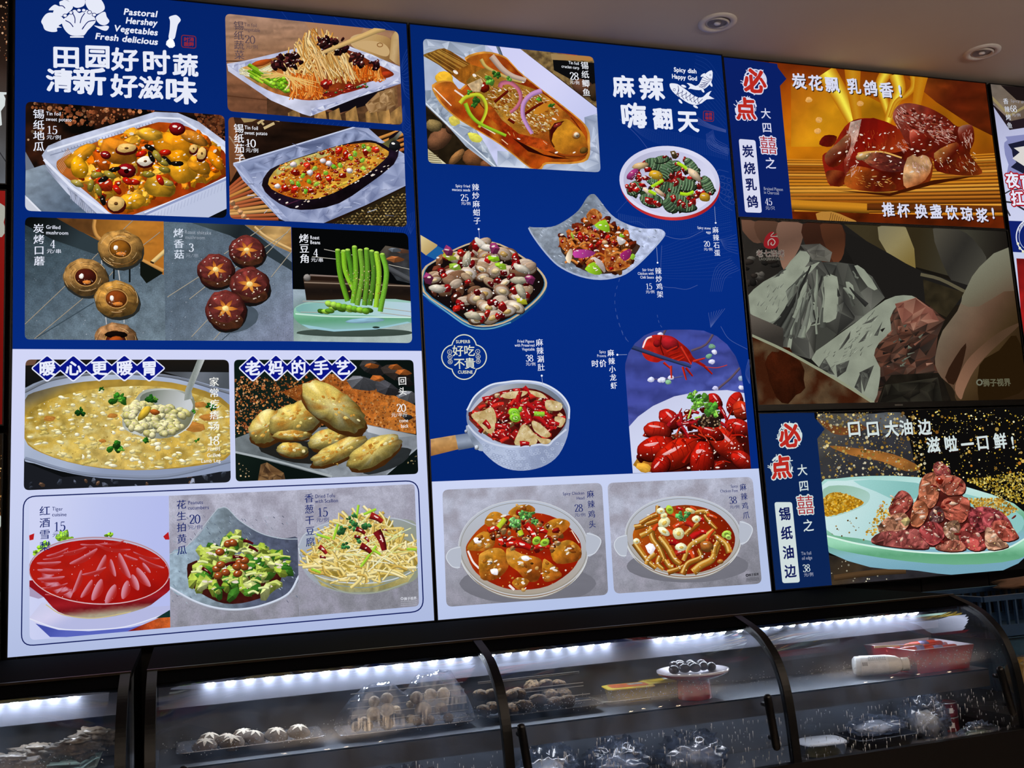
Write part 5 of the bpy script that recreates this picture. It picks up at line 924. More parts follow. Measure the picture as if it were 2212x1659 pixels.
cap(s, WH, '辣炒鸡架', (1110, 1437), (1130, 1690), 78, [('Stir fried', (938, 1440), (1060, 1438)), ('Chicken with', (888, 1480), (1062, 1478)), ('Chili Sauce', (915, 1520), (1065, 1520))], ('15', (983, 1632)), ((980, 1675), (1077, 1675)), eh=42, ph=62)
pin([(1093, 1180), (1103, 1348)], (1103, 1348))
# --- stone egg plate
s.begin('dish_picture', 'printed picture of ridged grey-green pieces on a red-rimmed plate'); s.clip = None
pl = ell(1230, 470, 545, 385, .1, 60); s.fill(ell(1235, 500, 545, 388, .12, 60), lin(900, 700, 1600, 800, 'b8282c', 'd03c38', 'a82024'), 50); s.fill(pl, lin(800, 200, 1500, 850, 'd0d0ea', 'dcdcf4', 'c8c8e4'), 50); s.fill(ell(1230, 478, 500, 345, .1, 60), lin(800, 250, 1500, 800, 'b4b4d0', 'c8c8e6', 'dadaf2'), 50)
PLT = [(740, 480), (860, 330), (1000, 220), (1280, 170), (1480, 240), (1560, 420), (1690, 480), (1680, 600), (1560, 700), (1380, 790), (1200, 790), (960, 700), (800, 590)]
s.scatter(PLT, 70, lambda x, y: s.chunk(x, y, R.uniform(40, 70), R.choice(['3c2418', '8c1818', '2c3c24', '5c4a2c', 'a82018']), 7, .6, hl=.5))
def ridged(x, y, rx, ry, a, n=8):
    c, q_ = math.cos(a), math.sin(a); s.blob(x+6, y+10, rx, ry, a, '1c2418', .06, 16); s.blob(x, y, rx, ry, a, nz('486044', .3, 20, int(x)), .06, 20, dk=.5, g=.35)
    for k in range(n):
        t = (k+.5)/n*2-1; h = ry*math.sqrt(max(.05, 1-t*t))*.92; X, Y = x+c*rx*t*.92, y+q_*rx*t*.92
        s.stroke([(X+q_*h, Y-c*h), (X+c*8, Y+q_*8), (X-q_*h, Y+c*h)], rx/n*.9, R.choice(['6c8c68', '7c9870', '2c4030', '5c7c5c']), 3, dk=.4)
for (x, y, rx, ry, a) in ((1070, 280, 110, 70, .2), (1200, 340, 120, 75, -1.1), (1140, 230, 90, 40, -.2), (1470, 320, 130, 60, 1.0), (1390, 500, 140, 70, .2), (1215, 550, 130, 75, .3), (1640, 510, 110, 60, 1.1), (850, 540, 100, 70, -.7), (1030, 670, 130, 75, .2), (1310, 660, 130, 60, .25), (1220, 730, 80, 60, .9), (1400, 750, 120, 50, .0), (1300, 300, 60, 60, 1.), (1060, 470, 90, 40, .2)): ridged(x, y, rx, ry, a)
s.scatter(PLT, 44, lambda x, y: s.chunk(x, y, R.uniform(28, 56), R.choice(['a81414', 'c0201c', '8c0c10', '981818']), 6, .6, hl=.9))
for (x, y, rx, ry, a, c) in ((910, 300, 90, 36, -.2, 'c8a878'), (1500, 400, 100, 40, .8, 'd0b898'), (1080, 400, 80, 50, .2, 'c89c28'), (1610, 640, 60, 50, .3, 'b88c24'), (990, 580, 70, 24, .7, 'd8c0a8'), (1120, 590, 70, 26, .7, 'd0b090'), (830, 390, 80, 40, -.7, '9c3470')): s.blob(x, y, rx, ry, a, c, .1, 14, dk=.6, hl=.5, g=.1)
for P in ([(1310, 270), (1370, 300), (1420, 340)], [(1030, 530), (1100, 490), (1160, 455)], [(1000, 570), (1080, 610)], [(1340, 600), (1420, 610), (1490, 580)]): s.stroke(P, 36, 'a4d020', 3, dk=.7)
s.chunk(1005, 680, 60, 'c01c1c', 5, .9, .2, hl=1); s.dots(PLT, 120, 3, 7, 'f0e8e0 d8c8b0', (.7, 1))
cap(s, WH, '麻辣石蛋', (1735, 990), (1755, 1237), 76, [('Spicy stone', (1540, 978), (1685, 986)), ('eggs', (1633, 1025), (1688, 1028))], ('20', (1612, 1170)), ((1608, 1212), (1705, 1215)), eh=40, ph=60)
pin([(1718, 740), (1730, 918)], (1730, 918))
# --- pot
s.begin('dish_picture', 'printed picture of spicy tripe in a steel saucepan with a wooden handle'); s.view(900, 690, E1); s.setclip([(118, 500), (1600, 500), (1600, 1500), (140, 1500)])
s.fill([(100, 1150), (370, 1105), (400, 1240), (120, 1310)], nz(lin(200, 1120, 220, 1300, 'c49a68', 'b88850', '8a5c30'), .2, 60, 3, 14), 22); s.fill([(370, 1105), (500, 1085), (560, 1120), (590, 1200), (560, 1220), (400, 1250)], lin(400, 1100, 420, 1240, '6c7890', '98a4b8', '545e70'), 24)
POT = [(480, 870), (560, 730), (700, 630), (850, 600), (1000, 585), (1200, 610), (1360, 700), (1450, 820), (1462, 940), (1440, 1120), (1360, 1290), (1240, 1390), (1080, 1440), (920, 1440), (780, 1390), (640, 1270), (560, 1140), (490, 1020)]
s.fill(POT, nz(lin(500, 900, 1450, 1300, '7c88a4', 'a8b4d0', 'b4c0dc', '8c98b8', '9ca8c8'), .06, 40, 3), 30, 3)
for r_ in range(6):
    for i in range(26):
        x = 640+i*32+(r_ % 2)*16; y = 1255+r_*32-.0006*(x-980)**2+10
        if inside(np.array([x]), np.array([y]), np.array(POT)*.98+[18, 22])[0]: s.ring(x, y, 15, 12, 4, R.choice(['8894b0', '94a0bc', 'b4c0d8']), 0, 10, .8)
s.fill([(500, 900), (590, 760), (720, 660), (860, 625), (1010, 610), (1190, 635), (1340, 725), (1425, 840), (1440, 940), (1400, 1060), (1300, 1150), (1260, 1190), (1150, 1190), (950, 1210), (780, 1180), (640, 1100), (540, 1000)], lin(550, 700, 1300, 800, 'b4bcd0', 'a8acb8', '848c94', '6c7484'), 30, 3)
s.fill([(500, 930), (600, 800), (760, 700), (1000, 655), (1200, 690), (1380, 820), (1430, 950), (1380, 1060), (1240, 1180), (950, 1205), (780, 1170), (640, 1090), (540, 1000)], nz(lin(600, 700, 1200, 1150, '8c3c30', '581410', '400c0c'), .3, 60, 4), 24, 3)
s.line([(480, 870), (560, 730), (700, 630), (850, 600), (1000, 587), (1200, 612), (1360, 700), (1450, 820), (1455, 950)], 16, 'd8e0f0', 6); s.line([(490, 1010), (560, 1090), (680, 1170), (850, 1215), (1050, 1210), (1180, 1195), (1260, 1200), (1310, 1150), (1430, 1050)], 18, 'c8d0e4', 6)
RP = [(530, 940), (640, 780), (820, 690), (1000, 670), (1200, 710), (1360, 840), (1410, 960), (1340, 1060), (1200, 1160), (960, 1190), (790, 1160), (640, 1080)]
s.scatter(RP, 60, lambda x, y: s.chunk(x, y, R.uniform(34, 60), R.choice(['5c1410', '8c1c14', 'a87c4c', '3c0c0c', 'c0a074']), 7, .7, hl=.5))
s.scatter(RP, 120, lambda x, y: s.chili(x, y, R.uniform(60, 110), R.uniform(40, 58), R.uniform(-.8, .9), R.choice(['a01418', 'b41c1c', '7c0c10', '8c1414', 'c02820'])))
for P in ([(520, 910), (640, 870), (720, 840), (760, 960), (710, 1100), (580, 990)], [(940, 1200), (960, 1100), (1020, 1000), (1120, 1090), (1140, 1190)], [(1100, 970), (1180, 1000), (1280, 1100), (1220, 1130), (1120, 1060)], [(1110, 1080), (1180, 1130), (1280, 1150), (1250, 1190), (1180, 1180)], [(1240, 770), (1380, 800), (1370, 870), (1240, 860)], [(800, 730), (900, 690), (1060, 690), (1000, 740), (880, 760)], [(1070, 680), (1180, 700), (1240, 750), (1140, 740)], [(1320, 930), (1420, 950), (1380, 1030), (1330, 1010)]): s.facets(P, 'd0bc8c b89c64 e0d0a8 c4aa78 a88850', 40, 3, smooth=.7, g=.2)
for (x, y, l, a) in ((980, 740, 110, -1.3), (1010, 830, 90, 0), (1060, 900, 150, 1.1), (680, 760, 100, -.2), (800, 1030, 110, .2), (1190, 980, 170, .7), (1310, 1000, 100, .1), (1180, 840, 90, .2), (1090, 840, 90, .6), (670, 1010, 90, .9), (1030, 1190, 90, 0)): s.chili(x, y, l, 56, a, 'a01418')
for (x, y) in ((930, 890), (940, 940)): s.blob(x, y, 56, 44, .2, '8cc834', .05, 14, dk=.75); s.blob(x, y+4, 34, 26, .2, '5c9c20', .2, 10, dk=.8); s.ring(x, y+4, 22, 16, 7, 'a8d860')
s.stroke([(1120, 900), (1170, 905), (1220, 905)], 46, '8cc434', 3); s.blob(990, 860, 20, 30, .3, '90c83c'); s.dots(RP, 110, 3, 8, 'ffe8e0 f0c8a0', (.7, 1))
s.fill([(480, 1010), (530, 1100), (620, 1200), (625, 1260), (560, 1230), (500, 1120), (470, 1050)], lin(480, 1050, 620, 1220, 'a0acc0', '707c90', 'a8b4c8'), 24, 2); s.blob(572, 1225, 22, 24, 0, 'c0c8d4'); s.blob(470, 1070, 16, 16, 0, 'a8b0c0')
cap(s, WH, '麻辣涮肚', (1173, 220), (1190, 457), 74, [('Fried Pigeon', (963, 222), (1125, 222)), ('with Preserved', (938, 260), (1128, 260)), ('Vegetable', (1008, 298), (1130, 298))], ('38', (1045, 402)), ((1043, 440), (1138, 440)), eh=40, ph=62)
pin([(1195, 538), (1203, 620)], (1195, 538))
s.begin('caption'); vtext(s, '麻辣小龙虾', (1855, 320), (1885, 632), 70, WH); htext(s, 'Spicy', (1746, 322), (1811, 322), 38, WH); htext(s, 'Prawns', (1725, 360), (1813, 360), 38, WH); vtext(s, '时', (1705, 422), (1705, 422), 76, WH, wide=.02); vtext(s, '价', (1780, 420), (1780, 420), 76, WH, wide=.02); pin([(1918, 338), (2010, 336)], (1918, 338))
s.begin('emblem'); GO = 'd8dcc8'
th = np.linspace(0, 2*math.pi, 120, endpoint=False)
def foil4(r_):
    P = []
    for t in th:
        d = 0
        for (ox, oy) in ((0, -.45), (.45, 0), (0, .45), (-.45, 0)):
            b_ = ox*math.cos(t)+oy*math.sin(t); dd = b_*b_-(ox*ox+oy*oy)+.55**2
            if dd > 0: d = max(d, b_+math.sqrt(dd))
        P.append((453+d*r_*math.cos(t), 360+d*r_*math.sin(t)))
    return np.array(P+P[:1])
s.line(foil4(213), 10, GO); htext(s, 'SUPERB', (375, 228), (512, 226), 42, GO, .02); htext(s, 'CUISINE', (393, 518), (537, 518), 42, GO, .02)
for ch, x, y in (('好', 395, 300), ('吃', 502, 298), ('不', 408, 422), ('貴', 508, 420)): big(s, ch, (x, y), 112, GO, .012, 0, rise=.0)
for (x, y), ch in zip(((315, 312), (318, 358), (320, 405), (583, 308), (587, 355), (588, 400)), '小时菇人品味'): s.ring(x, y, 21, 21, 4, GO, dk=1.); big(s, ch, (x, y), 26, GO, 0, 0)
# --- crayfish arch
s.begin('dish_picture', 'printed picture of red crayfish on a white plate, one held by chopsticks'); s.view(1250, 680, 4.366)
s.setclip([(505, 1495), (478, 1100), (450, 760), (436, 560), (440, 460), (470, 360), (530, 270), (620, 195), (720, 155), (860, 140), (1050, 140), (1180, 150), (1300, 200), (1400, 280), (1480, 390), (1530, 520), (1555, 700), (1580, 900), (1600, 1150), (1628, 1452)])
s.fill([(400, 100), (1700, 100), (1700, 1200), (400, 1200)], mixn(lin(500, 200, 900, 900, '3c4488', '4450a4', '444ca0', '5460b4'), '343c80', 160, 4, .4, .7, 60), 40)
for P in ([(1280, 160), (1200, 280), (1060, 340)], [(1520, 500), (1430, 600), (1310, 700)], [(820, 140), (790, 200)]): s.stroke(P, 22, '5c4c5c', 3)
for P in ([(680, 610), (860, 600), (980, 580)],): s.stroke(P, 12, '5c5478', 3)
for (x, y, c) in ((680, 610, 'c4c8e4'), (770, 620, 'd0d0e8'), (790, 615, 'ccd0e8'), (870, 590, 'd4d4ec'), (850, 635, '7ca884'), (1280, 350, 'd0d0e8'), (1255, 445, 'c8c8e4'), (1230, 390, '6c9c7c'), (1260, 300, '6c947c'), (770, 185, 'c8c8e0'), (1535, 690, 'd0d0e8'), (1290, 690, 'b8b8dc'), (1530, 600, '8ca0b8')): s.blob(x, y, 30, 24, 0, c, .3, 9, dk=.85)
s.fill([(470, 1060), (560, 960), (700, 860), (900, 770), (1150, 720), (1400, 710), (1570, 740), (1660, 1500), (480, 1510)], lin(600, 900, 900, 1500, 'c8cce8', 'd0d6f0', 'c4cce6'), 50)
s.fill([(600, 1480), (560, 1340), (620, 1250), (700, 1150), (1600, 1100), (1640, 1470)], nz(lin(600, 1300, 1000, 1470, 'b07c28', '7c2410', '3c0c08'), .3, 60, 3), 30, 2)
def cray(x, y, rx, ry, a, c='b01c10'):
    s.blob(x+8, y+14, rx, ry, a, '4c0806', .05, 18); s.blob(x, y, rx, ry, a, nz(c, .25, 40, int(x)), .05, 26, dk=.4, hi=1.25, g=.12)
    ca, sa = math.cos(a), math.sin(a)
    for k in (-.35, .1, .45): s.stroke([(x+ca*rx*k+sa*ry*.8, y+sa*rx*k-ca*ry*.8), (x+ca*rx*(k+.12), y+sa*rx*(k+.12)), (x+ca*rx*k-sa*ry*.8, y+sa*rx*k+ca*ry*.8)], 5, '6c0c08', 4, dk=.9)
    s.blob(x-ca*rx*.2+sa*ry*.35, y-sa*rx*.2-ca*ry*.4, rx*.4, ry*.13, a, 'e4a8a8', .3, 10, dk=.95, hi=1.1); s.hl(x+ca*rx*.4+sa*ry*.2, y+sa*rx*.4-ca*ry*.3, 10, 1)
CY = [(560, 1400), (620, 1100), (800, 920), (1100, 900), (1400, 800), (1560, 900), (1600, 1400), (1300, 1470), (900, 1470)]
s.scatter(CY, 60, lambda x, y: s.chunk(x, y, R.uniform(36, 70), R.choice(['5c0c08', '8c140c', '3c0806', 'a82010']), 7, .6, hl=.5))
for (x, y, rx, ry, a, c) in ((850, 980, 110, 80, .7, 'b41c14'), (740, 1090, 130, 85, .1, 'b02014'), (1280, 810, 80, 60, .9, 'a81814'), (1470, 830, 110, 70, 2., 'b01c14'), (1530, 900, 90, 80, 1.2, 'bc3018'), (1500, 1060, 130, 80, .3, 'b01c14'), (730, 1260, 190, 115, -.2, 'a8180c'), (930, 1310, 240, 130, -.45, 'b41e0c'), (1390, 1220, 220, 110, .75, 'b82010'), (1160, 1370, 110, 180, .15, 'ac180c'), (770, 1420, 110, 80, -.9, 'a4160c'), (1540, 1370, 120, 80, .6, 'b01c10'), (1240, 1110, 130, 60, .3, '9c140c')): cray(x, y, rx, ry, a, c)
for i in range(26): x, y = R.uniform(900, 1560), R.uniform(920, 1440); a = R.uniform(-1.2, 1.2); s.stroke([(x-70*math.cos(a), y-70*math.sin(a)), (x+10, y-16), (x+70*math.cos(a), y+70*math.sin(a))], R.uniform(14, 26), R.choice(['a8180c', 'c03018', '8c1008']), 4, dk=.45, w2=7)
for (x, y, l, a) in ((980, 1090, 180, .95), (900, 990, 170, -.8), (1020, 1030, 160, -.1), (1130, 1000, 140, -.4), (1360, 930, 150, 1.1), (960, 980, 120, 1.5), (1090, 920, 90, .2), (1340, 1030, 130, .5)): s.chili(x, y, l, 40, a, '98141c')
s.blob(1240, 1000, 110, 70, 0, '201410', .3, 14, dk=.9); s.dots(ell(1220, 1020, 140, 80), 46, 6, 13, 'a88c68 c8a880 6c5038'); s.dots(ell(940, 1140, 60, 40), 14, 6, 11, '5c3c24 a88058')
for (x, y, r_) in ((1100, 780, 70), (1180, 800, 90), (1240, 890, 90), (1100, 860, 60), (1080, 740, 40), (1160, 860, 60), (1280, 920, 50)): s.leaf(x, y, r_, R.choice(['6cb03c', '4c9430', '80c048']), 7)
for P in ([(1030, 980), (1060, 890)], [(1090, 975), (1150, 960)], [(1290, 900), (1310, 960)], [(1090, 760), (1100, 710)]): s.stroke(P, 16, 'a0d05c', dk=.8)
s.dots(CY, 90, 3, 8, 'ffe8e0', (.8, 1)); s.blob(600, 1440, 70, 40, .3, 'd8a038', .3, 12, dk=.9)
# held crayfish
s.fill([(600, 300), (620, 240), (690, 195), (780, 190), (880, 205), (960, 260), (1040, 330), (1080, 400), (1140, 440), (1200, 480), (1190, 500), (1080, 440), (1060, 470), (1000, 440), (800, 430), (740, 450), (650, 430), (600, 370)], nz(lin(650, 220, 900, 450, 'c4281c', 'a81c14', '8c140c'), .25, 40, 3), 18, 3, g=.12)
s.blob(860, 270, 90, 70, .3, 'a81c24', .1, 16); s.blob(740, 270, 40, 36, 0, '8c1418', .1); s.stroke([(780, 200), (770, 290), (800, 380)], 12, '5c0c08', 4); s.stroke([(605, 310), (640, 230), (690, 205)], 16, 'f0d8d8', 4, dk=.9)
for P in ([(830, 350), (930, 300)], [(850, 385), (950, 350)], [(880, 420), (980, 380)], [(930, 440), (1000, 400)], [(960, 300), (1060, 470)], [(800, 450), (870, 510)], [(870, 480), (875, 600)], [(980, 490), (1015, 615)], [(1010, 500), (1075, 580)], [(1190, 490), (1260, 560)], [(1080, 440), (1190, 410)]): s.stroke(P, 24, R.choice(['b42414', 'c03020', '9c180c']), dk=.5, w2=14)
s.stroke([(1190, 490), (1300, 500), (1400, 475)], 8, 'c03828', 5); s.stroke([(490, 300), (780, 400), (1060, 490)], 40, '232c4c', dk=.5, w2=28, hi=1.5)
# --- two lower dishes
s.begin('dish_picture', 'printed picture of spicy chicken heads in a glass bowl'); s.view(920, 1000, 4.74); s.setclip(rquad([(168, 275), (1803, 203), (1868, 1350), (210, 1475)], 65))
def greybg():
    s.fill([(60, 130), (1950, 130), (1950, 1550), (60, 1550)], mixn(nz(lin(300, 250, 900, 1500, 'b4b8ca', 'b0b2c4', '92929e', '7c7c86'), .1, 50, 3), '9c9aa8', 150, 7, .5, .75), 30, g=.22)
def gbowl(cx, cy, rx, ry, a, fx, fy):
    s.blob(cx+40, cy+ry*.75, rx*1.05, ry*.42, 0, '74747e', .02, 34, dk=.98, hi=1.02)
    s.fill(ell(cx, cy+26, rx, ry, a, 60), lin(cx, cy-ry, cx, cy+ry+26, 'b0b4c4', 'a4a09a', '98806c'), 50); s.fill(ell(cx, cy, rx, ry, a, 60), lin(cx, cy-ry, cx, cy+ry, 'b8c0d0', 'b0b0b4', 'a89c8c'), 50)
    e = ell(cx, cy, rx, ry, a, 70); s.line(np.vstack([e, e[:1]]), 9, 'c8ccd4'); e2 = ell(cx, cy+6, rx*.97, ry*.96, a, 70); s.line(np.vstack([e2, e2[:1]]), 5, '88867c')
    s.line(ell(cx, cy+24, rx*.99, ry, a, 70)[2:34], 8, 'd4d8d8'); s.line(ell(cx, cy+44, rx*.95, ry*.98, a, 70)[6:30], 7, '8c8478')
    for sg in (-1, 1):
        P = np.array([(cx+sg*rx*.97, cy-80-sg*70), (cx+sg*rx*1.13, cy-50-sg*70), (cx+sg*rx*1.19, cy+20-sg*80), (cx+sg*rx*1.1, cy+120-sg*70), (cx+sg*rx*.98, cy+140-sg*60)])
        s.fill(P, 'b4bac8', None, 3); s.line(P, 9, 'd0d6e0', 5)
greybg(); gbowl(1000, 870, 665, 490, .03, 0, 0)
LQ = [(410, 900), (440, 800), (560, 660), (720, 560), (1000, 520), (1200, 520), (1400, 600), (1540, 740), (1590, 860), (1560, 1000), (1460, 1130), (1250, 1260), (1000, 1300), (800, 1280), (600, 1190), (480, 1080)]
s.fill(LQ, nz(lin(600, 600, 1300, 1250, 'a8400c', '982008', '8c1806'), .2, 90, 3), 26, 3, g=.06)
s.line([(430, 900), (480, 1010), (545, 1080)], 20, 'f0e4e0', 4); s.line([(1490, 690), (1570, 820)], 10, 'f0dcc8'); s.line([(850, 1250), (905, 1300)], 24, 'f0e0dc')
for P in ([(420, 880), (470, 790), (590, 700), (700, 760), (690, 860), (600, 900), (500, 900)], [(540, 980), (570, 920), (700, 870), (800, 900), (850, 1040), (780, 1150), (680, 1200), (560, 1180)], [(820, 900), (860, 870), (980, 930), (1150, 970), (1190, 1040), (1150, 1200), (1040, 1210), (940, 1110), (840, 1030)], [(1200, 990), (1260, 1010), (1340, 1080), (1390, 1160), (1240, 1220), (1190, 1160)], [(1280, 900), (1400, 800), (1500, 800), (1590, 890), (1560, 1000), (1340, 1030)], [(600, 620), (660, 510), (760, 510), (830, 600), (740, 680)], [(840, 520), (930, 440), (1060, 430), (1120, 490), (980, 560)], [(1200, 650), (1320, 570), (1450, 590), (1470, 650), (1360, 740), (1240, 740)], [(880, 1230), (950, 1170), (1060, 1210), (960, 1300)]):
    c_ = np.array(P).mean(0); s.fill(P, nz(lin(c_[0]-80, c_[1]-100, c_[0]+60, c_[1]+120, 'c88c34', 'b4741c', 'a8601c', '7c3c10'), .35, 44, int(c_[0])), 16, 3, g=.2)
    for k in range(8): s.blob(c_[0]+R.normal(0, 45), c_[1]+R.normal(0, 40), R.uniform(14, 36), R.uniform(10, 22), R.uniform(-1, 1), R.choice(['c89440', 'a8641c', '8c4814', 'd8a860']), .25, 9, dk=.7, hi=1.1, g=.15)
    for k in range(4): s.hl(c_[0]+R.normal(0, 50), c_[1]+R.normal(-10, 40), R.uniform(9, 26), R.uniform(.6, 1))
for (x, y) in ((530, 800), (1020, 980), (700, 1110)): s.blob(x, y, 44, 30, .4, 'f0eaf0', .4, 10, dk=.9)
for (x, y) in ((548, 785), (665, 1025), (1085, 1030)): s.blob(x, y, 16, 12, 0, '4c2c10')
MIDR = [(640, 680), (900, 480), (1300, 640), (1420, 800), (1300, 880), (1000, 900), (760, 880), (700, 800)]
s.scatter(MIDR, 80, lambda x, y: s.chunk(x, y, R.uniform(24, 52), R.choice(['a06028', '7c3c18', 'b47c40', '5c2410', 'c09058', '8c1810']), 7, .7, hl=.6, g=.2))
for (x, y, l, w_, a) in ((990, 850, 170, 90, .3), (880, 830, 120, 70, -.1), (1060, 690, 150, 70, 1.0), (1110, 740, 110, 56, 1.1), (690, 680, 110, 70, -.2), (770, 800, 80, 70, 1.2), (1190, 860, 150, 60, 0), (1200, 700, 90, 60, .3), (860, 790, 120, 40, -.2)): s.chili(x, y, l, w_, a, R.choice(['a81410', 'b82014', '98100c'])); s.hl(x-10, y-14, 18, .8)
for P in ([(740, 660), (810, 570)], [(960, 690), (980, 740)]): s.stroke(P, 50, 'b4c42c', dk=.8)
s.scal(1130, 795, 52, '9cc83c'); s.scal(1215, 815, 52, '9cc83c')
for (x, y, r_) in ((930, 590, 80), (1060, 520, 70), (1110, 600, 50), (940, 640, 60), (1000, 540, 60), (880, 620, 40)): s.leaf(x, y, r_, R.choice(['6cb458', '84c474', '58a048']), 7)
s.dots(LQ, 60, 4, 10, 'e8b060 fff0e0 d09040', (.8, 1))
cap(s, NAVY, '麻辣鸡头', (1685, 318), (1703, 627), 82, [('Spicy Chicken', (1402, 331), (1622, 322)), ('Head', (1543, 376), (1625, 372))], ('28', (1524, 502)), ((1520, 548), (1635, 545)), eh=44, ph=75)
s.begin('dish_picture', 'printed picture of spicy chicken feet in a glass bowl'); s.view(1290, 1000, 4.74); s.setclip(rquad([(102, 205), (1588, 142), (1685, 1235), (172, 1340)], 65))
greybg(); gbowl(880, 750, 595, 405, .05, 0, 0)
LF = [(365, 780), (390, 660), (520, 540), (700, 460), (900, 430), (1100, 460), (1260, 540), (1380, 680), (1410, 800), (1360, 940), (1220, 1060), (1000, 1130), (800, 1130), (600, 1060), (440, 940)]
s.fill(LF, nz(lin(500, 500, 1200, 1100, 'b05c14', '8c2408', '781806'), .2, 90, 4), 26, 3, g=.06)
def toe(P, w_, w2=None): s.stroke(P, w_, nz0(), 6, dk=.5, w2=w2 or w_*.7, g=.2); s.stroke([(a_-w_*.12, b_-w_*.2) for a_, b_ in P], w_*.3, 'd8b468', 6, dk=.9, w2=w_*.15); [s.hl(P[len(P)//2][0]+R.uniform(-30, 30), P[len(P)//2][1]-w_*.25+R.uniform(-20, 20), 9, .9) for _ in range(2)]
nz0 = lambda: R.choice(['b87c28', 'a86c20', 'c08c34', '9c5c18'])
for P, w_ in (([(380, 820), (450, 920), (520, 1010), (600, 1080)], 70), ([(590, 930), (520, 990), (500, 1040)], 60), ([(545, 660), (570, 780), (640, 880), (690, 1000)], 70), ([(640, 960), (620, 1030), (680, 1090)], 60), ([(700, 1000), (740, 1060), (780, 1060)], 60), ([(640, 770), (720, 870), (790, 990), (850, 1040)], 84), ([(1200, 690), (1080, 770), (950, 850), (880, 1000)], 64), ([(720, 1120), (820, 1090), (900, 1050)], 60), ([(870, 1140), (930, 1030), (1060, 970), (1040, 890)], 70), ([(980, 1120), (1060, 1050), (1170, 990), (1210, 900), (1240, 830)], 84), ([(1190, 930), (1210, 850), (1260, 780)], 60), ([(1350, 920), (1320, 840), (1250, 780), (1210, 750)], 70), ([(380, 660), (470, 640), (620, 590)], 60), ([(440, 620), (540, 560), (620, 530)], 56), ([(440, 750), (520, 710), (560, 680)], 60), ([(900, 740), (960, 680), (1040, 620)], 66), ([(1100, 540), (1160, 620), (1220, 680)], 54), ([(1000, 510), (1100, 500), (1140, 540)], 60), ([(620, 440), (610, 520)], 50)): toe(P, w_)
s.blob(1120, 850, 70, 60, .3, 'a86428', .2, 14, g=.2, hl=.8); s.blob(540, 880, 60, 40, 1., 'f0e8f0', .4, 10, dk=.9); s.blob(1260, 1010, 34, 26, 0, 'b87430', hl=.5)
for (x, y, l, w_, a) in ((830, 640, 110, 60, -.5), (940, 630, 90, 70, .5), (1010, 740, 110, 70, -.5), (790, 820, 100, 80, .4), (850, 920, 110, 60, -.2), (970, 930, 90, 70, 1.2), (1160, 740, 140, 40, -1.), (1080, 710, 70, 60, .1), (760, 530, 80, 60, .4), (600, 660, 80, 50, -.9), (1170, 550, 110, 44, .3), (840, 470, 70, 40, .3), (740, 720, 60, 90, .2), (980, 470, 70, 40, .4), (1060, 580, 60, 60, 0)): s.chili(x, y, l, w_, a, R.choice(['b01818', '981014', 'a82418', 'c04018']))
for (x, y, rx, ry, a) in ((685, 610, 70, 50, -.6), (680, 700, 70, 36, .6), (830, 720, 60, 62, .5), (855, 860, 60, 44, 0), (680, 540, 36, 32, 0), (650, 490, 44, 34, 0), (950, 490, 54, 26, .3), (1010, 575, 44, 38, 0), (400, 800, 34, 30, 0)): s.blob(x, y, rx, ry, a, R.choice(['e0dca8', 'd8d498', 'e8e8c0']), .12, 12, dk=.75); s.blob(x+4, y+6, rx*.4, ry*.4, a, 'c8a850', .2, 8, dk=.85)
s.scal(740, 480, 50, 'a8c83c'); s.scal(1320, 730, 52, 'a8cc50'); s.scal(1340, 760, 34, 'b8d468')
for (x, y, r_) in ((860, 540, 60), (920, 540, 50), (880, 580, 40), (840, 570, 36)): s.leaf(x, y, r_, '58a858', 7)
s.dots(LF, 110, 3, 9, 'e8c070 fff0e0 d09040', (.8, 1))
cap(s, NAVY, '麻辣鸡爪', (1492, 248), (1522, 534), 78, [('Spicy', (1367, 253), (1440, 250)), ('Chicken Feet', (1257, 303), (1442, 297))], ('38', (1353, 420)), ((1352, 465), (1455, 462)), eh=42, ph=72)
s.begin('maker_mark'); s.ring(1533, 1150, 11, 11, 8, '14161c'); htext(s, '狮子视界', (1548, 1160), (1655, 1150), 30, '14161c', .02)
for k in range(3): s.line([(1522, 1182+k*14), (1660, 1170+k*14)], 4 if k == 1 else 3, '24262c')
# --- title
s.begin('fish_drawing'); s.view(1250, 80, 5.53)
for P in ([(1085, 562), (1120, 553), (1180, 562), (1230, 595), (1290, 635), (1360, 690), (1430, 722), (1485, 715), (1530, 672), (1588, 642), (1555, 700), (1622, 738), (1530, 745), (1470, 790), (1400, 812), (1320, 795), (1230, 740), (1150, 680), (1100, 620)], [(1590, 398), (1600, 460), (1582, 540), (1530, 600), (1470, 632), (1400, 632), (1335, 618), (1305, 622), (1330, 588), (1290, 550), (1345, 560), (1395, 585), (1440, 560), (1475, 490), (1530, 425)]): s.fill(P, WH, None, 2)
for (x, y, a) in ((1255, 588, .4), (1215, 770, .9), (1395, 832, .5), (1485, 455, -.6), (1580, 565, 1.2), (1480, 635, 1.)): s.blob(x, y, 34, 14, a, WH, .1, 9, dk=1., hi=1.)
LB = '0c1c6c'
for i in range(6): t = i/5; s.line([(1195+t*230, 610+t*110), (1185+t*240, 680+t*90), (1210+t*240, 730+t*80)], 6, LB, 4); s.line([(1170+t*250, 690+t*110), (1250+t*230, 650+t*90)], 6, LB)
for i in range(5): t = i/4; s.line([(1440+t*40, 600-t*120), (1500+t*40, 590-t*80), (1530+t*60, 570-t*60)], 5, LB, 4); s.line([(1430+t*70, 580-t*40), (1500+t*40, 620-t*60)], 5, LB)
s.ring(1142, 630, 14, 13, 5, LB, dk=1.); s.ring(1572, 455, 9, 9, 4, LB, dk=1.); s.line([(1185, 580), (1195, 640), (1165, 690)], 6, LB, 3); s.line([(1520, 470), (1560, 500), (1590, 500)], 5, LB, 3)
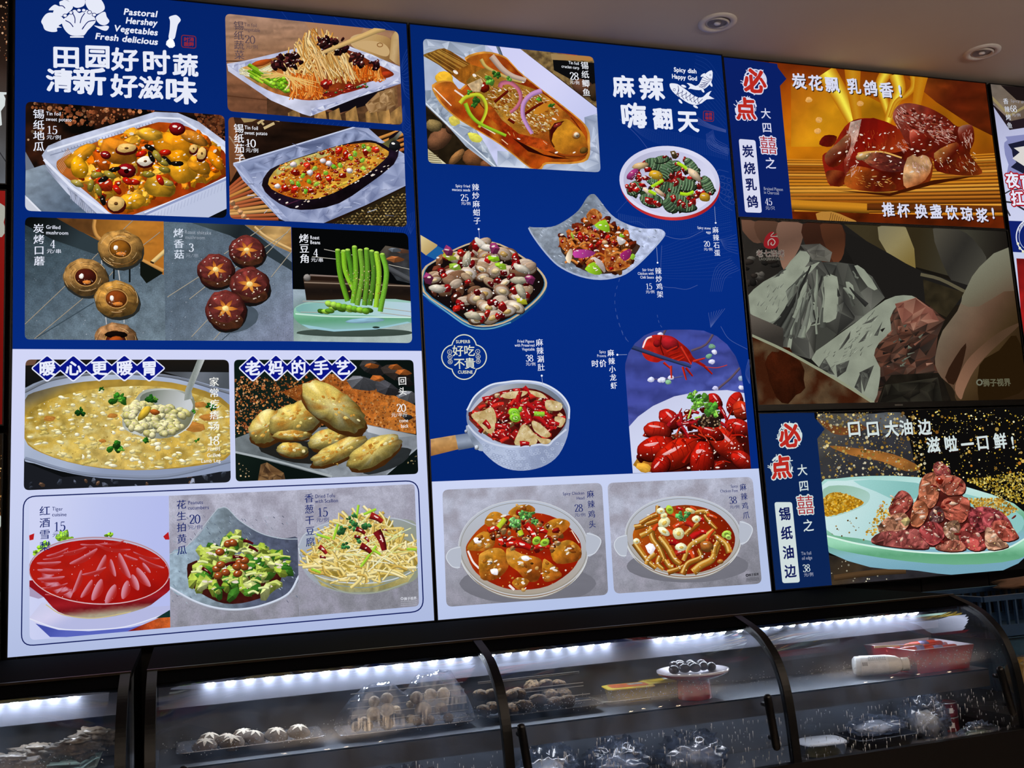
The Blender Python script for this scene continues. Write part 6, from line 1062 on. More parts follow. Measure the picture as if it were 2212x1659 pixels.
s.begin('title'); htext(s, 'Spicy dish', (1137, 412), (1410, 436), 74, WH, .03, .05); htext(s, 'Happy God', (1113, 492), (1416, 522), 74, WH, .03, .05)
for ch, x, y, z, sx in (('麻', 535, 590, 285, 1.02), ('辣', 870, 605, 320, 1.05), ('嗨', 655, 940, 330, 1.05), ('翻', 1005, 975, 275, .98), ('天', 1305, 1005, 285, 1.)): big(s, ch, (x, y), z*.95, WH, .034, .014, sx)
s.begin('seal'); seal(1490, 882, 1612, 1010, '麻辣嗨翻')
s.flush()
# ---------------------------------------------------------------- column of three landscape displays on the right
def bang(x, y, z, ch, red=True):
    """red brush character with white rim on a white brushed disc"""
    for k in range(26): t = R.uniform(0, 6.28); r_ = z*.46; tt = np.linspace(t, t+R.uniform(.5, 1.2), 7); rr = r_*R.uniform(.7, 1.06); s.line(np.stack([x+rr*np.cos(tt), y+rr*np.sin(tt)], 1), R.uniform(4, 14), PW)
    for k in range(7): t = R.uniform(0, 6.28); s.line([(x+z*.44*math.cos(t), y+z*.44*math.sin(t)), (x+z*.56*math.cos(t+.1), y+z*.56*math.sin(t+.1))], 6, PW)
    big(s, ch, (x, y), z, PW, .085, .012); big(s, ch, (x, y), z, 'b82820', .038, .012)
def sidebar(P, chars, nav):
    s.begin('sidebar'); s.clip = q; s.fill(P, nav, None)
def order_text(bx, by, dx, label4, lab, lc, en, pr, un, u):
    for ch, (x, y), z in zip('大四', dx[:2], (100, 100)): big(s, ch, (x, y), z, PW, .012, 0)
    x, y = dx[2]; big(s, '囍', (x, y), 170, PW, .06, .004, rise=0.); big(s, '囍', (x, y), 170, 'a83038', .0, 0, rise=0.); big(s, '之', dx[3], 108, PW, .014, 0)
    s.fill(rquad(lab, 22), PW)
    for ch, c in zip(label4, lc): big(s, ch, c, 116, '121c58', .026, .012)
    for t, a, b in en: htext(s, t, a, b, 40, 'aab0c4')
    price(s, *pr, 60, PW); htext(s, u, *un, 36, 'aab0c4')
X0, X1 = 1.616, 2.633
rt, s = board('menu_display', X0, X1, 2.450, 2.966, 'backlit menu display of charcoal roast pigeon, top of the right-hand column', 'menu board')
s.begin('backlit_panel'); q = rect_px(X0, X1, 2.450, 2.966); s.fill(q, '3c1404', None)
PW = 'd6d8ee'
V19, V20 = (1540, 100, 4.1475), (1800, 100, 4.1475)
s.begin('dish_picture', 'printed picture of two roast pigeons on bamboo before flames', q); s.view(*V19); s.g = .08
s.fill([(500, 100), (2600, 100), (2800, 1700), (600, 1700)], nz(lin(700, 200, 900, 1300, '6c2808', 'a05008', 'b86c0c', '8a4408'), .35, 240, 5, 320), 40)
s.fill([(1700, 250), (2600, 320), (2700, 900), (2300, 700), (2000, 500)], nz(lin(1700, 300, 2500, 800, '8c4410', '4c1808', '5c2008'), .4, 160, 3, 60), 40)
s.fill([(700, 330), (1300, 400), (1600, 560), (1600, 900), (700, 900)], nz(lin(800, 400, 1300, 800, 'b06410', 'd08c14', 'c07c0c'), .3, 200, 8), 40)
for (P, w_, k) in (([(1010, 230), (1120, 400), (1200, 560), (1260, 690)], 190, 1.), ([(1560, 220), (1500, 350), (1540, 500), (1590, 660)], 110, .8), ([(1640, 250), (1670, 400), (1610, 540), (1560, 700)], 130, .9), ([(1790, 240), (1795, 360), (1730, 440), (1640, 500), (1580, 640)], 60, .35), ([(1250, 180), (1262, 420), (1300, 700)], 150, .22), ([(1880, 220), (1840, 420), (1800, 700)], 120, .15)):
    for m_ in range(11): t = m_/10; s.stroke(P, w_*(1-.86*t), H('b46c0c')*(1-t*k)+H('f4e64c')*t*k, 6, dk=1., w2=w_*(1-.86*t)*.5)
for (x, y) in ((940, 760), (950, 660), (1320, 510), (860, 480)): s.blob(x, y, 30, 26, 0, 'e0a458', .2, 9, dk=.95, hi=1.02)
s.fill([(580, 1010), (1000, 1010), (1300, 1100), (2600, 1000), (2700, 1700), (600, 1700)], nz(lin(800, 1010, 900, 1600, 'b06418', '8a4c10', 'b07420', '7a3c0c', '4c2006'), .3, 300, 3, 20), 26)
for i in range(24):
    y = 1015+i*20+i*i*.55; x0 = 600+i*8; s.stroke([(x0, y), (1500, y+10-i), (2700, y-60+i*3)], 16+i*.9, R.choice(['c0781c', 'a8641c', 'cc8c30', '8c4c10']), 0, dk=.4)
s.stroke([(700, 1420), (1400, 1455)], 90, 'b8781c', dk=.4); s.stroke([(1380, 1440), (2600, 1460)], 60, '5c2c0c', dk=.6); s.fill([(700, 1480), (2700, 1530), (2700, 1700), (700, 1700)], nz('5a1e06', .4, 120, 3), 40)
s.fill([(920, 1500), (1060, 1480), (1200, 1530), (1300, 1590), (1000, 1600)], 'b07c34', 40, 2)
for i in range(12): s.line([(1060+i*18, 1490+i*9), (1040+i*20, 1580)], 5, '5c3814')
def roast(P, c0, c1, n):
    P = np.array(P, float); c_ = P.mean(0)
    s.fill(P, nz(lin(P[:, 0].min(), P[:, 1].min(), P[:, 0].max(), P[:, 1].max(), c0, c1, '4c0e06', '7c300c'), .35, 60, int(c_[0])), 18, 3, g=.2)
roast([(980, 980), (1060, 920), (1180, 720), (1300, 650), (1480, 655), (1640, 720), (1780, 800), (1900, 860), (1960, 1000), (1960, 1160), (1880, 1260), (1600, 1300), (1380, 1300), (1180, 1240), (1050, 1250), (1000, 1120)], '8c2410', '7a160c', 0)
s.fill([(1330, 655), (1560, 680), (1760, 810), (1740, 930), (1500, 960), (1300, 950), (1240, 930)], nz(lin(1300, 660, 1600, 960, '5c0c0a', '7c1208', '9c3410'), .2, 60, 4, 160), 18, 2)
s.fill([(1230, 680), (1330, 655), (1300, 800), (1240, 960), (1200, 1180), (1170, 1160), (1180, 900)], nz(lin(1180, 700, 1300, 1000, 'b89c90', 'c09888', '6c2014'), .4, 40, 4), 16, g=.25)
roast([(1000, 980), (1120, 860), (1220, 780), (1230, 900), (1150, 1050), (1040, 1080)], 'a87c5c', '8c5c3c', 0); roast([(950, 880), (1000, 800), (1110, 810), (1060, 900)], '6c1810', '4c0c08', 0); roast([(1010, 1130), (1100, 1110), (1180, 1140), (1160, 1250), (1050, 1240)], '5c2010', '7a3818', 0)
s.fill([(1290, 960), (1500, 940), (1700, 1010), (1740, 1100), (1600, 1130), (1420, 1080)], nz(lin(1300, 950, 1600, 1120, 'c89860', '6c2c20', '4c1c18'), .5, 50, 3, 12), 14, 2, g=.2); s.blob(1340, 985, 70, 34, -.3, 'c8a068', .15, 12); s.line([(1300, 960), (1500, 945), (1690, 1000)], 14, 'd8a858', 5)
s.fill([(1740, 1000), (1880, 960), (1960, 1060), (1900, 1200), (1740, 1280), (1700, 1180)], nz(lin(1740, 980, 1900, 1250, 'b8885c', 'c09468', '8c3c14'), .4, 40, 6), 16, 2, g=.25)
roast([(1180, 1180), (1260, 1080), (1420, 1100), (1560, 1170), (1640, 1280), (1380, 1300), (1200, 1260)], 'a85c1c', '8c3c10', 0)
s.view(*V20)
roast([(530, 640), (570, 540), (680, 510), (850, 550), (1000, 630), (1110, 720), (1240, 720), (1260, 850), (1220, 960), (1290, 1060), (1330, 1140), (1180, 1160), (930, 1120), (880, 1000), (700, 940), (600, 760)], '8c4c40', '6c1c10', 0)
s.scatter([(550, 620), (700, 560), (900, 620), (1080, 720), (1000, 860), (760, 780)], 150, lambda x, y: s.blob(x, y, R.uniform(10, 26), R.uniform(7, 14), .5, R.choice(['9c6c60', '5c1c14', '8c4034', 'a87c70', '4c140c', '742820']), .4, 8, dk=.8, g=.4))
roast([(680, 760), (800, 780), (890, 880), (820, 960), (720, 980)], 'b8604c', '7c1c10', 0); roast([(900, 960), (1100, 860), (1120, 960), (1080, 1060), (960, 1060)], '8c8c5c', 'a0602c', 0); roast([(1120, 730), (1240, 710), (1250, 840), (1180, 900), (1130, 840)], 'c09484', '6c2418', 0)
s.scatter([(560, 620), (700, 560), (1000, 650), (1200, 760), (1240, 1000), (900, 1060), (700, 860)], 46, lambda x, y: s.hl(x, y, R.uniform(4, 11), R.uniform(.1, .7))); s.scatter([(-40, 1000), (120, 740), (300, 690), (560, 770), (820, 900), (840, 1120), (500, 1230), (60, 1180)], 60, lambda x, y: s.hl(x, y, R.uniform(4, 15), R.uniform(.1, .8)))
def shine(P, n, a0, cl='c09084 d8b4a8 a06858'):
    cl = cl.split(); s.scatter(P, int(n*.75), lambda x, y: s.line([(x, y), (x+R.uniform(14, 50)*math.cos(a0+R.normal(0, .3)), y+R.uniform(14, 50)*math.sin(a0+R.normal(0, .3)))], R.uniform(2, 6), cl[R.integers(0, len(cl))]))
shine([(120, 740), (200, 670), (250, 690), (190, 900), (120, 1080), (100, 1000)], 60, 1.7); shine([(540, 620), (580, 540), (640, 520), (600, 700), (560, 720)], 50, .9); shine([(820, 700), (1060, 760), (1040, 880), (900, 860)], 60, .4); shine([(500, 850), (700, 820), (660, 930), (560, 940)], 30, .6); shine([(130, 1120), (200, 1040), (240, 1080), (150, 1190)], 26, 2.2); shine([(680, 1040), (800, 970), (860, 1060), (760, 1140)], 40, 1.2); shine([(1130, 740), (1240, 730), (1240, 860), (1160, 900)], 36, 1.4); shine([(200, 700), (640, 800), (640, 950), (250, 940)], 60, 1.5, '4c0a06 9c3c14 6c1008 b05c28'); shine([(600, 600), (1100, 760), (1000, 860), (640, 740)], 90, .5, '3c0c08 a85c3c 5c1810 c8988c'); shine([(250, 1010), (640, 1060), (600, 1120), (300, 1060)], 40, .25, '2c0c0a b07850 541c14'); shine([(120, 1160), (500, 1150), (560, 1260), (200, 1260)], 50, .2, 'c07c30 5c2008 d8a860'); shine([(930, 1000), (1250, 900), (1290, 1120), (950, 1110)], 70, .9, '8c4c1c 3c1206 c09060 d8c8b0')
s.fill([(0, 1290), (500, 1320), (900, 1200), (1300, 1160), (900, 1240), (500, 1345)], '3c1404', 30)
s.view(*V19); sidebar([(80, 90), (575, 158), (580, 190), (658, 292), (600, 355), (715, 1560), (210, 1545)], None, '0a1f64')
bang(372, 312, 225, '必'); bang(292, 560, 205, '点')
order_text(0, 0, ((472, 602), (483, 728), (495, 885), (515, 1048)), '炭烧乳鸽', [(230, 830), (380, 842), (438, 1493), (288, 1488)], [(312, 940), (326, 1092), (340, 1238), (353, 1392)], [('Braised Pigeon', (455, 1288), (628, 1297)), ('in Charcoal', (457, 1322), (593, 1330))], ('45', (468, 1422)), ((470, 1462), (557, 1464)), '元/只')
def slogan(items, z):
    s.begin('slogan')
    for ch, c in items: big(s, ch, (c[0]+7, c[1]+8), z, '1c0a08', .03, .01)
    for ch, c in items: big(s, ch, c, z, PW, .028, .012)
slogan(list(zip('炭花飘乳鸽香！', ((770, 312), (917, 328), (1066, 342), (1262, 358), (1410, 376), (1552, 392), (1675, 400)))), 145)
s.view(*V20); slogan(list(zip('推杯换盏饮琼浆！', ((492, 1462), (628, 1470), (785, 1478), (918, 1480), (1060, 1490), (1196, 1502), (1332, 1514), (1430, 1495)))), 134); s.flush()
# --- television in the middle
rt, s = board('television', 1.622, 2.638, 1.870, 2.441, 'wide black television showing hands unwrapping foil, between the two right-hand displays', 'television', .004, .05, .006, .018)
V_, F_ = [], []; box(V_, F_, 2.105, 2.135, -.0066, -.006, 1.858, 1.863); mesh_obj('brand_plate', V_, F_, mat('grey_badge', '6a6a68', .4, var=.1), rt, off=rt.location)
q = rect_px(1.622, 2.638, 1.870, 2.441); s.begin('screen', 'lit screen', q); s.view(1580, 460, 3.77); s.g = .06
s.fill([(0, 0), (2500, 0), (2500, 1700), (0, 1700)], nz(lin(200, 100, 2200, 900, '2c2824', '1c1a18', '16130f', '241c12'), .3, 200, 4), 50)
s.fill([(900, 80), (2400, 120), (2400, 600), (1800, 520), (1500, 440), (1250, 340)], lin(1100, 150, 2300, 300, '3a3220', '2e2616', '3c3a30', '14100e'), 50); s.fill([(1190, 115), (1420, 118), (1500, 450), (1270, 330)], lin(1200, 150, 1450, 400, '7c7458', '8c8058', '7a6838'), 40, 2); s.fill([(1640, 130), (1860, 140), (2000, 250), (2080, 420), (1900, 620), (1760, 500)], lin(1650, 200, 2050, 450, '4a463c', '2c2a26', '44423a'), 40, 3)
s.fill([(900, 150), (1300, 340), (1560, 480), (2100, 640), (2060, 700), (1600, 780), (1250, 690), (1050, 500)], '1c1a18', 40, 2); s.line([(1540, 500), (1700, 540), (1900, 640)], 26, '5a5440', 3); s.fill([(1560, 540), (1900, 650), (1750, 850), (1580, 760)], nz('2a2418', .4, 60, 3), 40)
for P, c in (([(60, 60), (190, 70), (260, 220), (180, 240), (80, 130)], '6c4c3c'), ([(190, 70), (390, 80), (400, 260), (240, 240)], '5a3e30'), ([(380, 80), (580, 90), (570, 240), (500, 380), (430, 470), (380, 300)], '7c5c4c'), ([(580, 90), (900, 100), (910, 340), (800, 420), (640, 330)], '3c2218'), ([(720, 100), (900, 100), (915, 330), (830, 400)], '54301f')): s.fill(P, lin(P[0][0], 80, P[0][0]+100, 400, c, H(c)*.8, H(c)*1.1), 30, 3)
for k in range(18): s.blob(R.uniform(90, 380), R.uniform(300, 620), R.uniform(20, 50), R.uniform(16, 34), 0, R.choice(['2c2622', '54504a', '1c1a18']), .3, 9)
FA = [(120, 690), (260, 560), (420, 470), (560, 300), (640, 310), (740, 400), (860, 400), (1000, 420), (1150, 520), (1250, 690), (1080, 840), (860, 990), (680, 1160), (640, 1190), (450, 1130), (150, 980), (130, 760)]
s.facets(FA, '2c2c28 4c4c46 6c6c64 3a3a36 1c1c1c 585a52', 70, smooth=.6, sx=2.6, ang=1.2)
s.facets([(560, 260), (720, 250), (820, 320), (800, 400), (660, 380)], '5a5850 3c3a36 6c6a62', 50)
for P in ([(120, 690), (260, 560), (400, 500), (640, 430), (720, 400), (560, 560), (440, 620), (470, 700), (400, 830), (330, 900), (230, 860), (130, 800)], [(420, 480), (560, 310), (640, 350), (600, 440), (480, 500)], [(750, 520), (860, 520), (870, 700), (850, 860), (740, 900), (640, 920), (740, 860), (760, 700)], [(450, 1130), (480, 960), (540, 680), (560, 640), (610, 560), (600, 650), (530, 760), (500, 980), (480, 1130)], [(560, 960), (640, 830), (680, 720), (670, 860), (600, 990)], [(930, 560), (990, 590), (1000, 700), (960, 680)], [(1000, 430), (1080, 460), (1190, 620), (1110, 600)]): s.fill(P, nz('8a9080', .12, 60, 3), 30, 2)
for P in ([(130, 690), (400, 510), (400, 540), (180, 700)], [(220, 790), (280, 710), (260, 760)]): s.fill(P, '3c4238', None)
for k in range(80):
    t = R.random(); x1, y1 = (130+t*2*330, 740+t*2*400) if t < .5 else (460+(t-.5)*2*740, 1140-(t-.5)*2*400); x0, y0 = 690+R.normal(0, 70), 390+R.normal(0, 40); u0, u1 = sorted((R.uniform(.05, .9), R.uniform(.3, 1.)))
    if u1-u0 < .12: continue
    P = [(x0+(x1-x0)*u+R.normal(0, 5), y0+(y1-y0)*u+R.normal(0, 5)) for u in np.linspace(u0, u1, 4)]
    s.stroke(P, R.uniform(4, 12), R.choice(['2a2a28', '3c3e3a', '4c4e48', '62665c', '7c8274', '242422', '444640', '6c7066']), 5, dk=.75, w2=R.uniform(18, 64))
for P in ([(120, 700), (260, 570), (400, 510), (600, 450), (500, 580), (440, 640), (460, 720), (390, 840), (320, 890), (230, 850), (130, 800)], [(760, 530), (850, 530), (860, 700), (845, 850), (745, 890), (760, 700)], [(430, 480), (560, 320), (630, 350), (590, 430), (490, 490)]): s.fill(P, nz('8a9080', .12, 60, 3), 30, 2)
for k in range(16): x, y = R.uniform(180, 420), R.uniform(600, 820); s.stroke([(x, y), (x+R.uniform(10, 40), y-R.uniform(20, 60))], R.uniform(3, 9), R.choice(['6c7068', '4c4e48', 'a0a694']), w2=2)
FB = [(650, 1190), (780, 1060), (1000, 900), (1250, 710), (1400, 670), (1500, 680), (1620, 760), (1740, 870), (1680, 1000), (1660, 1160), (1700, 1300), (1600, 1540), (1160, 1560), (1050, 1480), (860, 1370)]
s.facets(FB, '3c241c 543226 1c1614 6c4434 2c2622 443028 14120f 7c5848', 44, smooth=.45, sx=2., ang=-.4)
s.fill([(650, 1190), (780, 1060), (1000, 900), (1250, 710), (1400, 670), (1500, 690), (1360, 740), (1290, 860), (1300, 960), (1200, 1060), (1160, 1160), (1210, 1260), (1200, 1400), (1160, 1540), (1050, 1470), (860, 1370)], nz('8a9080', .1, 80, 3), 30, 2)
for P in ([(690, 1290), (760, 1180), (840, 1320)], [(860, 1340), (850, 1240), (960, 1200), (930, 1290)], [(870, 1120), (970, 960), (960, 1020), (900, 1100)], [(1030, 1060), (1120, 950), (1080, 1040)], [(1060, 910), (1200, 830), (1140, 890)], [(1040, 1300), (1160, 1240), (1080, 1460)], [(1000, 1420), (1050, 1300), (1060, 1470)], [(1160, 1000), (1230, 880), (1190, 1000)]): s.facets(P, '3c3c38 5c5e56 2c2c2a', 30)
s.facets([(1330, 740), (1500, 690), (1640, 790), (1690, 880), (1600, 900), (1480, 960), (1390, 900)], '8a5848 6c4034 a47c68 4a2a22 7c4c40', 44, smooth=.5, sx=1.6, ang=-.7)
for k in range(30): x, y = R.uniform(1200, 1600), R.uniform(920, 1280); s.stroke([(x, y), (x+R.uniform(20, 60), y-R.uniform(-10, 50))], R.uniform(12, 34), R.choice(['7c5040', '98705c', '2c201a', '4c5046', '1a1614', '646a5c', '54342a']), w2=3, dk=.7)
for k in range(70): t = R.random(); x, y = 700+t*560+R.normal(0, 60), 1180-t*440+R.uniform(10, 240); s.stroke([(x, y), (x+R.uniform(10, 44), y-R.uniform(10, 44))], R.uniform(3, 9), R.choice(['54564e', '6c7066', '3c3e3a', 'a4aa98', '787c70']), w2=2) if inside(np.array([x]), np.array([y]), [(680, 1190), (1000, 920), (1300, 720), (1280, 860), (1160, 1060), (1180, 1300), (1150, 1500), (900, 1370)])[0] else None
s.fill([(1300, 1320), (1700, 1300), (1800, 1560), (1180, 1560), (1240, 1400)], nz('1a1611', .5, 60, 5), 40); s.facets([(1250, 1400), (1680, 1340), (1720, 1560), (1200, 1560)], '14120f 2c2a22 1c1914 3a362c 0f0d0b', 60, smooth=.6)
s.fill([(130, 980), (450, 1130), (850, 1350), (1180, 1560), (1180, 1620), (100, 1620)], mixn(nz('54402c', .3, 60, 3), '3a1a0c', 110, 5, .42, .6), 36, g=.2); s.blob(440, 1330, 150, 230, -.3, nz('341408', .4, 50, 3), .25, 20, dk=.8, g=.3); s.line([(140, 985), (450, 1130), (850, 1355), (1160, 1550)], 22, '8c9078', 3); s.fill([(140, 820), (420, 940), (420, 1100), (150, 980)], lin(200, 850, 250, 1050, '5c544c', '322e2a'), 30)
s.view(1850, 460, 3.77)
s.fill([(1240, 280), (1000, 440), (900, 600), (820, 800), (700, 960), (650, 1120), (640, 1240), (690, 1340), (760, 1400), (800, 1460), (820, 1540), (1000, 1580), (1500, 1580), (1500, 250)], nz(lin(700, 700, 1350, 1100, '74705c', '6a5a4a', '5c4434', '40301c', '2a1c0e'), .12, 160, 3), 40, 2)
s.fill([(1240, 280), (1000, 440), (900, 600), (850, 740), (1000, 760), (1200, 640), (1400, 600)], lin(950, 450, 1150, 720, '7a7a68', '6c6856', '5c4c3c'), 40, 2); s.fill([(890, 1060), (880, 1160), (840, 1300), (790, 1400), (720, 1340), (800, 1180)], '2c1a10', 40, 2); s.fill([(800, 1440), (830, 1330), (900, 1200), (1020, 1080), (1180, 960), (1340, 900), (1100, 1120), (960, 1280), (880, 1440), (850, 1520)], lin(850, 1400, 1150, 1050, '84604a', '6c4e3c', '4c3828'), 40, 3); s.fill([(1000, 1240), (1160, 1120), (1300, 1000), (1400, 1400), (1100, 1540), (1000, 1560)], '241708', 50, 3)
s.begin('station_mark'); s.ring(1000, 1380, 22, 22, 12, '6a6c5c'); htext(s, '狮子视界', (1030, 1408), (1258, 1403), 66, '5c5a46', .03)
s.view(1580, 460, 3.77); s.fill([(262, 255), (275, 200), (310, 160), (345, 155), (330, 180), (375, 165), (350, 190), (380, 205), (385, 245), (360, 285), (310, 292), (275, 280)], '8c1c22', None, 3); s.line([(300, 265), (300, 230), (330, 210), (355, 235), (340, 262), (322, 255), (326, 240)], 7, 'a8a49a', 4); s.line([(345, 160), (320, 190), (375, 190)], 5, 'a8a49a', 3)
for ch, x, c in zip('老七烧烤', (230, 290, 345, 402), ('a8a49a', 'a8a49a', '8c887e', '8c887e')): big(s, ch, (x, 330), 62, c, .045, .02); big(s, ch, (x, 330), 62, '4c1c1c', .0, .01)
htext(s, 'LAOQISHAOKAO', (225, 385), (430, 385), 28, '6c6a60', .02); s.flush()
# --- bottom display
rt, s = board('menu_display', 1.622, 2.636, 1.330, 1.844, 'backlit menu display of roast beef on a pale green dish, bottom of the right-hand column', 'menu board')
q = rect_px(1.622, 2.636, 1.330, 1.844); s.begin('backlit_panel'); s.fill(q, '14120f', None); PW = 'cfdcdc'
s.begin('dish_picture', 'printed picture of roast beef cubes on a pale green dish', q); s.view(1620, 870, 3.858); s.g = .06
s.fill([(400, 40), (2500, 40), (2500, 1800), (400, 1800)], '0c0b0b', None); s.fill([(560, 90), (1280, 90), (1400, 620), (560, 700)], nz(lin(700, 150, 1200, 600, '4c4a46', '34353c', '2c2c30'), .3, 120, 4), 40)
for P, c in (([(560, 130), (700, 190), (820, 200), (900, 140), (1100, 130), (900, 250), (700, 260)], '6c4024'), ([(660, 360), (900, 380), (1200, 430), (1420, 540), (1300, 570), (1100, 490), (850, 440)], '96602c'), ([(900, 120), (1250, 80), (1310, 200), (1200, 260), (1000, 220)], '54585c')): s.fill(P, nz(c, .3, 70, 3), 30, 3)
s.dots([(560, 80), (1350, 80), (1500, 640), (560, 640)], 620, 3, 14, 'd8b860 b8903c f0dc98 806030 e8e0c0', (.5, 1)); s.dots([(1350, 60), (2400, 60), (2400, 640), (1350, 640)], 480, 2, 9, 'f0d868 e0b838 fff4c0 c09028', (.6, 1.1)); s.dots([(1350, 60), (2400, 60), (2400, 640), (1350, 640)], 34, 10, 17, 'd8a040 c07c28 e8c060')
s.fill([(650, 1270), (1300, 1380), (2300, 1400), (2400, 1700), (660, 1560)], nz(lin(700, 1300, 900, 1560, '2c2620', '3a2e20', '2a282c'), .4, 200, 3, 30), 36); s.dots([(660, 1280), (1250, 1400), (1200, 1520), (670, 1500)], 22, 4, 9, 'f0e8c8'); s.stroke([(700, 1460), (1000, 1420), (1300, 1400)], 50, '4c3824', 3)
s.fill([(590, 670), (700, 635), (1000, 610), (1400, 620), (1800, 700), (2200, 840), (2330, 1000), (2330, 1250), (2100, 1400), (1750, 1440), (1400, 1400), (1280, 1390), (1000, 1370), (660, 1250), (640, 1110), (620, 950)], lin(900, 620, 1000, 1430, 'a4d4cc', 'c4e4e4', 'b4dcd0', '6cac88', '84b4c4', '74a4b8'), 36, 2)
s.fill([(640, 1110), (900, 1180), (1300, 1240), (1700, 1260), (2100, 1230), (2330, 1120), (2330, 1260), (2100, 1330), (1700, 1350), (1300, 1320), (900, 1260), (660, 1200)], lin(1300, 1180, 1300, 1340, '9cd8b8', '5ca078', '6cac88'), 36, 2); s.line([(640, 1110), (900, 1175), (1300, 1235), (1700, 1255), (2100, 1225), (2330, 1110)], 14, 'd4f0e4', 6)
s.fill([(600, 690), (800, 650), (1000, 640), (1500, 690), (2100, 850), (2290, 1000), (2100, 1170), (1700, 1220), (1300, 1200), (900, 1130), (640, 1060)], lin(800, 700, 1700, 1100, 'c8e4e4', 'b4d8d8', 'a8d8d0', '8cc4c0'), 40, 3); s.fill([(610, 720), (800, 690), (960, 730), (1000, 780), (960, 850), (800, 920), (630, 940)], lin(700, 700, 800, 900, '94bca8', 'a8ccc4'), 36, 3); s.fill([(860, 650), (1200, 650), (1500, 700), (1300, 830), (1050, 740)], lin(900, 660, 1300, 780, '9cd0cc', '84bcb8'), 40, 2)
YP = [(615, 800), (700, 745), (820, 770), (950, 830), (850, 890), (700, 935), (625, 940)]
s.fill(YP, nz('b07c18', .3, 30, 3), 24, 3); s.dots(YP, 420, 5, 13, 'd8a020 e8b838 b87c10 f0cc60 a06c10', (.7, 1.1)); s.dots([(960, 1100), (1100, 820), (1200, 800), (1250, 1150)], 260, 5, 13, 'd8a430 b88420 e8c460', (.7, 1.05)); s.dots([(1800, 790), (2100, 800), (2250, 900), (2100, 960), (1900, 900)], 500, 4, 12, 'c89020 e0b040 a87010 f0d070', (.6, 1.05)); s.dots([(1790, 640), (2350, 560), (2350, 860), (2100, 800)], 700, 3, 10, 'e0c040 f0dc78 b89020', (.5, 1.05)); s.dots([(660, 950), (1050, 960), (950, 1150), (680, 1100)], 16, 4, 9, 'b08840')
def meat(P, c='7c3028'):
    P = np.array(P, float); c_ = P.mean(0); b = H(c); w_ = np.ptp(P[:, 0]); hx = lambda v: ''.join('%02x' % int(np.clip(k, 0, 1)*255) for k in v)
    s.fill(P+[6, 10], '2c0e0c', None, 3); s.facets(P, ' '.join(hx(b*k+o_) for k, o_ in ((1.1, .03), (.75, 0), (1.35, .08), (.5, 0), (1.5, .16), (.9, .02))), 27, 3, .6, .4, R.uniform(1, 2.2), R.uniform(-1, 1))
    for k in range(3): s.blob(c_[0]+R.normal(0, .2)*w_, c_[1]-.1*w_+R.normal(0, .16)*w_, R.uniform(14, 34), R.uniform(7, 14), R.uniform(-.9, .9), R.choice(['c8a090', 'b88068', 'd8b8a0', '6c1c18']), .4, 9, dk=.7, g=.4)
    for k in range(3): s.hl(c_[0]+R.normal(0, .2)*w_, c_[1]+R.normal(-.1, .2)*w_, R.uniform(4, 10), R.uniform(.3, .8))
    s.dots(P, 10, 3, 6, 'f0e0c8 e8c880', (.7, 1))
s.view(1850, 870, 3.858); s.fill([(200, 1150), (300, 950), (480, 850), (560, 650), (700, 560), (860, 720), (940, 860), (1200, 960), (1280, 1120), (1000, 1200), (500, 1200)], nz('4c1a16', .4, 40, 3), 26, 2, g=.3)
for P, c in (([(520, 700), (560, 610), (640, 580), (690, 640), (680, 800), (620, 880), (530, 840)], '8c4c34'), ([(640, 520), (700, 490), (780, 560), (760, 610), (660, 600)], '7a3430'), ([(660, 620), (780, 600), (880, 640), (910, 700), (880, 760), (760, 770), (680, 700)], '8c4434'), ([(270, 880), (350, 740), (430, 750), (470, 830), (400, 920), (300, 940)], '743028'), ([(450, 1000), (480, 830), (560, 820), (600, 900), (560, 1000), (500, 1040)], '8c4c30'), ([(700, 860), (760, 790), (920, 790), (940, 900), (880, 1000), (740, 960)], '8c4030'), ([(600, 950), (660, 860), (720, 900), (720, 980), (640, 1000)], '4c2c2c'), ([(930, 960), (960, 880), (1100, 870), (1220, 920), (1290, 1010), (1280, 1070), (1100, 1060), (1000, 1080)], '74282c'), ([(180, 1030), (280, 940), (400, 920), (440, 1000), (380, 1070), (220, 1090)], '8c5c44'), ([(120, 1160), (200, 1080), (400, 1060), (520, 1060), (600, 1180), (560, 1220), (300, 1200)], '743430'), ([(520, 1060), (600, 990), (700, 1020), (730, 1120), (640, 1190), (560, 1140)], '7c2c2c'), ([(720, 1040), (800, 980), (860, 1010), (860, 1140), (760, 1130)], '6c4c38'), ([(850, 1090), (920, 1000), (1000, 1060), (1080, 1200), (980, 1235), (880, 1180)], '84302c'), ([(1070, 1070), (1110, 1040), (1220, 1140), (1260, 1200), (1090, 1220)], 'a07058'), ([(1120, 1010), (1240, 980), (1330, 1080), (1340, 1130), (1220, 1150)], '7c3428'), ([(650, 1210), (760, 1150), (860, 1150), (910, 1220), (780, 1240)], '8c4c3c')): meat(P, c)
s.chunk(690, 650, 36, 'a82814', 6, hl=1); s.chunk(410, 990, 40, 'c8b478', 6)
s.view(1620, 870, 3.858); sidebar([(55, 85), (535, 84), (540, 128), (622, 220), (560, 300), (690, 1600), (210, 1600)], None, '0c2454'); s.clip = q
bang(330, 272, 210, '必'); bang(258, 535, 200, '点')
order_text(0, 0, ((435, 560), (448, 692), (460, 850), (485, 1022)), '锡纸油边', [(203, 828), (350, 828), (416, 1497), (270, 1504)], [(290, 925), (305, 1085), (320, 1245), (336, 1402)], [('Tin foil', (428, 1270), (512, 1265)), ('oil edge', (433, 1310), (520, 1303))], ('38', (443, 1410)), ((450, 1447), (530, 1442)), '元/例')
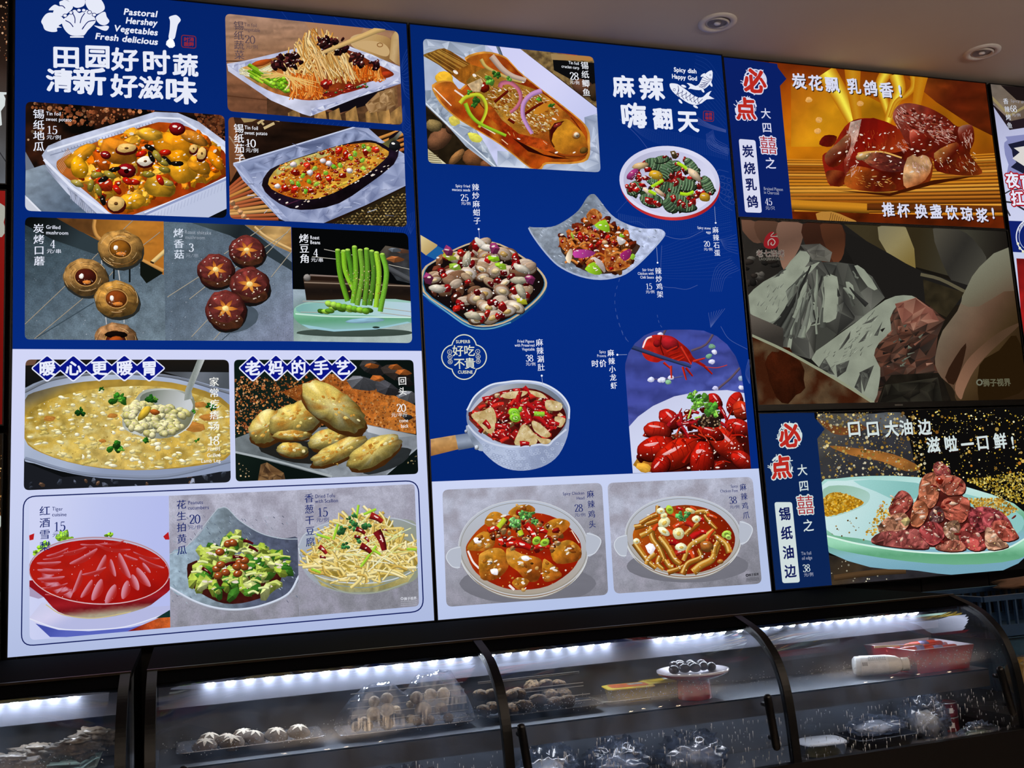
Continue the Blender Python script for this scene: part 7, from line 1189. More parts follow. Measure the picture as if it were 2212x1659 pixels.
slogan(list(zip('口口大', ((868, 215), (1023, 215), (1180, 215)))), 145); s.view(1850, 870, 3.858); slogan(list(zip('油边滋啦一口鲜！', ((415, 205), (567, 202), (640, 350), (787, 342), (925, 345), (1052, 330), (1197, 318), (1302, 330)))), 138); s.flush()
# --- next board, cut by the right edge of the picture
rt, s = board('menu_board', 2.653, 3.65, 1.328, 2.966, 'backlit menu board of grilled fish, cut off at the right of the row', 'menu board')
q = rect_px(2.653, 3.65, 1.328, 2.966); s.begin('backlit_panel'); s.fill(q, 'c4cce8', None); s.begin('dish_picture', 'printed picture of grilled fish in a square dish', q); s.view(1800, 100, 4.148); s.g = .05
s.fill([(1300, 300), (3600, 450), (3700, 1580), (1500, 1560)], lin(1500, 500, 1900, 1500, 'a8aac8', 'c4c8e8', 'ccd0ec'), 60)
s.fill([(1380, 330), (2400, 420), (2300, 620), (1590, 730), (1400, 470)], nz(lin(1400, 350, 1800, 700, '6a6058', '7c6c5c', '4c3c34'), .2, 60, 3), 40); s.line([(1400, 440), (1580, 620), (1720, 540)], 26, '94845c'); s.fill([(1400, 490), (1590, 670), (2300, 520), (2300, 640), (1580, 750)], '241a20', 60); s.fill([(1500, 350), (1720, 370), (2300, 430), (1740, 500), (1640, 480)], '1c1414', 60)
s.fill([(1530, 900), (1560, 840), (1720, 790), (3300, 800), (3300, 1500), (1720, 1290), (1570, 1060)], '8488b8', 60, 2); s.fill([(1600, 930), (1720, 840), (3200, 850), (3200, 1450), (1720, 1150), (1640, 1040)], '1a1c34', 60, 2); s.fill([(1670, 950), (1740, 890), (3100, 900), (3100, 1300), (1720, 1080)], 'd8d4d0', 60, 2)
for k in range(40): s.chunk(R.uniform(1900, 2900), R.uniform(950, 1200), R.uniform(50, 110), R.choice(['8c3414', 'b8641c', '5c1c0c', 'c88c3c', '6c8c2c']), 8, .6, hl=.5)
s.line([(1500, 1340), (1590, 1290), (1720, 1270)], 12, '2c2c34'); s.line([(1520, 1390), (1600, 1400), (1720, 1470)], 16, '26262e'); s.line([(1530, 1420), (1585, 1520)], 14, '34343c')
s.fill([(1480, 1560), (3800, 1640), (3800, 1960), (1555, 1840)], '10206c', None); s.ring(1760, 1700, 120, 150, 10, 'e0e4f4', .1, 40, 1.); s.ring(1760, 1700, 95, 122, 5, 'b8c0e0', .1, 40, 1.)
for (x, y) in ((1655, 1770), (1672, 1810), (1700, 1840)): s.blob(x, y, 12, 14, 0, 'c8c8b0', 0, 8, dk=1.)
htext(s, 'SUPERB', (1662, 1670), (1720, 1580), 40, 'e8ecf8', .02); big(s, '好', (1760, 1650), 80, 'e8ecf8', .01, 0); big(s, '吃', (1840, 1655), 80, 'e8ecf8', .01, 0)
s.fill([(1640, 1900), (3700, 2000), (3900, 3200), (1750, 3200)], nz(lin(1700, 1900, 2400, 2600, '7c1414', 'a81c1c', '5c0c0c'), .3, 80, 4), 60)
s.begin('caption'); vtext(s, '香辣烤鱼', (1545, 492), (1580, 708), 58, 'c8ccd8'); htext(s, 'Spicy grilled fish', (1590, 500), (1850, 512), 34, '9a98a4'); price(s, '68', (1590, 585), 58, 'd4d8e4'); htext(s, '元/例', (1600, 625), (1680, 628), 32, 'b0b0bc')
s.begin('slogan')
for dz, c in ((.12, 'a81424'), (.03, 'e4e8f8')):
    for ch, p_ in zip('夜宵扛把子', ((1605, 1200), (1730, 1215), (1650, 1360), (1780, 1370), (1910, 1380))): big(s, ch, p_, 145, c, dz, .012)
s.flush()
# --- three displays on the left, cut by the picture's edge
def leftdisp(z0, z1, label, paint):
    rt, s = board('menu_display', -1.42, -.404, z0, z1, label, 'menu board'); q = rect_px(-1.42, -.404, z0, z1)
    s.begin('backlit_panel'); s.fill(q, '14100e', None); s.begin('dish_picture', None, q); s.view(0, 0, 1); s.g = .08; paint(s, q); s.flush()
def lp1(s, q):
    s.fill([(-1100, -300), (40, -60), (40, 420), (-1100, 420)], nz(lin(0, 0, 0, 390, '1a100c', '2c1e18', '4a4644', '62666c'), .3, 60, 4), 24); s.dots([(-500, -60), (25, 0), (25, 130), (-500, 130)], 900, 1, 3, 'c07c50 8a4c2c e0b088', (.5, 1)); s.fill([(-700, 200), (-20, 198), (8, 205), (11, 222), (2, 240), (-60, 300), (-600, 320)], 'd4dcdc', None, 2); s.blob(-330, 230, 240, 60, 0, '7c3c28', .2, 20); s.line([(-40, 270), (20, 360)], 2, '2a2a2e')
def lp2(s, q):
    s.fill([(-1400, 350), (40, 350), (40, 960), (-1400, 960)], lin(0, 390, 0, 910, '8c1c18', '7c120e', '64100c'), 60); s.fill([(-600, 430), (-6, 435), (10, 445), (13, 460), (8, 480), (13, 500), (4, 512), (-600, 520)], 'a8a89c', None); s.blob(-420, 690, 260, 110, .05, nz('7a2c14', .4, 40, 3), .2, 30, dk=.5, g=.3); s.scatter(ell(-420, 680, 230, 90), 60, lambda x, y: s.chunk(x, y, R.uniform(20, 44), R.choice(['a8501c', 'c8843c', '5c1c10', '6c8c34']), 7, .7, hl=.5))
def lp3(s, q):
    s.fill([(-1100, 900), (40, 900), (40, 1500), (-1100, 1500)], nz(lin(0, 930, 0, 1420, '1a120c', '24180e', '2c2620', '3c4440'), .3, 60, 4), 24); s.dots([(-500, 930), (18, 930), (14, 1150), (-500, 1150)], 1400, 1, 3, 'c88c4c a0642c e0bc80', (.5, 1)); s.fill([(-700, 1120), (0, 1113), (8, 1122), (0, 1140), (-60, 1180), (-600, 1200)], 'c4ccc4', None); s.blob(-10, 1290, 16, 14, 0, 'c4ccc4', .1, 12, dk=.9); s.scatter(ell(-330, 1150, 220, 40), 50, lambda x, y: s.chunk(x, y-30, R.uniform(20, 40), R.choice(['8c4c34', '7c2c2c', 'a86c4c']), 7, .7, hl=.5))
leftdisp(2.450, 2.966, 'dark backlit menu display, topmost at the left edge beside the vegetable board', lp1)
leftdisp(1.862, 2.432, 'red backlit menu display with white brush mark at the left edge', lp2)
leftdisp(1.328, 1.838, 'dark gold-speckled backlit display, lowest at the left edge', lp3)
# ---------------------------------------------------------------- the room
def struct(name, V, F, m):
    o = mesh_obj(name, V, F, m); o['kind'] = 'structure'; return o
def sbox(name, x0, x1, y0, y1, z0, z1, m):
    V, F = [], []; box(V, F, x0, x1, y0, y1, z0, z1); return struct(name, V, F, m)
CEIL = mat('ceiling_paint', 'c6bcb2', .9, var=.04, scale=3, bump=.05)
WALLP = mat('dark_wall', '2a211b', .8, var=.2, scale=8)
wall = sbox('wall_back', -3.2, 5.2, .055, .2, 0, 3.0, mat('brown_grout', '3c2c1e', .8, var=.2))
sbox('ceiling', -3.2, 5.2, -6., .2, 2.985, 3.1, CEIL)
sbox('floor', -3.2, 5.2, -6., .2, -.1, 0, mat('floor_tile', 'a49a90', .4, var=.15, scale=4))
sbox('wall_left', -3.3, -3.2, -6., .2, 0, 3.0, WALLP); sbox('wall_right', 5.2, 5.3, -6., .2, 0, 3.0, WALLP); sbox('wall_front', -3.2, 5.2, -6.1, -6., 0, 3.0, WALLP)
TILE = mat('black_wall_tile', '0d0b0a', .3, var=.3, scale=20)
xs = [-1.22, -1.0, -.79, -.585, -.373, -.161, .051, .285, .515, .747, .959, 1.19, 1.42, 1.65, 1.9, 2.17, 2.431, 2.66, 2.9, 3.14]
tiles = {}
for a, b in zip(xs[:-1], xs[1:]):
    w_ = round(b-a-.005, 4)
    for z in (1.04, 1.0405+.29):
        if (w_, z) not in tiles:
            V, F = [], []; box(V, F, 0, w_, -.008, 0, 0, .285); V = [(x+(.0015 if x < w_/2 else -.0015 if 0 else 0)*0, y, zz) for x, y, zz in V]
            o = mesh_obj('tile', V, F, TILE, wall); tiles[(w_, z)] = o
        else:
            o = tiles[(w_, z)].copy(); COL.objects.link(o); o.parent = wall
        o.location = (a+.0025, .055, z)
# recessed downlights, switched off
def lathe(prof, n=32):
    V, F = [], []
    for r_, z in prof:
        for k in range(n): t = 2*math.pi*k/n; V.append((r_*math.cos(t), r_*math.sin(t), z))
    for i in range(len(prof)-1):
        for k in range(n): j = (k+1) % n; F.append((i*n+k, i*n+j, (i+1)*n+j, (i+1)*n+k))
    return V, F
def disc(r_, z, n=32): return [(r_*math.cos(2*math.pi*k/n), r_*math.sin(2*math.pi*k/n), z) for k in range(n)], [list(range(n))]
TRIM = mat('white_trim', 'd8d2cc', .45, var=.03); REFL = mat('lamp_reflector', '8c8a88', .5, .2, var=.2)
for x, y, lab in ((1.505, -.165, 'white recessed ceiling downlight above the spicy menu board, nearer of two'), (2.47, -.165, 'white recessed ceiling downlight above the roast pigeon display, farther of two')):
    d = empty('downlight', (x, y, 2.985), lab, 'ceiling light', 'recessed downlights')
    V, F = lathe([(.057, 0), (.056, -.004), (.045, -.006), (.037, -.003), (.036, .0)]); mesh_obj('trim_ring', V, F, TRIM, d, True)
    V, F = lathe([(.0355, -.001), (.033, -.006), (.030, -.004), (.028, -.001)]); o = mesh_obj('tilting_ring', V, F, TRIM, d, True); o.rotation_euler = (.12, .1, 0)
    V, F = lathe([(.029, -.0022), (.018, -.0012), (.008, -.0008)]); mesh_obj('reflector', V, F, REFL, d, True)
    V, F = lathe([(.010, -.001), (.011, -.004), (.008, -.007), (.0005, -.008)], 16); mesh_obj('bulb', V, F, mat('lamp_glass', 'e8eaf0', .1, var=.02), d, True)
# ---------------------------------------------------------------- chilled display cases
CASE = mat('case_black', '08080a', .3, var=.2, spec=.25); STEEL = mat('brushed_steel', '8e949e', .34, .9, bump=.12, scale=14, stretch=(1, 60, 60), var=.15); STEELD = mat('steel_dark', '5c626c', .5, .7, var=.2, scale=10)
RIMM = mat('bronze_rim', '2c2218', .35, .4, var=.2)
def glass_mat(name, haze=.02, tint='ffffff', rough=.02, refl=1.0):
    m = bpy.data.materials.new(name); m.use_nodes = True; nt = m.node_tree; nt.nodes.clear(); N = nt.nodes.new; L = nt.links.new
    out = N('ShaderNodeOutputMaterial'); tr = N('ShaderNodeBsdfTransparent'); gl = N('ShaderNodeBsdfGlossy'); fr = N('ShaderNodeLayerWeight'); mx = N('ShaderNodeMixShader'); df = N('ShaderNodeBsdfTranslucent'); m2 = N('ShaderNodeMixShader')
    tr.inputs[0].default_value = (*s2l(H(tint)), 1); gl.inputs['Roughness'].default_value = rough; fr.inputs[0].default_value = .5
    pw = N('ShaderNodeMath'); pw.operation = 'POWER'; pw.inputs[1].default_value = 5.; L(fr.outputs['Facing'], pw.inputs[0]); ml = N('ShaderNodeMath'); ml.operation = 'MULTIPLY_ADD'; ml.inputs[1].default_value = .9; ml.inputs[2].default_value = .03*refl; L(pw.outputs[0], ml.inputs[0])
    tc = N('ShaderNodeTexCoord'); nz_ = N('ShaderNodeTexNoise'); nz_.inputs['Scale'].default_value = 18; L(tc.outputs['Object'], nz_.inputs['Vector'])
    mr = N('ShaderNodeMapRange'); mr.inputs[1].default_value = .35; mr.inputs[2].default_value = .75; mr.inputs[3].default_value = haze*.3; mr.inputs[4].default_value = haze*2; L(nz_.outputs[0], mr.inputs[0])
    df.inputs[0].default_value = (.5, .62, .85, 1)
    L(mr.outputs[0], m2.inputs[0]); L(tr.outputs[0], m2.inputs[1]); L(df.outputs[0], m2.inputs[2])
    L(ml.outputs[0], mx.inputs[0]); L(m2.outputs[0], mx.inputs[1]); L(gl.outputs[0], mx.inputs[2]); L(mx.outputs[0], out.inputs[0]); return m
GLASS = glass_mat('case_glass', .034); FILM = glass_mat('cling_film', .05, 'f4f4f6', .12, 2.2); CLEARP = glass_mat('clear_plastic', .12, 'eef0f2', .15, 1.6)
PROF = [(-.500, 1.318), (-.530, 1.309), (-.569, 1.297), (-.602, 1.283), (-.628, 1.264), (-.650, 1.243), (-.667, 1.214), (-.680, 1.178), (-.688, 1.130), (-.692, 1.08), (-.695, 1.036)]
PROF = [tuple(v) for v in smooth_open(np.array(PROF), 4)]
def prof_strip(x0, x1, off, th, P=PROF):
    """solid band following the front profile between x0 and x1, from `off` outwards by th"""
    P = np.array(P); d = np.gradient(P, axis=0); d /= np.hypot(d[:, 0], d[:, 1])[:, None]; nn = np.stack([d[:, 1], -d[:, 0]], 1)
    A = P+nn*off; B = P+nn*(off+th); V, F = [], []; n = len(P)
    for x in (x0, x1):
        for Q_ in (A, B): V += [(x, a, b) for a, b in Q_]
    for i in range(n-1):
        F += [(n+i, n+i+1, 3*n+i+1, 3*n+i), (i, 2*n+i, 2*n+i+1, i+1), (i, i+1, n+i+1, n+i), (2*n+i, 3*n+i, 3*n+i+1, 2*n+i+1)]
    F += [(0, n, 3*n, 2*n), (n-1, 3*n-1, 4*n-1, 2*n-1)]
    return V, F
LEDM = mat('led_chip', 'e8f2ff', .4, emit=105.)
def tube(V, F, P, r_, n=8, r2=None):
    P = np.array(P, float); b = len(V)
    for i, p_ in enumerate(P):
        d = P[min(i+1, len(P)-1)]-P[max(i-1, 0)]; d /= np.linalg.norm(d); u = np.cross(d, [0, 0, 1] if abs(d[2]) < .9 else [1, 0, 0]); u /= np.linalg.norm(u); v = np.cross(d, u); rr = r_+(0 if r2 is None else (r2-r_)*i/(len(P)-1))
        for k in range(n): t = 2*math.pi*k/n; V.append(tuple(p_+u*rr*math.cos(t)+v*rr*math.sin(t)))
    for i in range(len(P)-1):
        for k in range(n): j = (k+1) % n; F.append((b+i*n+k, b+i*n+j, b+(i+1)*n+j, b+(i+1)*n+k))
    F.append(tuple(b+k for k in range(n))[::-1]); F.append(tuple(b+(len(P)-1)*n+k for k in range(n)))
def part(root, name, m, fn, smooth=False, label=None):
    V, F = [], []; r_ = fn(V, F)
    if r_ is not None and r_[0] is not None: V, F = r_
    return mesh_obj(name, V, F, m, root, smooth, label, off=root.location)
def led_strip(root, xa, xb, n):
    st = part(root, 'light_strip', TRIM, lambda V, F: box(V, F, xa-.012, xb+.012, -.479, -.461, 1.287, 1.296))
    me = None
    for i in range(n):
        x = xa+(xb-xa)*i/(n-1)
        if me is None:
            V = [(-.007, -.006, 0), (.007, -.006, 0), (.007, .004, -.004), (-.007, .004, -.004), (-.005, -.004, -.002), (.005, -.004, -.002), (.005, .002, -.006), (-.005, .002, -.006)]
            F = [(4, 5, 6, 7), (0, 1, 5, 4), (1, 2, 6, 5), (2, 3, 7, 6), (3, 0, 4, 7)]
            o = mesh_obj('led', V, [f[::-1] for f in F], LEDM, st); me = o.data
        else: o = bpy.data.objects.new('led', me); COL.objects.link(o); o.parent = st
        o.location = Vector((x, -.470, 1.2868))-root.location
def capsule(V, F, p0, p1, r_):
    p0 = np.array(p0); p1 = np.array(p1); d = (p1-p0)/np.linalg.norm(p1-p0); b = len(V); k = [(0, .25), (.15, .7), (.5, 1), (.5+1e-3, 1)]
    P = [p0-d*r_*.9, p0-d*r_*.6, p0, p1, p1+d*r_*.6, p1+d*r_*.9]; rs = [.35, .8, 1, 1, .8, .35]
    for p_, q_ in zip(P, rs):
        u = np.cross(d, [0, 1, 0]); u /= np.linalg.norm(u); v = np.cross(d, u)
        for j in range(10): t = 2*math.pi*j/10; V.append(tuple(p_+(u*math.cos(t)+v*math.sin(t))*r_*q_))
    for i in range(5):
        for j in range(10): jj = (j+1) % 10; F.append((b+i*10+j, b+i*10+jj, b+(i+1)*10+jj, b+(i+1)*10+j))
    F.append(tuple(range(b, b+10))[::-1]); F.append(tuple(range(b+50, b+60)))
def case(label, x0, x1, ribs, leds, handles, gap=.02, zt=1.325):
    root = empty('display_case', ((x0+x1)/2, -.35, 0.), label, 'display case')
    P_ = lambda n, m, f, sm=False, lb=None: part(root, n, m, f, sm, lb)
    P_('cabinet', CASE, lambda V, F: box(V, F, x0, x1, -.700, -.03, .04, .992)); P_('plinth', CASE, lambda V, F: box(V, F, x0+.03, x1-.03, -.66, -.05, 0, .04))
    P_('sill', CASE, lambda V, F: box(V, F, x0, x1, -.705, -.688, .992, 1.037))
    P_('deck', STEEL, lambda V, F: box(V, F, x0+.02, x1-.02, -.687, -.41, .9925, 1.0))
    P_('back_panel', STEELD, lambda V, F: box(V, F, x0, x1, -.405, -.39, .992, 1.312)); P_('rear_housing', CASE, lambda V, F: box(V, F, x0, x1, -.389, -.03, .992, 1.312))
    P_('top_plate', mat('matte_black', '030303', .85, var=.2, spec=.02), lambda V, F: box(V, F, x0, x1, -.500, -.03, 1.3125, zt)); P_('top_rail', CASE, lambda V, F: box(V, F, x0+.001, x1-.001, -.512, -.484, 1.291, 1.3122))
    P_('rim', RIMM, lambda V, F: box(V, F, x0, x1, -.507, -.5003, 1.316, zt+.001))
    P_('light_baffle', mat('baffle_white', '7c8090', .5, var=.15, scale=6), lambda V, F: box(V, F, x0+.02, x1-.02, -.4605, -.457, 1.243, 1.3122))
    P_('shelf', STEEL, lambda V, F: (box(V, F, x0+.02, x1-.02, -.612, -.407, 1.157, 1.160), box(V, F, x0+.02, x1-.02, -.612, -.608, 1.1570, 1.1595)))
    P_('shelf_front', mat('shelf_edge', '4a4e56', .5, .5, var=.2, scale=8), lambda V, F: box(V, F, x0+.02, x1-.02, -.6125, -.6082, 1.120, 1.1568))
    P_('under_shelf_fill', mat('fill_glow', 'f0f4ff', .4, emit=24.), lambda V, F: box(V, F, x0+.05, x1-.05, -.602, -.594, 1.150, 1.1565))  # hidden glowing bar, added to brighten the lower deck
    for x in ribs: P_('rib', mat('rib_black', '050506', .4, var=.2, spec=.2), lambda V, F: prof_strip(x-.009, x+.009, -.008, .016), False)
    for x in (x0, x1-.012):
        def side(V, F):
            pts = [(-.405, 1.0), (-.405, 1.312)]+PROF[::2]+[(-.690, 1.0)]; n = len(pts)
            for xx in (x+.004, x+.008): V.extend((xx, a, b) for a, b in pts)
            F.append(tuple(range(n))); F.append(tuple(range(n, 2*n))[::-1])
            for i in range(n): j = (i+1) % n; F.append((i, j, n+j, n+i))
        P_('side_glass', GLASS, side)
    eb = list(ribs)
    P_('glass_border', mat('matte_black', '030303'), lambda V, F: prof_strip(x0+.002, x1-.002, .0042, .0012, PROF[:8]))
    for a, b in zip(eb[:-1], eb[1:]):
        pa = P_('glass_door', GLASS, lambda V, F: prof_strip(a+.010, b-.010, 0., .004), True)
        Pn = np.array(PROF); n_ = int(640*(b-a)/.6)
        V, F = [], []
        for k in range(n_):
            t = R.random(); zc = 1.205+R.normal(0, .006)+.006*math.sin(k) if t < .45 else R.uniform(1.04, 1.135); yc = np.interp(-zc, -Pn[:, 1], Pn[:, 0])+.001; xc = R.uniform(a+.02, b-.02); r_ = R.uniform(.0005, .0013); el = 1. if t < .45 else R.uniform(1, 14); bb = len(V)
            V += [(xc-r_, yc, zc), (xc, yc+r_*.6, zc+r_), (xc+r_, yc, zc), (xc, yc+r_*.6, zc-r_*el), (xc, yc-r_, zc)]; F += [(bb, bb+1, bb+4), (bb+1, bb+2, bb+4), (bb+2, bb+3, bb+4), (bb+3, bb, bb+4)]
        o = mesh_obj('condensation', V, F, mat('water_drop', 'c8d0dc', .15, var=.05, spec=.9), pa, True, off=root.location); o['kind'] = 'stuff'
    for L_ in leds: led_strip(root, *L_)
    for (p0, p1) in handles: P_('handle', CASE, lambda V, F: (capsule(V, F, p0, p1, .0085), tube(V, F, [np.array(p0)+[0, .004, -.015], np.array(p0)+[0, .022, -.015]], .005), tube(V, F, [np.array(p1)+[0, .004, .015], np.array(p1)+[0, .022, .015]], .005)), True)
    return root
case('long black display case with three curved glass doors, under the two large boards', -.072, 1.812, (-.062, .58, 1.2, 1.802), ((.044, .57, 15), (.62, .889, 8), (1.019, 1.18, 6), (1.225, 1.719, 15)), (((-.007, -.716, 1.176), (-.004, -.716, 1.08)), ((.600, -.716, 1.178), (.612, -.716, 1.075)), ((1.134, -.716, 1.176), (1.144, -.716, 1.078)), ((1.731, -.716, 1.174), (1.750, -.716, 1.08))))
case('black display case holding oysters, cut off at the lower left', -.78, -.100, (-.77, -.110), ((-.70, -.205, 16),), (((-.16, -.716, 1.10), (-.16, -.716, 1.05)),))
# ---------------------------------------------------------------- goods
def rrect(w_, d, r_, n=5):
    P = []
    for cx, cy, a0 in ((w_/2-r_, d/2-r_, 0), (-w_/2+r_, d/2-r_, 90), (-w_/2+r_, -d/2+r_, 180), (w_/2-r_, -d/2+r_, 270)):
        for k in range(n+1): t = math.radians(a0+90*k/n); P.append((cx+r_*math.cos(t), cy+r_*math.sin(t)))
    return np.array(P)
def dish(w_, d, h, r_=.015, lip=.006, slope=.85, th=.0015):
    """open tray: outer wall, rim and inner floor"""
    V, F = [], []; n = None
    for sc_, z in ((slope, 0), (1, h), (1+2*lip/w_, h+.001), (1+2*lip/w_, h+.003), (1-2*th/w_, h+.002), (slope-2*th/w_, th)):
        P = rrect(w_*sc_, d*(sc_ if sc_ <= 1 else 1+2*lip/d), r_); n = len(P); V += [(a, b, z) for a, b in P]
    for i in range(5):
        for k in range(n): j = (k+1) % n; F.append((i*n+k, i*n+j, (i+1)*n+j, (i+1)*n+k))
    F.append(tuple(range(n))[::-1]); F.append(tuple(range(5*n, 6*n)))
    return V, F
def solid(name, VF, m, loc, label, cat, group=None, rz=0., smooth=True, rx=0., ry=0.):
    o = mesh_obj(name, VF[0], VF[1], m, None, smooth); o.location = loc; o.rotation_euler = (rx, ry, rz); tag(o, label, cat, group); return o
def bumpy(rx, ry, rz, amp=.1, sd=0, nu=18, nv=10, fq=3., flat=None):
    V, F = [], []
    for i in range(nv+1):
        ph = math.pi*i/nv
        for k in range(nu):
            t = 2*math.pi*k/nu; x, y, z = math.sin(ph)*math.cos(t), math.sin(ph)*math.sin(t), math.cos(ph)
            f = 1+amp*2*(float(fbm(np.array([x*fq+sd*1.7+5]), np.array([y*fq+z*fq*1.3+sd*.9+9]), sd)[0])-.5)
            zz = z*rz*f
            if flat is not None and zz < -flat*rz: zz = -flat*rz
            V.append((x*rx*f, y*ry*f, zz))
    for i in range(nv):
        for k in range(nu): j = (k+1) % nu; F.append((i*nu+k, (i+1)*nu+k, (i+1)*nu+j, i*nu+j))
    return V, F
SH = 1.1605
TRAYM = mat('steel_tray', 'a4a8b4', .22, .85, var=.1)
solid('serving_tray', dish(.262, .112, .014), TRAYM, (.116, -.505, SH), 'shallow steel tray of star-cut shiitake at the left of the shelf', 'tray', rz=.0)
# star-cut shiitake
capm = mat('shiitake_cap', '5e4e3e', .7, bump=.3, scale=120, var=.35); starm = mat('shiitake_flesh', 'd8cfc0', .8, var=.1); stemm = mat('mushroom_stem', 'b4a894', .8, var=.15)
def shiitake():
    d = empty('shiitake', (0, 0, 0)); V, F = lathe([(.0005, .017), (.009, .0165), (.017, .013), (.0225, .006), (.0235, .001), (.019, -.002), (.006, -.003)], 20)
    V = [(x*(1+.05*math.sin(5*math.atan2(y, x))), y, z) for x, y, z in V]; mesh_obj('cap', V, F, capm, d, True)
    V, F = [], []
    for k in range(6):
        t = k*math.pi/3+.2; c, q_ = math.cos(t), math.sin(t); b = len(V)
        for r_, w_, z in ((.0, .0016, .0178), (.009, .0034, .0174), (.018, .0006, .0134)): V += [(c*r_-q_*w_, q_*r_+c*w_, z), (c*r_+q_*w_, q_*r_-c*w_, z)]
        F += [(b, b+1, b+3, b+2), (b+2, b+3, b+5, b+4)]
    o = mesh_obj('star_cut', V, F, starm, d); V, F = lathe([(.006, -.002), (.005, -.0115), (.0005, -.0122)], 10); mesh_obj('stem', V, F, stemm, d, True); return d
p0 = shiitake(); first = True
SP = [((-.075, .028), 'back left corner of the tray'), ((-.012, .03), 'second from the left in the back row'), ((.005, -.002), 'in the middle beside the left cluster'), ((-.045, -.004), 'in the centre of the left cluster'), ((-.085, -.03), 'front left corner of the tray'), ((-.035, -.034), 'second from the left in the front row'), ((.048, .0), 'second from the right end'), ((.092, .006), 'at the right end of the row')]
for (dx, dy), lab in SP:
    o = p0 if first else copy_tree(p0); first = False; o.location = (.116+dx, -.505+dy, SH+.0138); o.rotation_euler = (.25+R.uniform(-.1, .1), R.uniform(-.1, .1), R.uniform(0, 1)); tag(o, 'brown shiitake with white star cut, '+lab, 'mushroom', 'star-cut shiitake on the tray')
# button mushrooms on skewers under film
solid('serving_tray', dish(.262, .10, .010), TRAYM, (.418, -.508, SH), 'steel tray under the film-wrapped button mushrooms', 'tray')
BM = mat('button_mushroom', '9a8668', .75, bump=.3, scale=2.2, var=.45)
c3 = lambda x, y: (660+x/5.267, 1350+y/5.267)
bmv = [bumpy(1, 1, .86, .08, k, 16, 9) for k in range(3)]; bms = [mesh_obj('button_mushroom', *v, BM, None, True) for v in bmv]; used = [False]*3
spots = [(575, 1155, 62, -.545), (700, 1150, 66, -.55), (925, 1120, 80, -.54), (665, 1085, 46, -.51), (770, 1010, 82, -.535), (930, 970, 86, -.53), (1035, 960, 46, -.49), (780, 872, 70, -.52), (925, 838, 72, -.515), (1195, 1070, 56, -.53), (1275, 1095, 58, -.55), (1405, 1085, 68, -.55), (1625, 1060, 66, -.54), (1190, 905, 48, -.5), (1340, 965, 98, -.53), (1540, 955, 80, -.53), (1262, 828, 80, -.52), (1420, 800, 82, -.51), (1570, 785, 80, -.51)]
ORD = ('first', 'second', 'third', 'fourth', 'fifth', 'sixth', 'seventh', 'eighth')
rows = ('left bunch', 'right bunch')
for i, (x, y, r_, Y) in enumerate(spots):
    k = i % 3
    if used[k]: o = bms[k].copy(); COL.objects.link(o)
    else: o = bms[k]; used[k] = True
    P = atY(*c3(x, y), Y); rr = r_/5.267*(Y+2.6)/F_PX*1.02; P[2] = max(P[2], SH+.003+rr*.8)
    o.location = P; o.scale = (rr, rr*.9, rr); o.rotation_euler = (R.uniform(-.4, .4), R.uniform(-.4, .4), R.uniform(0, 6)); lv = 'bottom' if y > 1040 else 'middle' if y > 885 else 'top'; kk = sorted(q_[0] for q_ in spots if (q_[0] > 1100) == (x > 1100) and ('bottom' if q_[1] > 1040 else 'middle' if q_[1] > 885 else 'top') == lv).index(x); tag(o, 'pale button mushroom in the film-wrapped %s, %s row, %s from the left' % (rows[x > 1100], lv, ORD[kk]), 'mushroom', 'button mushrooms under film')
SKM = mat('metal_skewer', 'b0b0b0', .3, .9, var=.1)
def skewer(x0, x1, Y, z, lab, grp):
    V, F = [], []; tube(V, F, [(-(x1-x0)/2, 0, 0), ((x1-x0)/2, 0, 0)], .0009, 6); o = mesh_obj('skewer', V, F, SKM); o.location = ((x0+x1)/2, Y, z); tag(o, lab, 'skewer', grp)
for k in range(6):
    z = SH+.018+.0125*k; skewer(.30+.012*R.random(), .545, -.548+.008*k, z, 'thin steel skewer running through the film-wrapped button mushrooms', 'skewers in the button mushrooms')
# film tent
V, F = [], []; nx, ny = 56, 20
for j in range(ny+1):
    for i in range(nx+1):
        u_, v_ = i/nx, j/ny; x = -.135+.27*u_; y = -.055+.11*v_
        h = .066+.024*u_-.030*math.exp(-((u_-.52)/.07)**2)+.010*float(fbm(np.array([u_*22+2]), np.array([v_*9]), 5)[0])
        e = min(1, 4.5*u_, 7*(1-u_), 4*v_, 4*(1-v_)); V.append((x+.001*R.uniform(-1, 1), y, .0165+h*e**.7+.0011*R.uniform(-1, 1)))
for j in range(ny):
    for i in range(nx): a = j*(nx+1)+i; F.append((a, a+1, a+nx+2, a+nx+1))
solid('cling_film', (V, F), FILM, (.418, -.508, SH), 'crinkled clear cling film tented over the button mushroom skewers', 'plastic film', smooth=False)
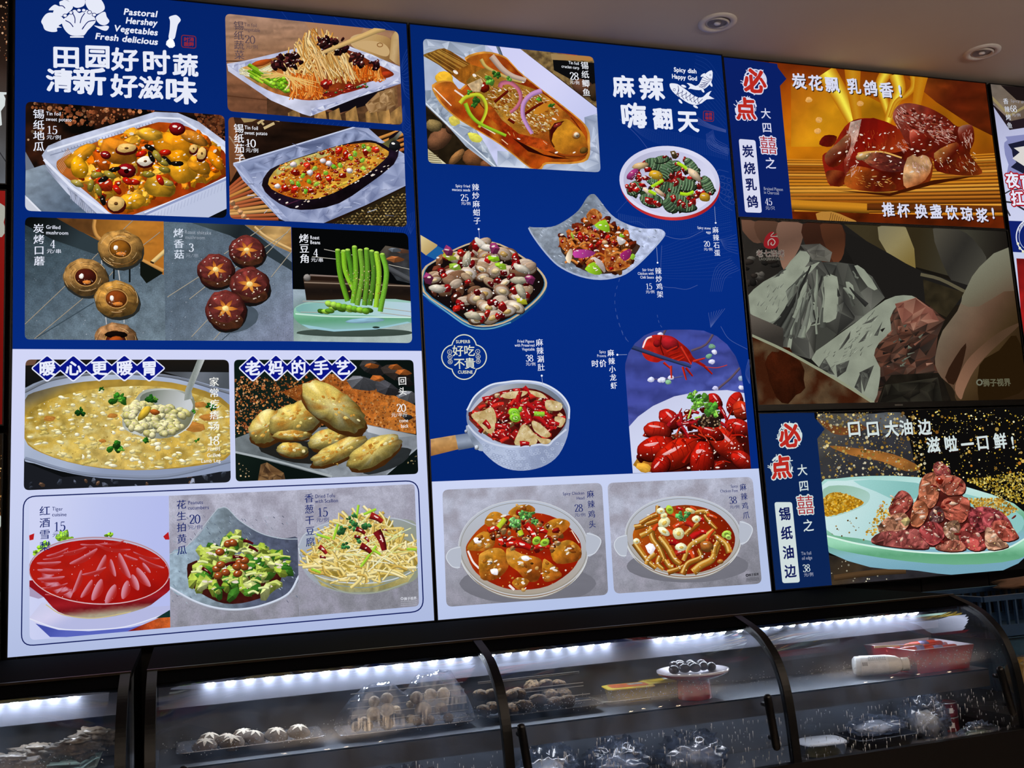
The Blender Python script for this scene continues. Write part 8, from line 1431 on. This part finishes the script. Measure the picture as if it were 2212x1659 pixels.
# dark cracked mushrooms on skewers
solid('serving_tray', dish(.25, .095, .012), mat('dark_tray', '3c4048', .3, .7, var=.1), (.706, -.513, SH), 'dark oval tray of cracked brown mushroom skewers in the middle', 'tray')
FT = mat('cracked_cap', '7c6442', .75, bump=1., scale=170, var=.6, col2='2c2014'); FU = mat('cap_underside', '2c2018', .7, var=.3)
def flower():
    d = empty('cracked_mushroom', (0, 0, 0)); V, F = bumpy(.0165, .0155, .010, .22, 4, 20, 8, 5., .1); mesh_obj('cap', V, F, FT, d, True)
    V, F = lathe([(.0155, 0), (.0148, -.008), (.009, -.013), (.0005, -.0135)], 16); mesh_obj('underside', V, F, FU, d, True); return d
f0 = flower(); first = True; c4 = lambda x, y: (980+x/4.893, 1320+y/4.893)
FS = [(285, 880, -.50), (395, 875, -.50), (600, 880, -.50), (690, 860, -.49), (825, 795, -.48), (960, 780, -.48), (1110, 775, -.48), (1010, 880, -.50), (1165, 875, -.50), (320, 1040, -.54), (420, 1010, -.535), (610, 1030, -.54), (745, 1000, -.54), (890, 940, -.53), (1060, 960, -.535), (1200, 945, -.53)]
for i, (x, y, Y) in enumerate(FS):
    o = f0 if i == 0 else copy_tree(f0); P = atY(*c4(x, y), Y); P[2] = max(P[2], SH+.0165); o.location = P; o.rotation_euler = (.35+R.uniform(-.2, .2), R.uniform(-.2, .2), R.uniform(0, 6)); o.scale = (.95+R.random()*.2,)*3
    rn = lambda v: 'back' if v > -.485 else 'middle' if v > -.52 else 'front'; kk = sorted(q_[0] for q_ in FS if rn(q_[2]) == rn(Y)).index(x); tag(o, 'cracked tan mushroom on the dark tray, %s row, %s from the left' % (rn(Y), ORD[kk]), 'mushroom', 'cracked mushrooms on the dark tray')
for Y, z in ((-.54, SH+.022), (-.535, SH+.033), (-.50, SH+.052), (-.50, SH+.045), (-.48, SH+.070), (-.48, SH+.073)): skewer(.585, .815, Y, z, 'thin steel skewer holding the cracked brown mushrooms', 'skewers in the cracked mushrooms')
# yellow tubs on a foil tray
solid('foil_tray', dish(.225, .085, .007), mat('foil', 'a8a8a0', .3, .9, bump=.6, scale=60, var=.2), (.965, -.475, SH), 'thin crumpled foil tray under the two yellow tubs', 'tray')
def tub(x, y, rz, top, lab, z0):
    d = empty('food_tub', (x, y, z0), lab, 'tub', None, rz); V, F = dish(.100, .062, .027, .012, .004, .86); mesh_obj('body', V, F, mat('yellow_plastic', 'b89c1c', .4, var=.1), d, True)
    V, F = [], []; n = 0
    for sc_, z in ((1.0, .0275), (.99, .0305), (.9, .0315)):
        P = rrect(.104*sc_, .066*sc_, .012); n = len(P); V += [(a, b, z) for a, b in P]
    for i in range(2):
        for k in range(n): j = (k+1) % n; F.append((i*n+k, i*n+j, (i+1)*n+j, (i+1)*n+k))
    F.append(tuple(range(2*n, 3*n))); mesh_obj('lid', V, F, mat('lid_gold', 'c8b440', .3, var=.1), d)
    V = [(a, b, .0318) for a, b in rrect(.086, .05, .01)]; pr = mesh_obj('label_print', V, [tuple(range(len(V)))], top, d)
    V = [(a*.5+.018, b*.5+.008, .0322) for a, b in rrect(.07, .036, .004)]; mesh_obj('photo_patch', V, [tuple(range(len(V)))], mat('lid_photo', '5c6860', .3, var=.6, scale=90, col2='c8c8c8'), d)
tub(.925, -.488, -.12, mat('lid_orange', 'c06030', .35, var=.3, scale=50), 'yellow plastic tub with an orange printed lid', SH+.0022); tub(1.022, -.468, -.1, mat('lid_yellow', 'a88c14', .35, var=.2, scale=50), 'yellow plastic tub with a plain yellow lid', SH+.0022)
# pedestal bowl with dark plums
d = empty('pedestal_bowl', (1.056, -.546, SH), 'red pedestal bowl with a wide white top holding dark plums', 'bowl')
V, F = lathe([(.036, 0), (.038, .003), (.036, .030), (.036, .040), (.058, .046), (.076, .054), (.078, .058)], 40); mesh_obj('red_shell', V, F, mat('red_lacquer', '8c1018', .25, var=.08), d, True)
V, F = lathe([(.0785, .0575), (.079, .061), (.074, .0615), (.060, .054), (.030, .050), (.0005, .049)], 40); mesh_obj('white_lining', V, F, mat('white_glaze', 'd4d0dc', .2, var=.03), d, True)
PL = mat('dark_plum', '2a1c22', .35, bump=.15, scale=70, var=.3)
pv = mesh_obj('plum', *bumpy(.0135, .0105, .0095, .06, 2, 16, 9), PL, None, True)
for i, (x, y) in enumerate(((-.045, 0), (-.03, -.022), (-.022, .016), (-.008, -.028), (0, .002), (.01, .03), (.018, -.018), (.03, .014), (.04, -.012), (.05, .008), (-.028, .034), (-.01, .042))):
    o = pv if i == 0 else pv.copy()
    if i: COL.objects.link(o)
    o.location = (1.056+x, -.546+y, SH+.0645+.004*(abs(x) < .035)-.003*(abs(x) > .045)); o.rotation_euler = (0, 0, R.uniform(0, 3)); tag(o, 'dark purple plum lying in the red pedestal bowl', 'plum', 'plums in the pedestal bowl')
# white bottle lying by the red tray
d = empty('bottle', (1.545, -.545, SH+.0235), 'white plastic bottle lying on its side before the red tray', 'bottle'); d.rotation_euler = (0, math.radians(90), math.radians(-26))
V, F = lathe([(.0005, -.062), (.018, -.062), (.023, -.057), (.0235, .02), (.021, .034), (.0155, .044), (.0135, .046)], 28); V = [(x*.95, y, z) for x, y, z in V]; mesh_obj('body', V, F, mat('white_pet', 'c4c6c6', .3, var=.05), d, True)
V, F = lathe([(.0145, .046), (.0152, .048), (.0152, .061), (.014, .063), (.0005, .063)], 28); mesh_obj('cap', V, F, mat('cap_white', 'c0beb8', .45, var=.05), d)
V, F = lathe([(.0242, -.048), (.0242, .014)], 28); V = [(x*.95, y, z) for x, y, z in V]; lb = mesh_obj('label', V, F, mat('bottle_label', 'd4d8dc', .3, var=.12, scale=70), d, True)
V, F = [], []
for k in range(4):
    for i in range(9):
        t = 3.5+k*.17; b = len(V)
        for tt, z in ((t, -.03+i*.0045), (t+.05, -.03+i*.0045), (t+.05, -.027+i*.0045), (t, -.027+i*.0045)): V.append((.0246*.95*math.cos(tt), .0246*math.sin(tt), z))
        F.append((b, b+1, b+2, b+3))
mesh_obj('print_lines', V, F, mat('label_ink', '2c4c50', .4, var=.1), d)
V, F = [], []
for i in range(7): b = len(V); t0 = 4.25; V += [(.0247*.95*math.cos(t0+.0), .0247*math.sin(t0), -.045+i*.0018), (.0247*.95*math.cos(t0+.35), .0247*math.sin(t0+.35), -.045+i*.0018), (.0247*.95*math.cos(t0+.35), .0247*math.sin(t0+.35), -.0441+i*.0018), (.0247*.95*math.cos(t0), .0247*math.sin(t0), -.0441+i*.0018)]; F.append((b, b+1, b+2, b+3))
mesh_obj('barcode', V, F, mat('barcode_ink', '1c2030', .5, var=.1), d)
# red and white tray of sausages
d = empty('deep_tray', (1.690, -.51, SH), 'deep red tray with white inside, holding wrapped sausages', 'tray', None, .0)
V, F = [], []; tx = [(-.085, -.085), (.085, -.085), (.098, .085), (-.098, .085)]
V += [(a*.86, b*.86, 0) for a, b in tx]+[(a, b, .055) for a, b in tx]+[(a*.965, b*.965, .0552) for a, b in tx]; F += [(3, 2, 1, 0)]
for k in range(4): j = (k+1) % 4; F += [(k, j, 4+j, 4+k)]
mesh_obj('outer_shell', V, F, mat('red_lacquer', '8c1018'), d)
V = [(a*.999, b*.999, .0551) for a, b in tx]+[(a*.97, b*.97, .0558) for a, b in tx]+[(a*.83, b*.83, .004) for a, b in tx]; F = [(8, 9, 10, 11)]
for k in range(4): j = (k+1) % 4; F += [(k, j, 4+j, 4+k), (4+k, 4+j, 8+j, 8+k)]
mesh_obj('white_inside', V, F, mat('white_glaze', 'd4d0dc'), d)
SA = mat('sausage_skin', 'b83820', .3, var=.2)
sa = []
for i, (x, y, z, l, a) in enumerate(((-.03, -.03, .050, .10, .1), (.01, .0, .052, .09, -.1), (-.04, .02, .048, .09, .25), (.03, .03, .050, .07, .05), (.02, -.035, .046, .09, -.15), (.06, .0, .044, .06, .5))):
    V, F = [], []; capsule(V, F, (-l/2, 0, 0), (l/2, 0, 0), .0078); o = mesh_obj('sausage', V, F, SA, None, True); o.location = (1.690+x, -.51+y, SH+z); o.rotation_euler = (0, 0, a); V, F = [], []; tube(V, F, [(-.012, 0, 0), (.012, 0, 0)], .0082, 10); mesh_obj('wrapper_band', V, F, mat('purple_band', '6c6890', .3, var=.1), o, True); tag(o, 'red wrapped sausage lying in the deep red tray', 'sausage', 'sausages in the red tray')
V, F = [], []; tube(V, F, [(-.06, 0, 0), (.06, 0, 0)], .0028, 6, .001); o = mesh_obj('wooden_stick', V, F, mat('stick_wood', 'c8a878', .7, var=.2)); o.location = (1.612, -.53, SH+.0600); o.rotation_euler = (0, .02, -.2); tag(o, 'thin wooden stick poking out of the red tray', 'stick')
# ---- lower deck
DK = 1.0005
BAGF = glass_mat('thin_bag_film', .34, 'e8eaee', .16, 3.)
def bag(name, loc, rx, ry, rz_, m, lab, sd, amp=.5):
    V, F = bumpy(rx, ry, rz_, amp*.8, sd, 44, 24, 7., .75); V = [(x+R.uniform(-.0012, .0012), y+R.uniform(-.0012, .0012), z+rz_*.75) for x, y, z in V]; o = solid(name, (V, F), BAGF, loc, lab, 'bag', smooth=True)
    V, F = bumpy(rx*.72, ry*.7, rz_*.62, .3, sd+50, 18, 10, 3., .7); V = [(x, y, z+rz_*.5) for x, y, z in V]; mesh_obj('contents', V, F, m, o, True); return o
d = empty('food_container', (1.365, -.545, DK), 'clear lidded container of pale yellow food on the lower deck', 'container', None, -.1)
V, F = dish(.10, .07, .030, .014, .003, .88); mesh_obj('box', V, F, CLEARP, d, True); V, F = bumpy(.042, .028, .024, .1, 3, 18, 8, 3., .05); V = [(x, y, z+.0045) for x, y, z in V]; mesh_obj('contents', V, F, mat('yellow_food', 'c8b878', .7, bump=.4, scale=100, var=.3), d, True)
V, F = lathe([(.001, .040), (.8, .038), (1., .0335), (1., .0335-.003)], 24); V = [((.054*x if abs(x) < .01 else .054*math.copysign(abs(x)**.6, x)), .038*math.copysign(abs(y)**.6, y), z) for x, y, z in V]; mesh_obj('lid', V, F, mat('milky_lid', 'b4bcc8', .35, var=.1), d, True)
BAGM = mat('milky_bag', 'b4b8c0', .3, bump=.5, scale=50, var=.2); d2 = mat('tan_bag', 'a89880', .35, bump=.5, scale=50, var=.35, col2='c8c8c8')
solid('dark_tray', dish(.16, .10, .024), mat('dark_tray', '3c4048'), (1.535, -.515, DK), 'dark box tray under the white wrapped parcel', 'tray')
bag('wrapped_parcel', (1.535, -.515, DK+.0273), .075, .05, .022, BAGM, 'white plastic wrapped parcel on the dark lower tray', 3, .35); bag('plastic_bag', (1.678, -.51, DK), .05, .055, .055, d2, 'big crumpled clear plastic bag of food under the red tray', 8, .6)
TIN = mat('red_tin', '5c1420', .3, .3, var=.1)
for k in range(2):
    t = empty('food_tin', (1.767, -.478, DK+.0345*k), ('lower', 'upper')[k]+' of two stacked dark red food tins', 'tin'); V, F = lathe([(.0005, 0), (.028, 0), (.0295, .0015), (.029, .003), (.029, .031), (.0295, .0325), (.028, .0338), (.027, .032), (.0005, .032)], 28); mesh_obj('can', V, F, TIN, t, True); V, F = lathe([(.0297, .0318), (.0302, .033), (.0285, .0342)], 28); mesh_obj('rim', V, F, STEEL, t, True); V, F = lathe([(.0293, .010), (.0293, .022)], 28); V = [v for v in V]; F = [f for f in F if f[0] % 28 in (19, 20)]; mesh_obj('paper_patch', V, F, mat('paper_patch', 'c8c0b8', .6, var=.1), t)
bag('paper_bag', (1.735, -.62, DK), .05, .03, .025, mat('green_bag', '5c7458', .6, bump=.4, scale=40, var=.4, col2='8c8878'), 'green and beige crumpled bag at the right end of the deck', 5, .5)
for i, (x, y, a, b, c, m, lab) in enumerate(((.72, -.50, .07, .05, .055, BAGM, 'milky plastic bag under the dark mushroom tray'), (.88, -.50, .07, .06, .05, mat('bluish_bag', '7c8698', .3, bump=.5, scale=50, var=.3), 'bluish clear bag under the yellow tubs'), (1.06, -.50, .08, .06, .045, mat('grey_bag', '8a8c94', .35, bump=.5, scale=50, var=.3), 'grey plastic bag under the pedestal bowl'), (.14, -.5, .08, .06, .045, mat('brown_bag', '8a6a4c', .5, bump=.4, scale=40, var=.3), 'brown bag under the star-cut shiitake'), (.42, -.5, .08, .06, .05, mat('orange_bag', '9c6a4c', .5, bump=.4, scale=40, var=.3), 'orange bag under the film-wrapped tray'))): bag('plastic_bag', (x, y, DK), a, b, c, m, lab, 11+i, .5)
V, F = [], []
for j in range(9):
    for i in range(4): V.append((-.011+.0073*i+.001*math.sin(j*1.7), .002*math.sin(j*1.1+i*2), -.0095*j+.004*math.sin(i*2.)*(j == 8)))
for j in range(8):
    for i in range(3): a = j*4+i; F.append((a, a+1, a+5, a+4))
o = solid('plastic_strip', (V, F), CLEARP, (.842, -.6135, 1.118), 'milky plastic strip hanging from the front of the shelf', 'strip', smooth=True); V2 = o.modifiers.new('t', 'SOLIDIFY'); V2.thickness = .0006
# oysters in the left case
solid('serving_tray', dish(.34, .17, .014), mat('green_tray', '8ca098', .3, .1, var=.1), (-.33, -.51, SH), 'pale green tray of oysters in the left case', 'tray')
OY = mat('oyster_shell', '6c6050', .65, bump=.9, scale=70, var=.6, col2='3c342c'); OY2 = mat('oyster_nacre', '7c7264', .35, var=.5, scale=60)
for i, (x, y, z, rx, ry, a, t) in enumerate(((-.165, -.470, .046, .042, .024, .1, .45), (-.195, -.532, .040, .046, .024, .1, .2), (-.262, -.480, .030, .048, .025, -.1, .25), (-.300, -.540, .026, .050, .026, .1, .2), (-.365, -.480, .030, .045, .026, .0, .2), (-.410, -.535, .034, .045, .026, -.1, .1))):
    V, F = bumpy(rx, ry, .017, .5, 20+i, 34, 18, 5.); o = solid('oyster', (V, F), OY, (x, y, SH+z), ('upright pale-lipped oyster at the right end of the tray', 'long oyster leaning before the upright one', 'oyster at the middle of the back row', 'oyster at the middle of the front row', 'oyster at the left of the back row', 'oyster at the left end of the front row')[i], 'oyster', 'oysters in the left case', a, True, t, .1); V, F = bumpy(rx*.5, ry*.5, .004, .5, 40+i, 20, 8, 4.); V = [(x_, y_-.002, z_+.0155) for x_, y_, z_ in V]; mesh_obj('pale_lip', V, F, OY2, o, True)
# ---- counter at the right with crates
ct = empty('counter', (2.55, -.3, 0), 'dark counter beyond the right end of the display case', 'counter'); part(ct, 'body', CASE, lambda V, F: box(V, F, 1.87, 3.3, -.58, -.02, 0, 1.02)); part(ct, 'worktop', mat('dark_top', '1c1a18', .4, var=.2), lambda V, F: box(V, F, 1.85, 3.32, -.60, -.02, 1.0205, 1.045))
d = empty('plastic_crate', (2.34, -.24, 1.1885), 'dark blue plastic crate on the tub beyond the case', 'crate'); BC = mat('blue_plastic', '1c3a5c', .45, var=.15)
def crate(V, F):
    for sx, sy, lx, ly in ((0, -.13, .32, .006), (0, .13, .32, .006), (-.32, 0, .006, .13), (.32, 0, .006, .13)):
        box(V, F, sx-lx, sx+lx, sy-ly, sy+ly, .094, .108); box(V, F, sx-lx, sx+lx, sy-ly, sy+ly, 0, .03)
        n = 22 if lx > .1 else 12
        for k in range(n): u_ = -1+2*(k+.5)/n; box(V, F, sx+(u_*lx if lx > .1 else -lx*.6), sx+(u_*lx+.006 if lx > .1 else lx*.6), sy+(u_*ly if ly > .1 else -ly*.6), sy+(u_*ly+.006 if ly > .1 else ly*.6), .03, .094)
    box(V, F, -.32, .32, -.13, .13, 0, .004)
V, F = [], []; crate(V, F); mesh_obj('basket', V, F, BC, d)
solid('storage_tub', dish(.62, .27, .138, .03, .012, .92), mat('blue_tub', '24445c', .4, var=.2), (2.34, -.24, 1.0458), 'wide blue-grey plastic tub under the blue crate', 'tub', smooth=False)
solid('folded_cloth', bumpy(.20, .10, .02, .3, 6, 24, 10, 3., .6), mat('brown_cloth', '7c5c44', .9, bump=.3, scale=40, var=.2), (2.40, -.24, 1.3085), 'brown folded cloth lying on the blue crate', 'cloth')
mo = solid('melon', bumpy(.055, .05, .052, .06, 9, 24, 14), mat('yellow_rind', '8a6c20', .4, bump=.1, scale=30, var=.3), (2.03, -.475, 1.0995), 'yellow melon wrapped in film at the far right', 'fruit')
mesh_obj('film_wrap', *bumpy(.058, .053, .054, .16, 19, 24, 14, 6.), FILM, mo)
bpy.data.objects.remove(_to)
